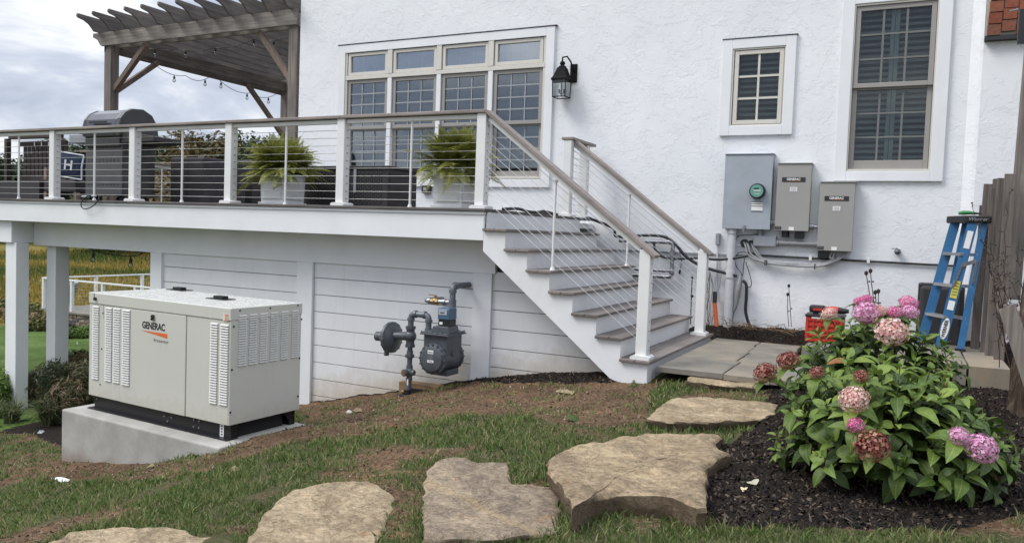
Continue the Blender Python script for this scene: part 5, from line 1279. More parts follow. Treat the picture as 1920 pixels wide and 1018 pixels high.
bx('seat', 'wicker', hc_, -14.3, -13.12, 8.3, 8.85, DZ, .60, .01)
for x, mt in ((-14.45, 'maroon'), (-13.05, 'brown_wood')): bx('post', mt, hc_, x, x + .08, 8.5, 8.58, DZ, 1.36, .004)
g = G()
for x in (-13.9, -13.7, -13.5, -13.3): g.box(x, x + .02, 8.69, 8.70, 1.24, 1.31)
g.obj('tie', 'label_white', hc_)
ch = thing('outdoor_armchair', 'dark wicker armchair with brown legs holding the navy pillow', 'armchair', (-12.6, 8.4, DZ))
bx('seat', 'wicker', ch, -13.0, -12.15, 8.3, 8.95, .42, .62, .02); bx('backrest', 'maroon', ch, -13.0, -12.15, 8.98, 9.04, .62, 1.14, .02)
for i in range(7): bx('back_slat', 'maroon', ch, -12.97 + i * .12, -12.9 + i * .12, 8.955, 8.978, .64, 1.10, .003)
bx('top_rail', 'brown_wood', ch, -13.03, -12.12, 8.95, 9.06, 1.14, 1.19, .008)
for x in (-13.0, -12.22):
    for y in (8.3, 8.9): bx('leg', 'brown_wood', ch, x, x + .07, y, y + .07, DZ, .42)
    bx('armrest', 'brown_wood', ch, x, x + .07, 8.3, 8.94, .78, .82, .006); bx('arm_post', 'brown_wood', ch, x, x + .07, 8.3, 8.37, .62, .78)
pw = thing('pillow', 'navy blue pillow with white border and white letter H', 'pillow', (-12.6, 8.3, .9))
pc = at_y(135, 311, 8.2); pmx = Matrix.Translation(pc) @ Matrix.Rotation(.13, 4, 'Y') @ Matrix.Rotation(.25, 4, 'Z')
def pillow(w_, h, d, n=10):
    g = G()
    for s_ in (-1, 1):
        b = len(g.v)
        for i in range(n + 1):
            for j in range(n + 1):
                u = i / n * 2 - 1; v = j / n * 2 - 1; k_ = (1 - u ** 4) ** .5 * (1 - v ** 4) ** .5; pin = 1 - .08 * (abs(u * v)); g.v.append(tuple(pmx @ Vector((u * w_ / 2 * (1 - .06 * (1 - v * v) * 0) * pin, s_ * d * k_, v * h / 2 * pin))))
        for i in range(n):
            for j in range(n):
                a = b + i * (n + 1) + j; q = (a, a + n + 1, a + n + 2, a + 1); g.f.append(q if s_ < 0 else q[::-1]); g.mi.append(0)
    return g
po = pillow(.50, .42, .07).obj('cushion', 'navy', pw, smooth=True)
cr_ = [pmx @ Vector((sx_ * .235, -.035, sz_ * .195)) for sx_, sz_ in ((-1, -1), (1, -1), (1, 1), (-1, 1))]
g = G()
for i in range(4): g.tube([cr_[i], cr_[i].lerp(cr_[(i + 1) % 4], .5) - Y_ * .02, cr_[(i + 1) % 4]], .012, 6)
g.obj('piping', 'piping', pw)
hm = text_mesh('H', .22, 'piping', .004, 1.1); o = bpy.data.objects.new('letter', hm); COL.objects.link(o); o.parent = pw; o.matrix_basis = INV[pw.name] @ pmx @ Matrix.Translation((0, -.082, 0)) @ Matrix.Rotation(rad(90), 4, 'X')
# rear railing piece
rr = thing('rear_railing', 'short white railing section at the far left side of the deck', 'railing', (-13.6, 11, DZ))
bx('cap_board', 'cap', rr, -13.62, -13.50, 9.9, 12.6, 1.12, 1.155, .004); bx('under_rail', 'rail_white', rr, -13.58, -13.54, 9.9, 12.6, 1.07, 1.118)
for y in (9.9, 11.1, 12.4): piece('baluster', balm, rr, (-13.56, y, DZ))
for k_ in range(10): G().cyl((-13.56, 9.9, .30 + k_ * .0795), (-13.56, 12.6, .30 + k_ * .0795), .003, n=5).obj('cable', 'steel', rr)
# black hose on the top landing
cable('garden_hose', 'black hose lying in loops on the deck at the top of the stairs', 'hose', [Vector((-3.62, 7.0, .245)), Vector((-3.60, 7.3, .262)), Vector((-3.62, 7.6, .245)), Vector((-3.58, 7.75, .245)), Vector((-3.6, 7.95, .265)), Vector((-3.6, 8.2, .25)), Vector((-3.66, 8.45, .245)), Vector((-3.8, 8.3, .245))], .016, 'black', 8)

# ------------------------------------------------------------------ patio and stones
pat = thing('patio', None, None, (-1.5, 7.8, -1.12)); pat['kind'] = 'structure'
def slab(parent, x0, x1, y0, y1, ztop, th=.05, wob=.012, name='flagstone'):
    g = G(); nn = 6; pts = []
    for (ax_, ay_), (bx_, by_) in (((x0, y0), (x1, y0)), ((x1, y0), (x1, y1)), ((x1, y1), (x0, y1)), ((x0, y1), (x0, y0))):
        for i in range(nn): t = i / nn; pts.append((lerp(ax_, bx_, t) + random.uniform(-wob, wob) * .5, lerp(ay_, by_, t) + random.uniform(-wob, wob) * .5))
    n = len(pts); cx_, cy_ = (x0 + x1) / 2, (y0 + y1) / 2
    vs = [(x, y, ztop - .006) for x, y in pts] + [(x, y, ztop - th) for x, y in pts] + [(lerp(x, cx_, .03 / max(.2, abs(x1 - x0))), lerp(y, cy_, .03 / max(.2, abs(y1 - y0))), ztop) for x, y in pts]
    fs = [(i, i + n, (i + 1) % n + n, (i + 1) % n)[::-1] for i in range(n)] + [(i, (i + 1) % n, (i + 1) % n + 2 * n, i + 2 * n) for i in range(n)] + [tuple(range(2 * n, 3 * n))]
    return g.add(vs, fs).obj(name, 'slab', parent)
rows = [(6.62, 7.42, (-1.875, -1.30, -.92, -.3)), (7.42, 8.12, (-1.875, -1.34, -.86, -.3)), (8.12, 8.62, (-1.875, -1.36, -.94)), (8.62, 9.03, (-1.875, -1.38, -.95))]
for y0, y1, xs_l in rows:
    for a, b in zip(xs_l[:-1], xs_l[1:]): slab(pat, a + .005, b - .005, y0 + .005, y1 - .005, -1.098 + random.uniform(-.003, .003))
cb_ = thing('raised_step', 'low raised course of grey flagstones leading to the ladder', 'stone step', (0, 8, -1.15))
for a, b in ((-.80, -.71), (-.70, -.30), (-.29, .30)): slab(cb_, a, b - .008, 7.70, 8.15, -.95, .19, name='step_stone')

slab(cb_, .31, .52, 7.56, 8.98, -.945, .18, name='step_stone'); slab(cb_, .535, .83, 7.52, 9.0, -.95, .18, name='step_stone'); slab(cb_, .02, .30, 8.16, 9.0, -.952, .18, name='step_stone')

def flat_stone(label, mat, pts, ztop, thick, rough=.012, center=None, seed=0, edge=.02, tilt=(0, 0), step=None):
    """irregular slab: outline on its own top plane, domed and chipped, with ragged sides"""
    P_ = [at_z(px, py, ztop) for px, py in pts]
    out_ = []
    for i in range(len(P_)):
        a, b = P_[i], P_[(i + 1) % len(P_)]; k_ = max(2, int((b - a).length / .035))
        for j in range(k_): out_.append(a.lerp(b, j / k_))
    if center: c_ = at_z(*center, ztop)
    else: c_ = sum(out_, Vector()) / len(out_)
    n = len(out_); g = G(); vs = []
    for i, p in enumerate(out_):
        q = noise.noise(Vector((p.x * 9, p.y * 9, seed))) * .018 + noise.noise(Vector((p.x * 26, p.y * 26, seed))) * .008
        d = (p - c_); d.z = 0; d.normalize(); out_[i] = p + d * q
    rings = [0.0, .08, .16, .24, .32, .40, .48, .56, .64, .71, .78, .84, .89, .93, .96, .98, .993]
    def top(x, y, s_):
        v = noise.fractal(Vector((x * 3, y * 3, seed)), .8, 2, 5) * rough
        t = noise.noise(Vector((x * 5 + y * 2, y * 9, seed + 5))); v += (.006 if t > .12 else 0) + (.005 if t > .35 else 0)
        v += noise.noise(Vector((x * 30, y * 30, seed))) * rough * .12
        v += tilt[0] * (x - c_.x) + tilt[1] * (y - c_.y)
        e_ = max(0, (s_ - .90) / .10); return ztop + v - edge * e_ ** 2
    vs.append((c_.x, c_.y, top(c_.x, c_.y, 0)))
    for s_ in rings[1:] + [1.0]:
        for p in out_:
            q = c_.lerp(p, s_); vs.append((q.x, q.y, top(q.x, q.y, s_)))
    nr2 = len(rings)
    for k_, (dd, ins) in enumerate(((.12, -.004), (.35, .002), (.65, .010), (1.0, .018), (1.7, .05))):
        for i, p in enumerate(out_):
            d = (p - c_); d.z = 0; d.normalize(); w_ = noise.noise(Vector((p.x * 14, p.y * 14, dd * 2.5 + seed))) * .018
            vs.append((p.x - d.x * (ins + w_), p.y - d.y * (ins + w_), ztop - edge - thick * dd + tilt[0] * (p.x - c_.x) + tilt[1] * (p.y - c_.y)))
    fs = [(0, 1 + i, 1 + (i + 1) % n) for i in range(n)]
    for r_ in range(nr2 - 1 + 5):
        a = 1 + r_ * n
        for i in range(n): fs.append((a + i, a + n + i, a + n + (i + 1) % n, a + (i + 1) % n))
    g.add(vs, fs); o = g.obj('stepping_stone', mat, None, smooth=32)
    o.data.transform(Matrix.Translation(-c_)); o.location = c_; place(o, label, 'stepping stone'); return [(p.x, p.y) for p in out_]
def zz5(l): return [(980 + a / 3.182, 680 + b / 3.182) for a, b in l]
def zz4(l): return [(400 + a / 2.909, 840 + b / 2.909) for a, b in l]
STONES = []
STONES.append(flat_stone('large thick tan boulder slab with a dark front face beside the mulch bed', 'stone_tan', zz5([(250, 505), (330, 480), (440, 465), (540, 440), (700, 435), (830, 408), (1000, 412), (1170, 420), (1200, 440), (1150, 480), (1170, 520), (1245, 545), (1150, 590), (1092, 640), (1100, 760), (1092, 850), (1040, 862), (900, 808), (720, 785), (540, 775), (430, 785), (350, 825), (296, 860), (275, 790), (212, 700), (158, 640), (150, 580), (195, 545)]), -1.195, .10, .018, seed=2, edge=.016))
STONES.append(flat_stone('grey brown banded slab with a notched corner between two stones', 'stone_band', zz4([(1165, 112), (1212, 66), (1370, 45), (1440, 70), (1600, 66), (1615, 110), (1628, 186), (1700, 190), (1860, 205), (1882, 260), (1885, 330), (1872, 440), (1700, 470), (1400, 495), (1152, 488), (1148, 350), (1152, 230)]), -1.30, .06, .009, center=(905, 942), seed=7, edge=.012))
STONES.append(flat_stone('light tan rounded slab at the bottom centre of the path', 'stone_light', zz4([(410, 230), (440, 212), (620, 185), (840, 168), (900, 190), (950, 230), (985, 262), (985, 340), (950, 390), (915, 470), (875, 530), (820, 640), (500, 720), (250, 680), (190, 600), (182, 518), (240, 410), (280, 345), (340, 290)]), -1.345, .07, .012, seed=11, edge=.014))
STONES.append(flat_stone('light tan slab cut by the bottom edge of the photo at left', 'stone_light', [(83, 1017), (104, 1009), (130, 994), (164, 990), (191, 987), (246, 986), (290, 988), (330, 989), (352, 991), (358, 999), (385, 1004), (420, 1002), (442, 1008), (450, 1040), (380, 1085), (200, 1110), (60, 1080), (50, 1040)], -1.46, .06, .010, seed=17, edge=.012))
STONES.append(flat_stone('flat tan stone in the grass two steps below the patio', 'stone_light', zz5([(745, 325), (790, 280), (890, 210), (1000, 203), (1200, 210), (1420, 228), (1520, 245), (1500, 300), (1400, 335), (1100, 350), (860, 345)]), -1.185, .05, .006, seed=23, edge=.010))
STONES.append(flat_stone('narrow thick tan stone just below the patio edge', 'stone_light', zz5([(972, 108), (1000, 70), (1080, 68), (1250, 84), (1395, 100), (1420, 118), (1390, 140), (1200, 128), (1080, 112)]), -1.155, .06, .006, seed=29, edge=.010))

# ------------------------------------------------------------------ ladder and crate
ld = thing('stepladder', 'blue fibreglass stepladder with black top leaning by the fence', 'ladder', (.45, 8.6, -.945))
FB, FT = Vector((.35, 8.52, -.945)), Vector((.565, 8.60, .275)); OFF = Vector((-.155, .30, 0)); OFT = Vector((-.135, .24, 0))
BB, BT = Vector((.52, 8.50, -.945)), Vector((.655, 8.62, .275))
def rail_c(a, b, w_, th_, lip=.022):
    a = Vector(a); b = Vector(b); d = (b - a).normalized(); x_ = (X_ - d * d.x).normalized(); y_ = d.cross(x_).normalized()
    g = G()
    def bxl(u0, u1, v0, v1):
        vs = [p + x_ * u + y_ * v for p in (a, b) for u, v in ((u0, v0), (u1, v0), (u1, v1), (u0, v1))]
        g.add(vs, [(0, 3, 2, 1), (4, 5, 6, 7), (0, 1, 5, 4), (1, 2, 6, 5), (2, 3, 7, 6), (3, 0, 4, 7)])
    s_ = -1 if y_.y > 0 else 1
    bxl(-w_ / 2, w_ / 2, -.002, .002); bxl(-w_ / 2, -w_ / 2 + .004, .0021 if s_ < 0 else -lip, lip if s_ < 0 else -.0021); bxl(w_ / 2 - .004, w_ / 2, .0021 if s_ < 0 else -lip, lip if s_ < 0 else -.0021)
    return g
rail_c(FB, FT, .085, .03).obj('front_rail', 'blue_rail', ld); rail_c(FB + OFF, FT + OFT, .085, .03).obj('front_rail', 'blue_rail', ld)
rail_c(BB, BT, .06, .03).obj('rear_rail', 'blue_rail', ld); rail_c(BB + OFF, BT + OFT, .06, .03).obj('rear_rail', 'blue_rail', ld)
for k_ in range(4):
    z = -.64 + k_ * .302; t = (z + .945) / 1.22
    if t > .93: continue
    a = FB.lerp(FT, t); b = (FB + OFF).lerp(FT + OFT, t); G().bar(a, b, .085, .028).obj('step', 'alu', ld, bevel=.002)
    a2 = BB.lerp(BT, t); b2 = (BB + OFF).lerp(BT + OFT, t); G().bar(a2, b2, .02, .03).obj('cross_brace', 'alu', ld)
tc_ = (FT + FT + OFT + BT + BT + OFT) / 4
g = G(); c0 = FT + Vector((-.05, -.03, -.03)); 
vs = []
for z in (.265, .335):
    for p in (Vector((.50, 8.58, z)), Vector((.715, 8.58, z)), Vector((.715 - .10, 8.90, z)), Vector((.50 - .15, 8.90, z))): vs.append(p)
g.add(vs, [(0, 3, 2, 1), (4, 5, 6, 7), (0, 1, 5, 4), (1, 2, 6, 5), (2, 3, 7, 6), (3, 0, 4, 7)]); tcap = g.obj('top_cap', 'black', ld, bevel=.012)
def on_rail(t, w_, h, mat, name, off=0, txt=None, tint=None, y=-.006):
    c_ = FB.lerp(FT, t); d = (FT - FB).normalized(); x_ = (X_ - d * d.x).normalized(); n_ = x_.cross(d).normalized()
    if n_.y > 0: n_ = -n_
    mx_ = Matrix((( x_.x, d.x, n_.x, 0), (x_.y, d.y, n_.y, 0), (x_.z, d.z, n_.z, 0), (0, 0, 0, 1))); mx_.translation = c_ + n_ * (abs(y)) + x_ * off
    if txt: me = txt
    else: me = G().box(-w_ / 2, w_ / 2, -h / 2, h / 2, -.0012, .0012).mesh(name, mat)
    o = bpy.data.objects.new(name, me); COL.objects.link(o); o.parent = ld; o.matrix_basis = INV[ld.name] @ mx_; return o
on_rail(.86, .05, .17, 'label_white', 'rail_label', off=.0); on_rail(.47, .058, .17, 'yellow', 'rail_label'); on_rail(.345, .055, .09, 'label_white', 'rail_label')
for k_ in range(5): on_rail(.43 + k_ * .022, .042, .005, 'ink', 'rail_print', y=-.0085)
el = G().add([(math.cos(t) * .034, math.sin(t) * .105, 0) for t in [i * math.pi / 10 for i in range(20)]] , [tuple(range(20))]).mesh('brand_oval', 'label_white'); on_rail(.16, 0, 0, '', 'brand_oval', txt=el, y=-.007)
tm = text_mesh('WERNER', .042, 'ink', .001, 1.0); tm.transform(Matrix.Rotation(rad(90), 4, 'Z')); on_rail(.16, 0, 0, '', 'brand_lettering', txt=tm, y=-.009)
a = FB.lerp(FT, .66) - Y_ * .012; b = BB.lerp(BT, .70) - Y_ * .012; g = G().bar(a, b, .006, .035); g.bar(b, BB.lerp(BT, .52) - Y_ * .012, .006, .028); g.bar(a, FB.lerp(FT, .50) - Y_ * .012 + X_ * -.02, .006, .02); g.obj('spreader_bracket', 'galv', ld)
mt = text_mesh('Werner', .045, 'pvc', .0005, 1.1, shear=.3); piece('cap_lettering', mt, ld, (.60, 8.572, .30), FR)
for p in (FB, FB + OFF, BB, BB + OFF): G().box(p.x - .045, p.x + .045, p.y - .02, p.y + .02, -.945, -.925).obj('foot', 'black', ld)
gt = thing('green_tool', 'green handled hand tool lying on the ladder top', 'hand tool', (.56, 8.7, .34))
g = G().tube([at_y(1797, 400, 8.7), at_y(1806, 399, 8.7), at_y(1818, 399, 8.7), at_y(1826, 400, 8.7)], [.014, .022, .018, .016], 8); g.obj('handle', 'green_tool', gt, smooth=True)
g = G().tube([at_y(1826, 400, 8.7), at_y(1840, 401, 8.72)], [.012, .006], 8); g.obj('shaft', 'black', gt)
gp = thing('grey_case', 'dark grey plastic case standing on edge behind the ladder', 'case', (.3, 9.3, -.98))
bx('shell', 'cover', gp, .17, .56, 9.16, 9.30, -.99, -.38, .03); bx('rim', 'black', gp, .15, .58, 9.30, 9.34, -.99, -.35, .02)
cr2 = thing('plastic_crate', 'red slatted plastic crate on the mulch behind the hydrangea', 'crate', (-.72, 9.0, -1.0))
x0, x1, y0, y1, z0, z1 = -.90, -.53, 8.84, 9.14, -1.02, -.76
for x in (x0, x1 - .03):
    for y in (y0, y1 - .03): bx('corner_post', 'red', cr2, x, x + .03, y, y + .03, z0, z1, .004)
for k_ in range(5):
    z = z0 + k_ * .055; bx('slat', 'red', cr2, x0 + .031, x1 - .031, y0 + .003, y0 + .014, z, z + .026, .003); bx('slat', 'red', cr2, x1 - .014, x1 - .003, y0 + .031, y1 - .031, z, z + .026, .003)
for k_ in range(4): x = x0 + .075 + k_ * .07; bx('rib', 'red', cr2, x, x + .012, y0 - .003, y0 + .002, z0 + .01, z1 - .02)
bx('inner_wall', 'red', cr2, x0 + .02, x1 - .02, y0 + .016, y0 + .02, z0, z1 - .03); bx('base', 'red', cr2, x0 + .031, x1 - .031, y0 + .02, y1 - .02, z0, z0 + .02)
bx('lid', 'black', cr2, x0 - .01, x1 + .01, y0 - .01, y1 + .01, z1 + .001, z1 + .03, .01)
dr = thing('power_drill', 'red and black cordless drill lying on the red crate', 'drill', (-.7, 8.95, -.72))
def zd(a, b, y=8.92): return at_y(1500 + a / 2.995, 380 + b / 2.995, y)
a, b = zd(55, 572), zd(142, 618); bx('battery', 'black', dr, a.x, b.x, 8.86, 8.97, b.z, a.z, .02)
bx('battery_label', 'red', dr, lerp(a.x, b.x, .25), lerp(a.x, b.x, .85), 8.855, 8.859, lerp(b.z, a.z, .3), lerp(b.z, a.z, .62))
G().tube([zd(140, 600), zd(180, 602), zd(215, 605)], [.03, .04, .036], 12).obj('body', 'red', dr, smooth=40); G().tube([zd(215, 605), zd(250, 610), zd(275, 610)], [.036, .030, .020], 12).obj('chuck', 'black', dr, smooth=40)
bx('grip', 'black', dr, a.x + .04, a.x + .09, 8.88, 8.95, b.z - .05, b.z + .01, .01)

# ------------------------------------------------------------------ fence, post and stump
fn = thing('picket_fence', 'weathered grey board fence at the right edge beside the ladder', 'fence', (.75, 8.9, -1.0))
for nm, px, top_, w_, y in (('board', 1842, 385, .05, 9.0), ('board', 1853, 345, .075, 8.82), ('board', 1866, 352, .06, 8.60), ('board', 1878, 334, .07, 8.35), ('board', 1894, 326, .08, 8.10)):
    p = at_y(px, top_, y); lean = random.uniform(-.03, .02); G().bar(Vector((p.x + lean, y, -1.15)), p, w_, .022, up=(0, 1, 0)).obj(nm, 'fence_wood', fn, bevel=.004)
bx('post', 'fence_wood', fn, .73, .84, 8.86, 8.97, -1.2, at_y(1872, 335, 8.86).z, .006)
bx('rail', 'old_wood_y', fn, .80, .84, 7.2, 8.85, -.55, -.46, .004)
gpst = thing('tall_post', 'tall dark timber post rising out of frame at the top right', 'post', (.86, 8.3, -1.0))
g = G().bar(at_y(1884, 560, 8.3) + X_ * .05, at_y(1926, -40, 8.3) + X_ * .09, .16, .12); g.obj('post', 'old_wood_z', gpst, bevel=.006)
bx('bracket', 'black', gpst, *(lambda p: (p.x, p.x + .10, 8.18, 8.235, p.z - .2, p.z + .1))(at_y(1910, 40, 8.2)), .004)
gh = G().tube([at_y(1893, 22, 9.2), at_y(1903, 20, 9.2), at_y(1910, 18, 9.2)], .010, 6)
hk = thing('wall_hook', 'small metal hook sticking out of the bricks', 'hook', at_y(1893, 22, 9.2)); gh.obj('hook', 'galv', hk)
stp = thing('tree_stump', 'old hollow tree stump with rough bark at the right edge', 'tree stump', (.82, 6.6, -1.15))
g = G(); nseg, nrow = 26, 22; base = Vector((1.00, 6.7, -1.25))
for r_ in range(nrow):
    h = r_ / (nrow - 1); 
    for j in range(nseg):
        t = 2 * math.pi * j / nseg; rr_ = .20 + .02 * h + .06 * (1 - h) ** 3 + .09 * noise.noise(Vector((math.cos(t) * 1.7, math.sin(t) * 1.7, h * 2.2))) + .022 * noise.noise(Vector((math.cos(t) * 6, math.sin(t) * 6, h * 5)))
        ztop = 1.62 + .18 * noise.noise(Vector((math.cos(t) * 2.5, math.sin(t) * 2.5, 4)))
        g.v.append((base.x + math.cos(t) * rr_ + .03 * h, base.y + math.sin(t) * rr_, base.z + h * ztop))
for r_ in range(nrow - 1):
    for j in range(nseg): a = r_ * nseg + j; b = r_ * nseg + (j + 1) % nseg; g.f.append((a, b, b + nseg, a + nseg)); g.mi.append(0)
g.f.append(tuple(range((nrow - 1) * nseg, nrow * nseg))); g.mi.append(0)
g.obj('trunk', 'bark', stp, smooth=60)
gr_ = G().bar(at_y(1888, 575, 6.1), at_y(1950, 760, 5.9), .022, .12); bd = thing('loose_board', 'pale grey board leaning against the stump at the right edge', 'board', at_y(1920, 690, 6.0)); gr_.obj('board', 'old_wood_z', bd, bevel=.004)
# dry vine on fence and stump
vn = thing('dry_vine', 'dry vine with dark seed heads climbing over the fence and stump', 'vine', (.7, 7.0, -1.1))
rnd = random.Random(5); vg = G(); sg2 = G()
for k_ in range(12):
    px, py = rnd.uniform(1868, 1930), rnd.uniform(620, 720); y = rnd.uniform(6.2, 7.6); pts = [at_y(px, py, y)]; n = rnd.randint(5, 9); dx_ = rnd.uniform(-6, 3)
    for i in range(n): px += dx_ + rnd.uniform(-7, 7); py -= rnd.uniform(16, 42); px = min(px, 1935); pts.append(at_y(px, py, y + rnd.uniform(-.05, .05)))
    vg.tube(pts, [.0035 * (1 - .5 * i / n) for i in range(n + 1)], 5)
    for p in pts[2:]:
        for _ in range(2): q = p + Vector((rnd.uniform(-.05, .05), rnd.uniform(-.04, .04), rnd.uniform(-.02, .06))); vg.tube([p, q], .0025, 4); sg2.ball(q, rnd.uniform(.005, .011), 5)
vg.obj('stems', 'bark', vn, kind='stuff'); sg2.obj('seed_head', 'maroon', vn, kind='stuff')
def seed_stalk(label, pts_list, y):
    t = thing('seed_stalk', label, 'dry plant', at_y(*pts_list[0][0], y)); g = G(); h_ = G()
    for pl in pts_list:
        P_ = [at_y(a, b, y) for a, b in pl]; g.tube(P_, .004, 5); h_.ball(P_[-1], .018, 7, sq=(1, 1, 1.3)); 
        for p in P_[1:-1]: h_.ball(p + Vector((.012, 0, .01)), .009, 6)
    g.obj('stems', 'bark', t, kind='stuff'); h_.obj('heads', 'maroon', t, kind='stuff')
seed_stalk('two dry seed stalks standing behind the pink hydrangea heads', [[(1634, 600), (1632, 560), (1627, 530), (1624, 512)], [(1640, 600), (1638, 560), (1634, 530), (1632, 508)]], 7.6)
seed_stalk('short dry stalks right of the taller pair against the stucco', [[(1643, 600), (1643, 570), (1641, 548)], [(1648, 600), (1647, 570), (1647, 546)]], 7.6)
seed_stalk('thin dry stalk against the white wall above the mulch', [[(1484, 612), (1482, 580), (1479, 536)], [(1479, 612), (1477, 585), (1477, 552)]], 9.3)
vn2 = thing('bare_vine', 'thin bare vine twigs against the stucco beside the railing post', 'vine', at_y(1325, 610, 9.35)); vg = G()
for k_ in range(9):
    px, py = rnd.uniform(1318, 1336), 612; pts = [at_y(px, py, 9.42)]
    for i in range(6): px += rnd.uniform(-5, 5); py -= rnd.uniform(10, 24); pts.append(at_y(px, py, 9.44))
    vg.tube(pts, .0028, 4)
vg.obj('twigs', 'bark', vn2)

# ------------------------------------------------------------------ hydrangeas
SPECS = [bush_mesh_leaf(1, .27, .30, .45, 6, .07), bush_mesh_leaf(1, .31, .24, .85, 6, .10), bush_mesh_leaf(1, .24, .38, .2, 6, .05)]
LM = ['leaf_a', 'leaf_b', 'leaf_c', 'leaf_brown']
LMESH = {(i, m_): leaf_mesh('leaf', SPECS[i], m_) for i in range(3) for m_ in LM}
def head_mesh(mat, seed, n=190):
    rnd = random.Random(seed); polys, tn = [], []
    for i in range(n):
        k_ = (i + .5) / n; ph = math.acos(1 - 1.75 * k_); th_ = i * 2.399963
        d = Vector((math.sin(ph) * math.cos(th_), math.sin(ph) * math.sin(th_), math.cos(ph) * .82)); r_ = rnd.uniform(.80, 1.08); c_ = d * r_
        a = d.orthogonal().normalized(); b = d.cross(a).normalized(); ro = rnd.uniform(0, 6.28); s_ = rnd.uniform(.115, .16); tt = rnd.uniform(0, 1)
        ln = d + Vector((rnd.uniform(-.35, .35), rnd.uniform(-.35, .35), rnd.uniform(-.35, .35))); a = (a - ln * a.dot(ln) / ln.length_squared).normalized(); b = ln.cross(a).normalized()
        for q in range(4):
            t = ro + q * math.pi / 2; u = a * math.cos(t) + b * math.sin(t); v = a * math.cos(t + 1.57) + b * math.sin(t + 1.57)
            polys.append([c_, c_ + u * s_ * .55 - v * s_ * .42 + ln * .04, c_ + u * s_ * 1.0 + ln * .015, c_ + u * s_ * .55 + v * s_ * .42 + ln * .04]); tn.append(min(1, max(0, tt + rnd.uniform(-.15, .15))))
    for i in range(n // 2):   # inner stalks seen through the gaps
        d = Vector((rnd.gauss(0, 1), rnd.gauss(0, 1), abs(rnd.gauss(0, 1)))).normalized() * .86; w_ = Vector((.02, .02, 0)); polys.append([Vector((0, 0, -.5)) - w_, d - w_, d + w_, Vector((0, 0, -.5)) + w_]); tn.append(.35)
    return numpy_mesh('flower_head', np.array([[tuple(v) for v in p] for p in polys]), 4, mat, np.array(tn))
HM = {k_: [head_mesh(m_, s_ + i) for i in range(2)] for s_, (k_, m_) in enumerate((('pink', 'pet_pink'), ('mag', 'pet_mag'), ('pale', 'pet_pale'), ('red', 'pet_red')))}
def hydrangea(label, C, RX, RY, H, nsh, nleaf, heads, seed, ztop_fn=None, LS=.115):
    rnd = random.Random(seed); t = thing('hydrangea', label, 'hydrangea', C); C = Vector(C); items = []; stg = G()
    for i in range(nsh):
        k_ = (i + .5) / nsh; ph = math.acos(1 - 1.08 * k_); th_ = i * 2.399963 + rnd.uniform(-.2, .2); rr_ = rnd.uniform(.80, 1.02)
        n_ = Vector((math.sin(ph) * math.cos(th_), math.sin(ph) * math.sin(th_), max(-.05, math.cos(ph))))
        tip = Vector((n_.x * RX * rr_, n_.y * RY * rr_, .24 * H + n_.z * H * .76 * rr_ + rnd.uniform(-.05, .05)))
        ax_ = (n_ * .75 + Vector((0, 0, .55 + .3 * n_.z))).normalized(); root = Vector((n_.x * .10, n_.y * .10, 0))
        stg.tube([root, root.lerp(tip, .5) + Vector((0, 0, .04)), tip], [.006, .005, .003], 5)
        ro = rnd.uniform(0, 3.14); young = rnd.random() < .45 + .3 * n_.z
        a = ax_.orthogonal().normalized(); b = ax_.cross(a)
        for lv in range(5):
            off = -.028 * lv - .008; pc = tip + ax_ * off; rot = ro + lv * math.pi / 2 + rnd.uniform(-.25, .25); L = LS * (.42, .72, .98, 1.12, 1.15)[lv] * rnd.uniform(.62, 1.2); el = (1.05, .72, .40, .15, -.08)[lv] + rnd.uniform(-.18, .18)
            for s_ in (0, math.pi):
                if lv > 2 and rnd.random() < .25: continue
                u = a * math.cos(rot + s_) + b * math.sin(rot + s_); dx_ = (u * math.cos(el) + ax_ * math.sin(el)); dx_.z -= .10 * lv; dx_.normalize()
                up = (ax_ - dx_ * ax_.dot(dx_)).normalized(); up = (up + Vector((rnd.uniform(-.25, .25), rnd.uniform(-.25, .25), 0))); up = (up - dx_ * up.dot(dx_)).normalized(); sd_ = up.cross(dx_)
                mx_ = Matrix(((dx_.x * L, sd_.x * L, up.x * L, pc.x + u.x * .012), (dx_.y * L, sd_.y * L, up.y * L, pc.y + u.y * .012), (dx_.z * L, sd_.z * L, up.z * L, pc.z + u.z * .012), (0, 0, 0, 1)))
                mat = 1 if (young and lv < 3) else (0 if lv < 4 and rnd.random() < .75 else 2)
                if rnd.random() < .012: mat = 3
                items.append((rnd.randrange(3), mx_, mat, (C + pc + dx_ * L * .5).length - L * 1.2))
    # inner shade leaves
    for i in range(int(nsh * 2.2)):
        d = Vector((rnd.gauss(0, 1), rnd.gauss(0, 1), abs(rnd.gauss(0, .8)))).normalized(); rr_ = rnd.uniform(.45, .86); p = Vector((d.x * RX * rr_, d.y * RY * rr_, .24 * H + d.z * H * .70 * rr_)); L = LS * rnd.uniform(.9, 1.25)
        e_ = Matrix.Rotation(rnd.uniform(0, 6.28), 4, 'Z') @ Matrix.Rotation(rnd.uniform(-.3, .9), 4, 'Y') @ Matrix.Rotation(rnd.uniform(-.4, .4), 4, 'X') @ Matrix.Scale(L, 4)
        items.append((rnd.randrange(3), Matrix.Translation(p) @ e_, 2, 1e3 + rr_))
    items.sort(key=lambda q: q[3])
    for si, mx_, mi, _ in items[:nleaf]:
        o = bpy.data.objects.new('leaf', LMESH[(si, LM[mi])]); COL.objects.link(o); o.parent = t; o.matrix_basis = mx_
    me = merge_leaves('inner_leaves', [(SPECS[si], mx_, mi) for si, mx_, mi, _ in items[nleaf:]], LM); o = bpy.data.objects.new('inner_leaves', me); COL.objects.link(o); o.parent = t; o['kind'] = 'stuff'
    stg.obj('stems', 'stem', t, local=True, kind='stuff')
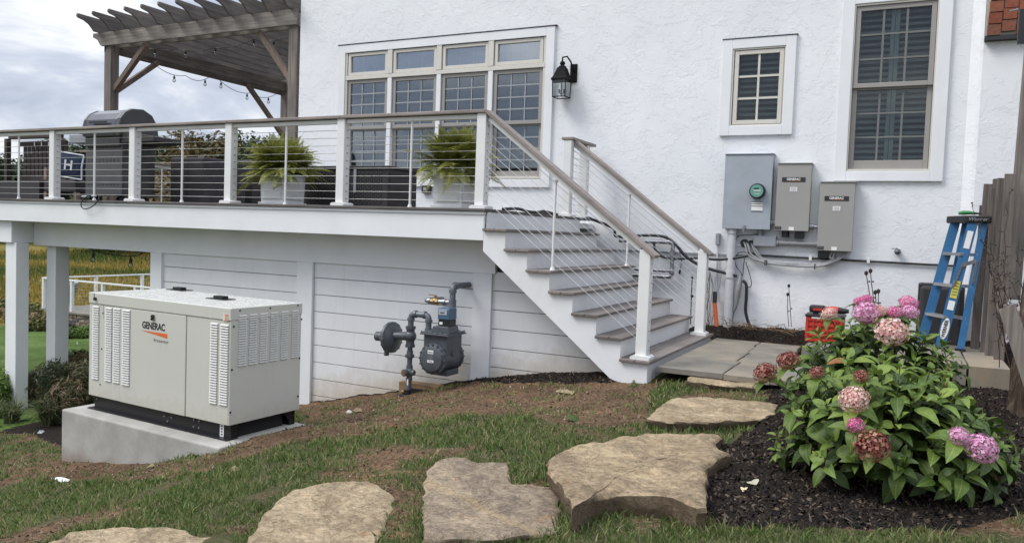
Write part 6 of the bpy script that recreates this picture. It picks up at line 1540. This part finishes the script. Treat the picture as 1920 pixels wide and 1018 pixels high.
    for (px, py, rpx, kind) in heads:
        d = Vector(RM @ _ray(px, py)).normalized(); o_ = -C - Vector((0, 0, .24 * H)) ; sc = Vector((1 / RX, 1 / RY, 1 / (H * .80)))
        oo = Vector((o_.x * sc.x, o_.y * sc.y, o_.z * sc.z)); dd = Vector((d.x * sc.x, d.y * sc.y, d.z * sc.z))
        A_ = dd.dot(dd); B_ = 2 * oo.dot(dd); C_ = oo.dot(oo) - 1.10; disc = B_ * B_ - 4 * A_ * C_
        s_ = (-B_ - math.sqrt(disc)) / (2 * A_) if disc > 0 else -B_ / (2 * A_)
        p = d * s_; depth = (RM.T @ np.array(p))[2]; r_ = rpx * depth / F
        L_ = p - C; ax_ = (Vector((L_.x, L_.y, L_.z * .6)).normalized() * .55 + Vector((0, 0, .75)) - d * .25).normalized()
        h = bpy.data.objects.new('flower_head', rnd.choice(HM[kind])); COL.objects.link(h); h.parent = t; h.location = L_; h.scale = (r_, r_, r_ * .95); h.rotation_euler = ax_.to_track_quat('Z', 'Y').to_euler()
        g = G().tube([L_ - ax_ * r_ * .4, L_ * .7 + Vector((0, 0, .02)), L_ * .25], [.004, .005, .006], 5); g.obj('flower_stem', 'stem', t, local=True)
        for q in range(4):
            u = ax_.orthogonal().normalized(); u = Matrix.Rotation(q * 1.57 + .4, 3, ax_) @ u; dx_ = (u * .85 + ax_ * .25).normalized(); dx_.z -= .25; dx_.normalize(); up = (ax_ - dx_ * ax_.dot(dx_)).normalized(); sd_ = up.cross(dx_); L = LS * rnd.uniform(.8, 1.1); pc = L_ - ax_ * r_ * .75
            o = bpy.data.objects.new('leaf', LMESH[(rnd.randrange(3), LM[rnd.choice((0, 0, 1))])]); COL.objects.link(o); o.parent = t
            o.matrix_basis = Matrix(((dx_.x * L, sd_.x * L, up.x * L, pc.x), (dx_.y * L, sd_.y * L, up.y * L, pc.y), (dx_.z * L, sd_.z * L, up.z * L, pc.z), (0, 0, 0, 1)))
    return t
def hh(l): return [(1400 + a / 2.424, 540 + b / 2.424, r / 2.424, k_) for a, b, r, k_ in l]
hydrangea('large front hydrangea bush with pink and faded red flower heads in dark mulch', (.0, 4.60, gz(0, 4.6) + .0), .60, .50, .68, 88, 260,
          hh([(85, 385, 54, 'red'), (188, 330, 52, 'red'), (318, 385, 35, 'red'), (520, 400, 34, 'red'), (488, 505, 66, 'pale'), (493, 622, 38, 'mag'), (570, 715, 78, 'red'), (967, 672, 44, 'pink'), (1065, 727, 70, 'pink')]), 4, LS=.142)
hydrangea('smaller rear hydrangea bush with a cluster of pink heads near the ladder', (-.14, 6.15, gz(-.12, 6.1)), .60, .45, .74, 66, 230,
          hh([(512, 62, 26, 'mag'), (545, 52, 28, 'mag'), (545, 112, 58, 'pink'), (605, 104, 32, 'pale'), (672, 110, 33, 'mag'), (735, 70, 42, 'mag'), (740, 110, 39, 'pink'), (658, 200, 70, 'pale'), (375, 118, 36, 'pale')]), 9, LS=.135)

# ------------------------------------------------------------------ shrubs, trees, terrace
def clump_mesh(name, mat, seed, n, size, blobs, leaf=(1, .5), up=.3):
    """n leaf faces scattered through overlapping blobs (unit space), sized 'size'"""
    r = np.random.RandomState(seed); b = np.array(blobs, float); w_ = b[:, 3] ** 2; ch_ = r.choice(len(b), n, p=w_ / w_.sum()); bb_ = b[ch_]
    d = r.normal(size=(n, 3)); d /= np.linalg.norm(d, axis=1)[:, None]; rad_ = bb_[:, 3:4] * (1 - .45 * r.rand(n, 1) ** 1.6) * (1 + .16 * np.sin(d[:, :1] * 9 + bb_[:, :1] * 7) * np.cos(d[:, 1:2] * 8))
    c = bb_[:, :3] + d * rad_; nd = d + r.normal(size=(n, 3)) * .7; nd[:, 2] += up; nd /= np.linalg.norm(nd, axis=1)[:, None]
    a = np.cross(nd, r.normal(size=(n, 3))); a /= np.linalg.norm(a, axis=1)[:, None]; bb2 = np.cross(nd, a); s_ = size * (.6 + .8 * r.rand(n, 1))
    co = np.stack([c - a * s_ * leaf[0], c - bb2 * s_ * leaf[1], c + a * s_ * leaf[0], c + bb2 * s_ * leaf[1]], 1)
    tn = np.clip(.5 + .35 * np.sin(bb_[:, 0] * 13 + bb_[:, 1] * 7) + r.normal(size=n) * .22, 0, 1); return numpy_mesh(name, co, 4, mat, tn)
def blobs(seed, n, R, h0, h1):
    r = random.Random(seed); out_ = []
    for i in range(n):
        a = r.uniform(0, 6.28); k_ = r.random() ** .5; z = r.uniform(h0, h1); w_ = R * (1 - .45 * abs((z - h0) / (h1 - h0) - .4)); out_.append((math.cos(a) * k_ * w_ * .75, math.sin(a) * k_ * w_ * .75, z, R * r.uniform(.28, .48)))
    return out_
def trunk_mesh(seed, h, r0):
    r = random.Random(seed); g = G(); g.tube([(0, 0, -.5), (0, 0, h * .3), (r.uniform(-.2, .2), r.uniform(-.2, .2), h * .75)], [r0, r0 * .75, r0 * .25], 7)
    for k_ in range(5): a = r.uniform(0, 6.28); z = h * r.uniform(.25, .55); g.tube([(0, 0, z), (math.cos(a) * h * .16, math.sin(a) * h * .16, z + h * .16), (math.cos(a) * h * .28, math.sin(a) * h * .28, z + h * .24)], [r0 * .4, r0 * .25, r0 * .08], 5)
    return g.mesh('trunk', 'bark')
TR = []
for i in range(4):
    bl = blobs(40 + i, 26, 3.4, 2.0, 7.2); TR.append((bl, clump_mesh('crown', 'tree_green', 60 + i, 11000, .17, bl), clump_mesh('crown', 'tree_olive', 70 + i, 11000, .17, bl), trunk_mesh(80 + i, 7.5, .22)))
TL = [('leafy green tree on the horizon at the far left edge', -10, 292, 0), ('green tree on the horizon behind the slatted swing', 62, 280, 0), ('green tree seen just left of the grill shelf', 118, 268, 0), ('round green tree seen between the grill and its shelf', 205, 262, 0),
      ('dark green tree right of the grill shelf', 300, 268, 0), ('dark tree standing left behind the olive crowned tree', 345, 262, 0), ('olive brown autumn tree in the middle of the tree line', 378, 252, 1), ('bushy olive tree right of the autumn tree', 408, 262, 1), ('dark green domed tree behind the railing post', 432, 256, 0), ('small green tree left of the left fern', 468, 270, 0), ('green tree hidden mostly behind the left fern', 510, 262, 0), ('green tree next to the house corner', 560, 268, 0)]
for i, (lab, px, py, ol) in enumerate(TL):
    Yd = 42 + (i * 37 % 11) * 1.3; p = at_y(px, py, Yd); zb_ = gz(p.x, p.y); s_ = (p.z - zb_) / 8.2; q = TR[i % 4]
    t = thing('field_tree', lab, 'tree', (p.x, p.y, zb_), rotz=i * 1.3, group='trees along the far edge of the field')
    c_ = bpy.data.objects.new('crown', q[2] if ol else q[1]); COL.objects.link(c_); c_.parent = t; c_.scale = (s_ * 1.15, s_ * 1.15, s_)
    k_ = bpy.data.objects.new('trunk', q[3]); COL.objects.link(k_); k_.parent = t; k_.scale = (s_,) * 3
# hedge row closing the field edge
hb = []
rh = random.Random(3)
for i in range(150):
    t_ = i / 149; px = lerp(-420, 700, t_); p = at_y(px, 380, 50 + 5 * math.sin(i)); hb.append((p.x, p.y, gz(p.x, p.y) + rh.uniform(.8, 2.6), rh.uniform(1.3, 2.6)))
hm_ = clump_mesh('hedgerow', 'tree_green', 5, 60000, .17, hb); ho = bpy.data.objects.new('hedgerow', hm_); COL.objects.link(ho); place(ho, 'dark hedgerow running along the far edge of the meadow', 'hedge', kind='stuff')
def shrub(label, px, py, Y, R, H, mat, n, size, seed, leaf=(1, .5), nb=12, up=.3):
    p = at_y(px, py, Y); z = gz(p.x, Y); o = bpy.data.objects.new('shrub', None); t = thing('shrub', label, 'shrub', (p.x, Y, z))
    bpy.data.objects.remove(o)
    me = clump_mesh('foliage', mat, seed, n, size, blobs(seed, nb, R, .18 * H, .78 * H), leaf, up); f = bpy.data.objects.new('foliage', me); COL.objects.link(f); f.parent = t
    g = G()
    for i in range(7): a = i * .9; g.tube([(0, 0, 0), (math.cos(a) * R * .3, math.sin(a) * R * .3, H * .35), (math.cos(a) * R * .55, math.sin(a) * R * .55, H * .6)], [.012, .009, .004], 5)
    g.obj('stems', 'bark', t, local=True); return t
shrub('dark feathery evergreen shrub touching the left side of the concrete pad', 140, 760, 6.3, .55, .80, 'shrub_dark', 16000, .028, 1, (1.6, .22), 16, .6)
shrub('dark evergreen shrub behind the generator left corner', 150, 700, 7.5, .50, .80, 'shrub_dark', 15000, .030, 2, (1.6, .24), 16, .6)
shrub('low dark shrub between the two white deck posts', 66, 730, 7.0, .42, .50, 'shrub_dark', 10000, .030, 3, (1.6, .24), 12, .6)
shrub('dark leafy shrub at the left edge behind the front deck post', -8, 770, 6.6, .5, .55, 'shrub_green', 5000, .032, 4, (1.3, .4), 10)
shrub('rust tinged hydrangea shrub left of the far terrace wall', 84, 620, 15.0, .55, .42, 'shrub_rust', 9000, .045, 5, (1, .6), 18)
shrub('rust tinged bush between the two white deck posts', 55, 625, 15.4, .75, .50, 'shrub_rust', 12000, .045, 6, (1, .6), 16)
shrub('rust tinged bush at the far left edge of the lawn', 2, 625, 15.8, .8, .50, 'shrub_rust', 9000, .045, 16, (1, .6), 14)
shrub('bright green low plant in front of the terrace wall', 143, 640, 14.4, .55, .14, 'shrub_green', 8000, .04, 7, (1.5, .35), 12)
def strap(label, px, py, Y, n, L, seed):
    p = at_y(px, py, Y); z = gz(p.x, Y); r = random.Random(seed); polys, tn = [], []
    for i in range(n):
        a = r.uniform(0, 6.28); l_ = L * r.uniform(.6, 1.1); w_ = .008; d = Vector((math.cos(a), math.sin(a), 0)); s_ = Vector((-d.y, d.x, 0)) * w_; pts = []
        o_ = Vector((r.uniform(-.06, .06), r.uniform(-.06, .06), 0)); k0 = r.uniform(.35, .9)
        for j in range(6): t = j / 5; pts.append(o_ + d * l_ * t * (.45 + .55 * t) * k0 + Vector((0, 0, l_ * (1.25 * t - 1.05 * t * t * k0))))
        tt = r.random()
        for j in range(5): w0 = 1 - (j / 5) ** 2; w1 = 1 - ((j + 1) / 5) ** 2; polys.append([pts[j] - s_ * w0, pts[j + 1] - s_ * w1, pts[j + 1] + s_ * w1, pts[j] + s_ * w0]); tn.append(tt)
    t = thing('daylily', label, 'daylily', (p.x, Y, z)); o = bpy.data.objects.new('leaves', numpy_mesh('leaves', np.array([[tuple(v) for v in q] for q in polys]), 4, 'lily', np.array(tn))); COL.objects.link(o); o.parent = t
strap('arching strap leaf clump in front of the evergreen shrub', 92, 800, 5.95, 190, .55, 1); strap('strap leaf clump at the foot of the front deck post', 22, 800, 6.0, 150, .45, 2); strap('small strap leaf clump at the far left edge', -8, 790, 6.2, 110, .42, 3)

tz_ = -2.9; XT0, YT0, XT1, YT1 = -24.4, 15.5, -15.0, 26.0
tr = thing('terrace', 'raised grey paved terrace on a rubble stone wall beyond the lawn', 'terrace', (XT0, YT0, -3.4))
bx('core', 'mortar', tr, XT0 + .12, XT1, YT0 + .12, YT1, -4.0, tz_ - .07); bx('coping', 'slab', tr, XT0, XT1, YT0 - .02, YT1, tz_ - .07, tz_, .01)
rs = random.Random(8); z = tz_ - .072
while z > -3.75:
    h = rs.uniform(.10, .17); x = XT0 + .05 + rs.uniform(0, .1)
    while x < XT0 + 4.6:
        w_ = rs.uniform(.16, .38); g = G().box(-w_ / 2 + .012, w_ / 2 - .012, -.09, .07, -h / 2 + .010, h / 2 - .010)
        g.v = [(a + rs.uniform(-.014, .014), b + rs.uniform(-.012, .012), c_ + rs.uniform(-.012, .012)) for a, b, c_ in g.v]
        piece('wall_stone', g.mesh('wall_stone', 'wall_stone'), tr, (x + w_ / 2, YT0 + .12, z - h / 2)); x += w_
    z -= h
r2 = thing('terrace_railing', 'white cable railing around the far terrace', 'railing', (XT0, YT0, tz_))
bx('cap_board', 'rail_white', r2, XT0 - .04, XT1, YT0 + .06, YT0 + .16, tz_ + .94, tz_ + .98); bx('cap_board', 'rail_white', r2, XT0 - .04, XT0 + .06, YT0 + .17, YT1, tz_ + .94, tz_ + .98)
for x in (XT0 + .01, -23.0, -21.55, -20.1, -18.6): bx('post', 'rail_white', r2, x - .045, x + .045, YT0 + .065, YT0 + .155, tz_, tz_ + .938, .004)
for y in (17.4, 19.2, 21.0, 22.8): bx('post', 'rail_white', r2, XT0 - .035, XT0 + .055, y - .045, y + .045, tz_, tz_ + .938, .004)
for k_ in range(8):
    z = tz_ + .10 + k_ * .10; G().cyl((XT0, YT0 + .11, z), (XT1, YT0 + .11, z), .004, n=4).obj('cable', 'steel', r2); G().cyl((XT0 + .01, YT0 + .12, z), (XT0 + .01, YT1, z), .004, n=4).obj('cable', 'steel', r2)
p = at_y(121, 586, 17.0); tp_ = thing('ceramic_pot', 'blue grey ribbed pot standing on the terrace behind the railing', 'pot', (p.x, 17.0, tz_))
g = G().tube([Vector((p.x, 17.0, tz_ + a)) for a, b in ((0, .24), (.10, .27), (.5, .36), (.66, .40), (.70, .41))], [b for a, b in ((0, .24), (.10, .27), (.5, .36), (.66, .40), (.70, .41))], 20); g.obj('body', 'elec_blue', tp_, smooth=50)
g = G()
for k_ in range(6): z = tz_ + .08 + k_ * .1; r_ = .27 + .023 * k_; g.tube([Vector((p.x, 17.0, z)), Vector((p.x, 17.0, z + .035))], [r_ + .012, r_ + .02], 20)
g.obj('band', 'navy', tp_); G().ball(Vector((p.x + .05, 17, tz_ + .74)), .12, 8, sq=(1.6, 1, .7)).obj('plant', 'black', tp_)
lw = thing('garden_sign', 'tiny white tag standing in the plants below the terrace', 'tag', at_y(144, 657, 13.5)); q = at_y(144, 657, 13.5); bx('plate', 'label_white', lw, q.x - .13, q.x + .13, 13.5, 13.52, q.z - .03, q.z + .04); bx('stake', 'label_white', lw, q.x - .01, q.x + .01, 13.505, 13.515, -3.3, q.z - .03)

# ------------------------------------------------------------------ turf, mulch chips, pebbles, litter
R = np.random.RandomState(11)
SPOLY = [(lambda a: a.mean(0) + (a - a.mean(0)) * .965)(np.array(s_)) for s_ in STONES]
PADC = [(gx + a * math.cos(gyaw) - b * math.sin(gyaw), gy + a * math.sin(gyaw) + b * math.cos(gyaw)) for a, b in ((-GL - .14, -.16), (.09, -.16), (.09, GW + .025), (-GL - .14, GW + .025))]
ZI = zone.reshape(ny, nx, 4); FZI = fz.reshape(ny, nx)
def sample(arr, x, y):
    i = np.clip(np.searchsorted(xs, x) - 1, 0, nx - 2); j = np.clip(np.searchsorted(ys, y) - 1, 0, ny - 2)
    u = (x - xs[i]) / (xs[i + 1] - xs[i]); v = (y - ys[j]) / (ys[j + 1] - ys[j])
    return arr[j, i] * (1 - u) * (1 - v) + arr[j, i + 1] * u * (1 - v) + arr[j + 1, i] * (1 - u) * v + arr[j + 1, i + 1] * u * v
def blocked(x, y, grow=0.0):
    m_ = np.zeros(x.shape, bool)
    for s_ in SPOLY: m_ |= inpoly(x, y, s_)
    m_ |= inpoly(x, y, PADC); m_ |= (x > -1.9) & (x < -.3) & (y > 6.6) & (y < 9.03) & ~((x > -.9) & (y < 7.0)); m_ |= (x < -1.9) & (y > 6.48) & (x > -2.2); m_ |= (y > 6.86) & (x < -1.9) & (x > -8.6)
    m_ |= (x > -.82) & (x < .84) & (y > 7.55) & (y < 9.0); return m_
def scatter(n, x0, x1, y0, y1, near_pow=1.7):
    x = R.uniform(x0, x1, n); y = R.uniform(y0, y1, n); d = np.hypot(x, y); keep = R.rand(n) < np.clip((2.3 / d) ** near_pow, 0, 1); return x[keep], y[keep]
x, y = scatter(1500000, -12.5, 2.2, 1.35, 7.2, 1.75)
q = RM.T @ np.stack([x, y, hz(x, y)]); u_ = CX + F * q[0] / q[2]; v_ = CY + F * q[1] / q[2]; k_ = (u_ > -260) & (u_ < 2180) & (v_ < 1250); x, y = x[k_], y[k_]
g_ = sample(ZI[:, :, 0], x, y); nzv = np.array([noise.noise(Vector((a * 3.1, b * 3.1, 0))) + .5 * noise.noise(Vector((a * 11, b * 11, 2))) for a, b in zip(x, y)])
k_ = (R.rand(len(x)) < np.clip(g_ * .98 + nzv * .85 * (g_ > .05), .0, 1)) & ~blocked(x, y) & (sample(ZI[:, :, 1], x, y) < .4)
x, y, nzv, g_ = x[k_], y[k_], nzv[k_], g_[k_]; z = sample(FZI, x, y); n = len(x)
ang = R.uniform(0, 6.283, n); tuft = np.array([noise.noise(Vector((a * 6.5, b * 6.5, 9))) for a, b in zip(x, y)]); hgt = (.014 + .034 * R.rand(n) ** 1.6) * (1 + .5 * nzv) * (1 + 1.3 * np.clip(tuft - .15, 0, 1)) * np.where(g_ < .4, .7, 1.0); wd = .0013 + .0014 * R.rand(n); d_ = np.hypot(x, y); wd *= np.clip(d_ / 2.6, 1, 3); lean = hgt * R.uniform(.1, 1.1, n); la = R.uniform(0, 6.283, n)
ca_, sa_ = np.cos(ang), np.sin(ang); bxn = np.stack([ca_ * wd, sa_ * wd, 0 * wd], 1); base = np.stack([x, y, z - .004], 1); lv = np.stack([np.cos(la) * lean, np.sin(la) * lean, hgt], 1); mid = base + lv * [.35, .35, .6]
co = np.stack([base - bxn, base + bxn, mid + bxn * .75, base + lv, mid - bxn * .75], 1)
tint = np.clip(.46 + .34 * nzv + .25 * tuft + R.normal(size=n) * .22, 0, .85); dry = R.rand(n) < (.15 + .25 * (1 - g_) + .10 * (nzv < -.25)); tint[dry] = R.uniform(.85, 1, dry.sum())
go = bpy.data.objects.new('grass', numpy_mesh('grass', co, 5, 'grass', tint)); COL.objects.link(go); place(go, 'patchy green lawn grass with dry blades around the stepping stones', 'grass', kind='stuff')
print('grass blades', n)
mx0 = R.uniform(-62, -14, 260000); my0 = R.uniform(9, 50, 260000); dd_ = np.hypot(mx0, my0); q = RM.T @ np.stack([mx0, my0, hz(mx0, my0)]); uu = CX + F * q[0] / q[2]
k_ = (sample(ZI[:, :, 2], mx0, my0) > .85) & (uu > -200) & (uu < 700) & (R.rand(len(mx0)) < np.clip(26 / dd_, 0, 1) ** 1.4) & ~((mx0 > XT0 - .5) & (my0 > YT0 - .6) & (mx0 < XT1) & (my0 < YT1)); mx0, my0 = mx0[k_], my0[k_]; n = len(mx0)
mz0 = sample(FZI, mx0, my0); hh_ = R.uniform(.10, .34, n); ww = R.uniform(.02, .07, n); ta = R.uniform(0, 6.28, n); ex = np.stack([np.cos(ta) * ww, np.sin(ta) * ww, 0 * ww], 1); bs = np.stack([mx0, my0, mz0 - .02], 1); tp0 = bs + np.stack([R.normal(size=n) * .06, R.normal(size=n) * .06, hh_], 1)
mt0 = np.clip(.5 + .4 * np.sin(mx0 * .35 + 2 * np.sin(my0 * .3)) + R.normal(size=n) * .25, 0, 1)
M['meadow'] = foliage('meadow_tuft', [(.06, .10, .02), (.13, .15, .035), (.24, .19, .05), (.36, .27, .06)], .2)
mo_ = bpy.data.objects.new('meadow_grass', numpy_mesh('meadow_grass', np.stack([bs - ex, bs + ex, tp0 + ex * .4, tp0 - ex * .4], 1), 4, 'meadow', mt0)); COL.objects.link(mo_); place(mo_, 'ochre and green meadow grass covering the field beyond the lawn', 'meadow', kind='stuff')
def chips(name, label, cat, x, y, mat, smin, smax, flat, lift=.0, elong=2.2):
    n = len(x); z = sample(FZI, x, y) + lift; s_ = smin + (smax - smin) * R.rand(n) ** 2.2; a = R.uniform(0, 6.283, n); t = R.normal(size=(n, 2)) * flat
    e1 = np.stack([np.cos(a), np.sin(a), t[:, 0]], 1) * (s_ * elong * (.6 + .8 * R.rand(n)))[:, None]; e2 = np.stack([-np.sin(a), np.cos(a), t[:, 1]], 1) * s_[:, None]; c_ = np.stack([x, y, z + s_ * .4], 1); up = np.array([0, 0, 1.0]) * (s_ * .8)[:, None]
    q1 = np.stack([c_ - e1 - e2 * .6, c_ + e1 * .8 - e2, c_ + e1 * .5 + up * .8, c_ - e1 * .6 + up], 1); q2 = np.stack([c_ - e1 * .6 + up, c_ + e1 * .5 + up * .8, c_ + e1 + e2 * .6, c_ - e1 * .8 + e2], 1)
    co = np.concatenate([q1, q2]); tn = np.clip(R.rand(n) ** 1.8 + 0 * x, 0, 1); o = bpy.data.objects.new(name, numpy_mesh(name, co, 4, mat, np.concatenate([tn, tn]))); COL.objects.link(o); place(o, label, cat, kind='stuff')
x, y = scatter(560000, -7, 2.2, 2.4, 9.5, 1.1); k_ = (sample(ZI[:, :, 1], x, y) > .5) & ~blocked(x, y); x, y = x[k_], y[k_]
chips('mulch', 'dark shredded bark mulch around the hydrangeas and along the walls', 'mulch', x, y, 'chip', .0022, .0085, .6)
x, y = scatter(120000, -9, 1, 2, 6.85, 1.2); k_ = (sample(ZI[:, :, 1], x, y) < .5) & (sample(ZI[:, :, 0], x, y) < .45) & ~blocked(x, y); x, y = x[k_], y[k_]
chips('soil_pebbles', 'small stones and clods in the bare brown soil', 'pebbles', x, y, 'pebble', .0015, .0095, .5, elong=1.2)
x, y = scatter(160000, -9, 1, 1.6, 6.8, 1.3); k_ = (R.rand(len(x)) < np.where(sample(ZI[:, :, 0], x, y) < .6, .8, .22)) & (sample(ZI[:, :, 1], x, y) < .5) & ~blocked(x, y); x, y = x[k_], y[k_]
chips('dry_straw', 'dry straw and dead grass lying on soil and lawn', 'straw', x, y, 'straw', .0008, .0016, .15, .002, 14)
def dead_leaf(label, px, py, s_, mat, seed, spec=1):
    p = ground_at(px, py); o = bpy.data.objects.new('fallen_leaf', leaf_mesh('fallen_leaf', SPECS[spec], mat)); COL.objects.link(o); r = random.Random(seed); o.location = p + Vector((0, 0, .018)); o.rotation_euler = (r.uniform(-.5, .5), r.uniform(-.3, .1), r.uniform(0, 6)); o.scale = (s_, s_ * 1.2, s_); place(o, label, 'leaf')
M['leaf_dry'] = leaf_mat('leaf_dry', (.25, .17, .09), (.36, .27, .17), (.2, .14, .08), .1, .8); M['leaf_pale'] = leaf_mat('leaf_pale', (.45, .40, .30), (.60, .56, .45), (.4, .35, .25), .1, .8)
dead_leaf('curled tan fallen leaf on the grass left of the banded slab', 448, 882, .085, 'leaf_dry', 1); dead_leaf('dull green fallen leaf on the bare soil above the big boulder', 1062, 787, .12, 'leaf_c', 2, 0)
dead_leaf('small green leaf on the right corner of the banded slab', 1028, 916, .06, 'leaf_b', 3); dead_leaf('pale curled leaf on the dark mulch right of the big boulder', 1418, 915, .10, 'leaf_pale', 4); dead_leaf('pale thin leaf beside the curled one on the mulch', 1396, 920, .07, 'leaf_pale', 5, 2)
dead_leaf('small yellowish leaf on the mulch nearer the front bush', 1432, 864, .05, 'leaf_b', 6); dead_leaf('tan fallen leaf on the soil at the foot of the concrete pad', 290, 878, .07, 'leaf_dry', 7); dead_leaf('tiny tan leaf on the lawn above the cut off slab', 226, 970, .05, 'leaf_dry', 8)
def chunk(name, label, cat, px, py, s_, mat, sq, seed, z=None):
    r = random.Random(seed); p = ground_at(px, py) if z is None else at_z(px, py, z); g = G().ball((0, 0, s_ * sq[2] * .3), s_, 8, sq=sq); g.v = [(a + r.uniform(-.2, .2) * s_ * sq[0], b + r.uniform(-.2, .2) * s_ * sq[1], max(-.01, c_ + r.uniform(-.2, .2) * s_ * sq[2])) for a, b, c_ in g.v]
    o = g.obj(name, mat, None); o.location = p; place(o, label, cat)
chunk('paper_scrap', 'scrap of white paper lying on the grass below the concrete pad', 'paper', 116, 900, .055, 'label_white', (1.3, .6, .3), 1)
chunk('small_stone', 'small pale stone on the mulch at lower right of the boulder', 'stone', 1379, 942, .022, 'litter', (1, 1, .8), 2); chunk('small_stone', 'pale stone by the wall above the mulch bed', 'stone', 1473, 613, .05, 'litter', (1.4, .8, .7), 3)
chunk('small_stone', 'flat tan stone on the dark soil below the stair stringer', 'stone', 1062, 737, .06, 'stone_light', (1.6, .7, .4), 4); chunk('small_stone', 'grey stone at the foot of the concrete pad by the shrubs', 'stone', 78, 812, .045, 'pvc', (1.2, .8, .6), 5)
chunk('small_stone', 'rounded tan stone in the soil strip near the gas meter', 'stone', 672, 772, .04, 'stone_light', (1.1, .9, .7), 6); chunk('small_stone', 'pale pebble in the soil left of the rounded tan stone', 'stone', 655, 774, .03, 'litter', (1.2, .9, .7), 7)
# twigs in the mulch by the wall
tw = thing('dead_branches', 'tangle of brown twigs on the mulch below the electric boxes', 'twigs', (-1.6, 9.2, -1.0)); tg = G(); rt = random.Random(2)
for k_ in range(60):
    a = Vector((rt.uniform(-2.0, -1.0), rt.uniform(9.05, 9.4), -1.0 + rt.uniform(0, .05))); d = rt.uniform(0, 6.28); l_ = rt.uniform(.08, .32); b = a + Vector((math.cos(d) * l_, math.sin(d) * l_ * .4, rt.uniform(-.01, .08))); tg.tube([a, a.lerp(b, .5) + Vector((0, 0, .02)), b], rt.uniform(.0015, .0035), 4)
tg.obj('twigs', 'raw_wood', tw, kind='stuff')
print('objects', len(bpy.data.objects))
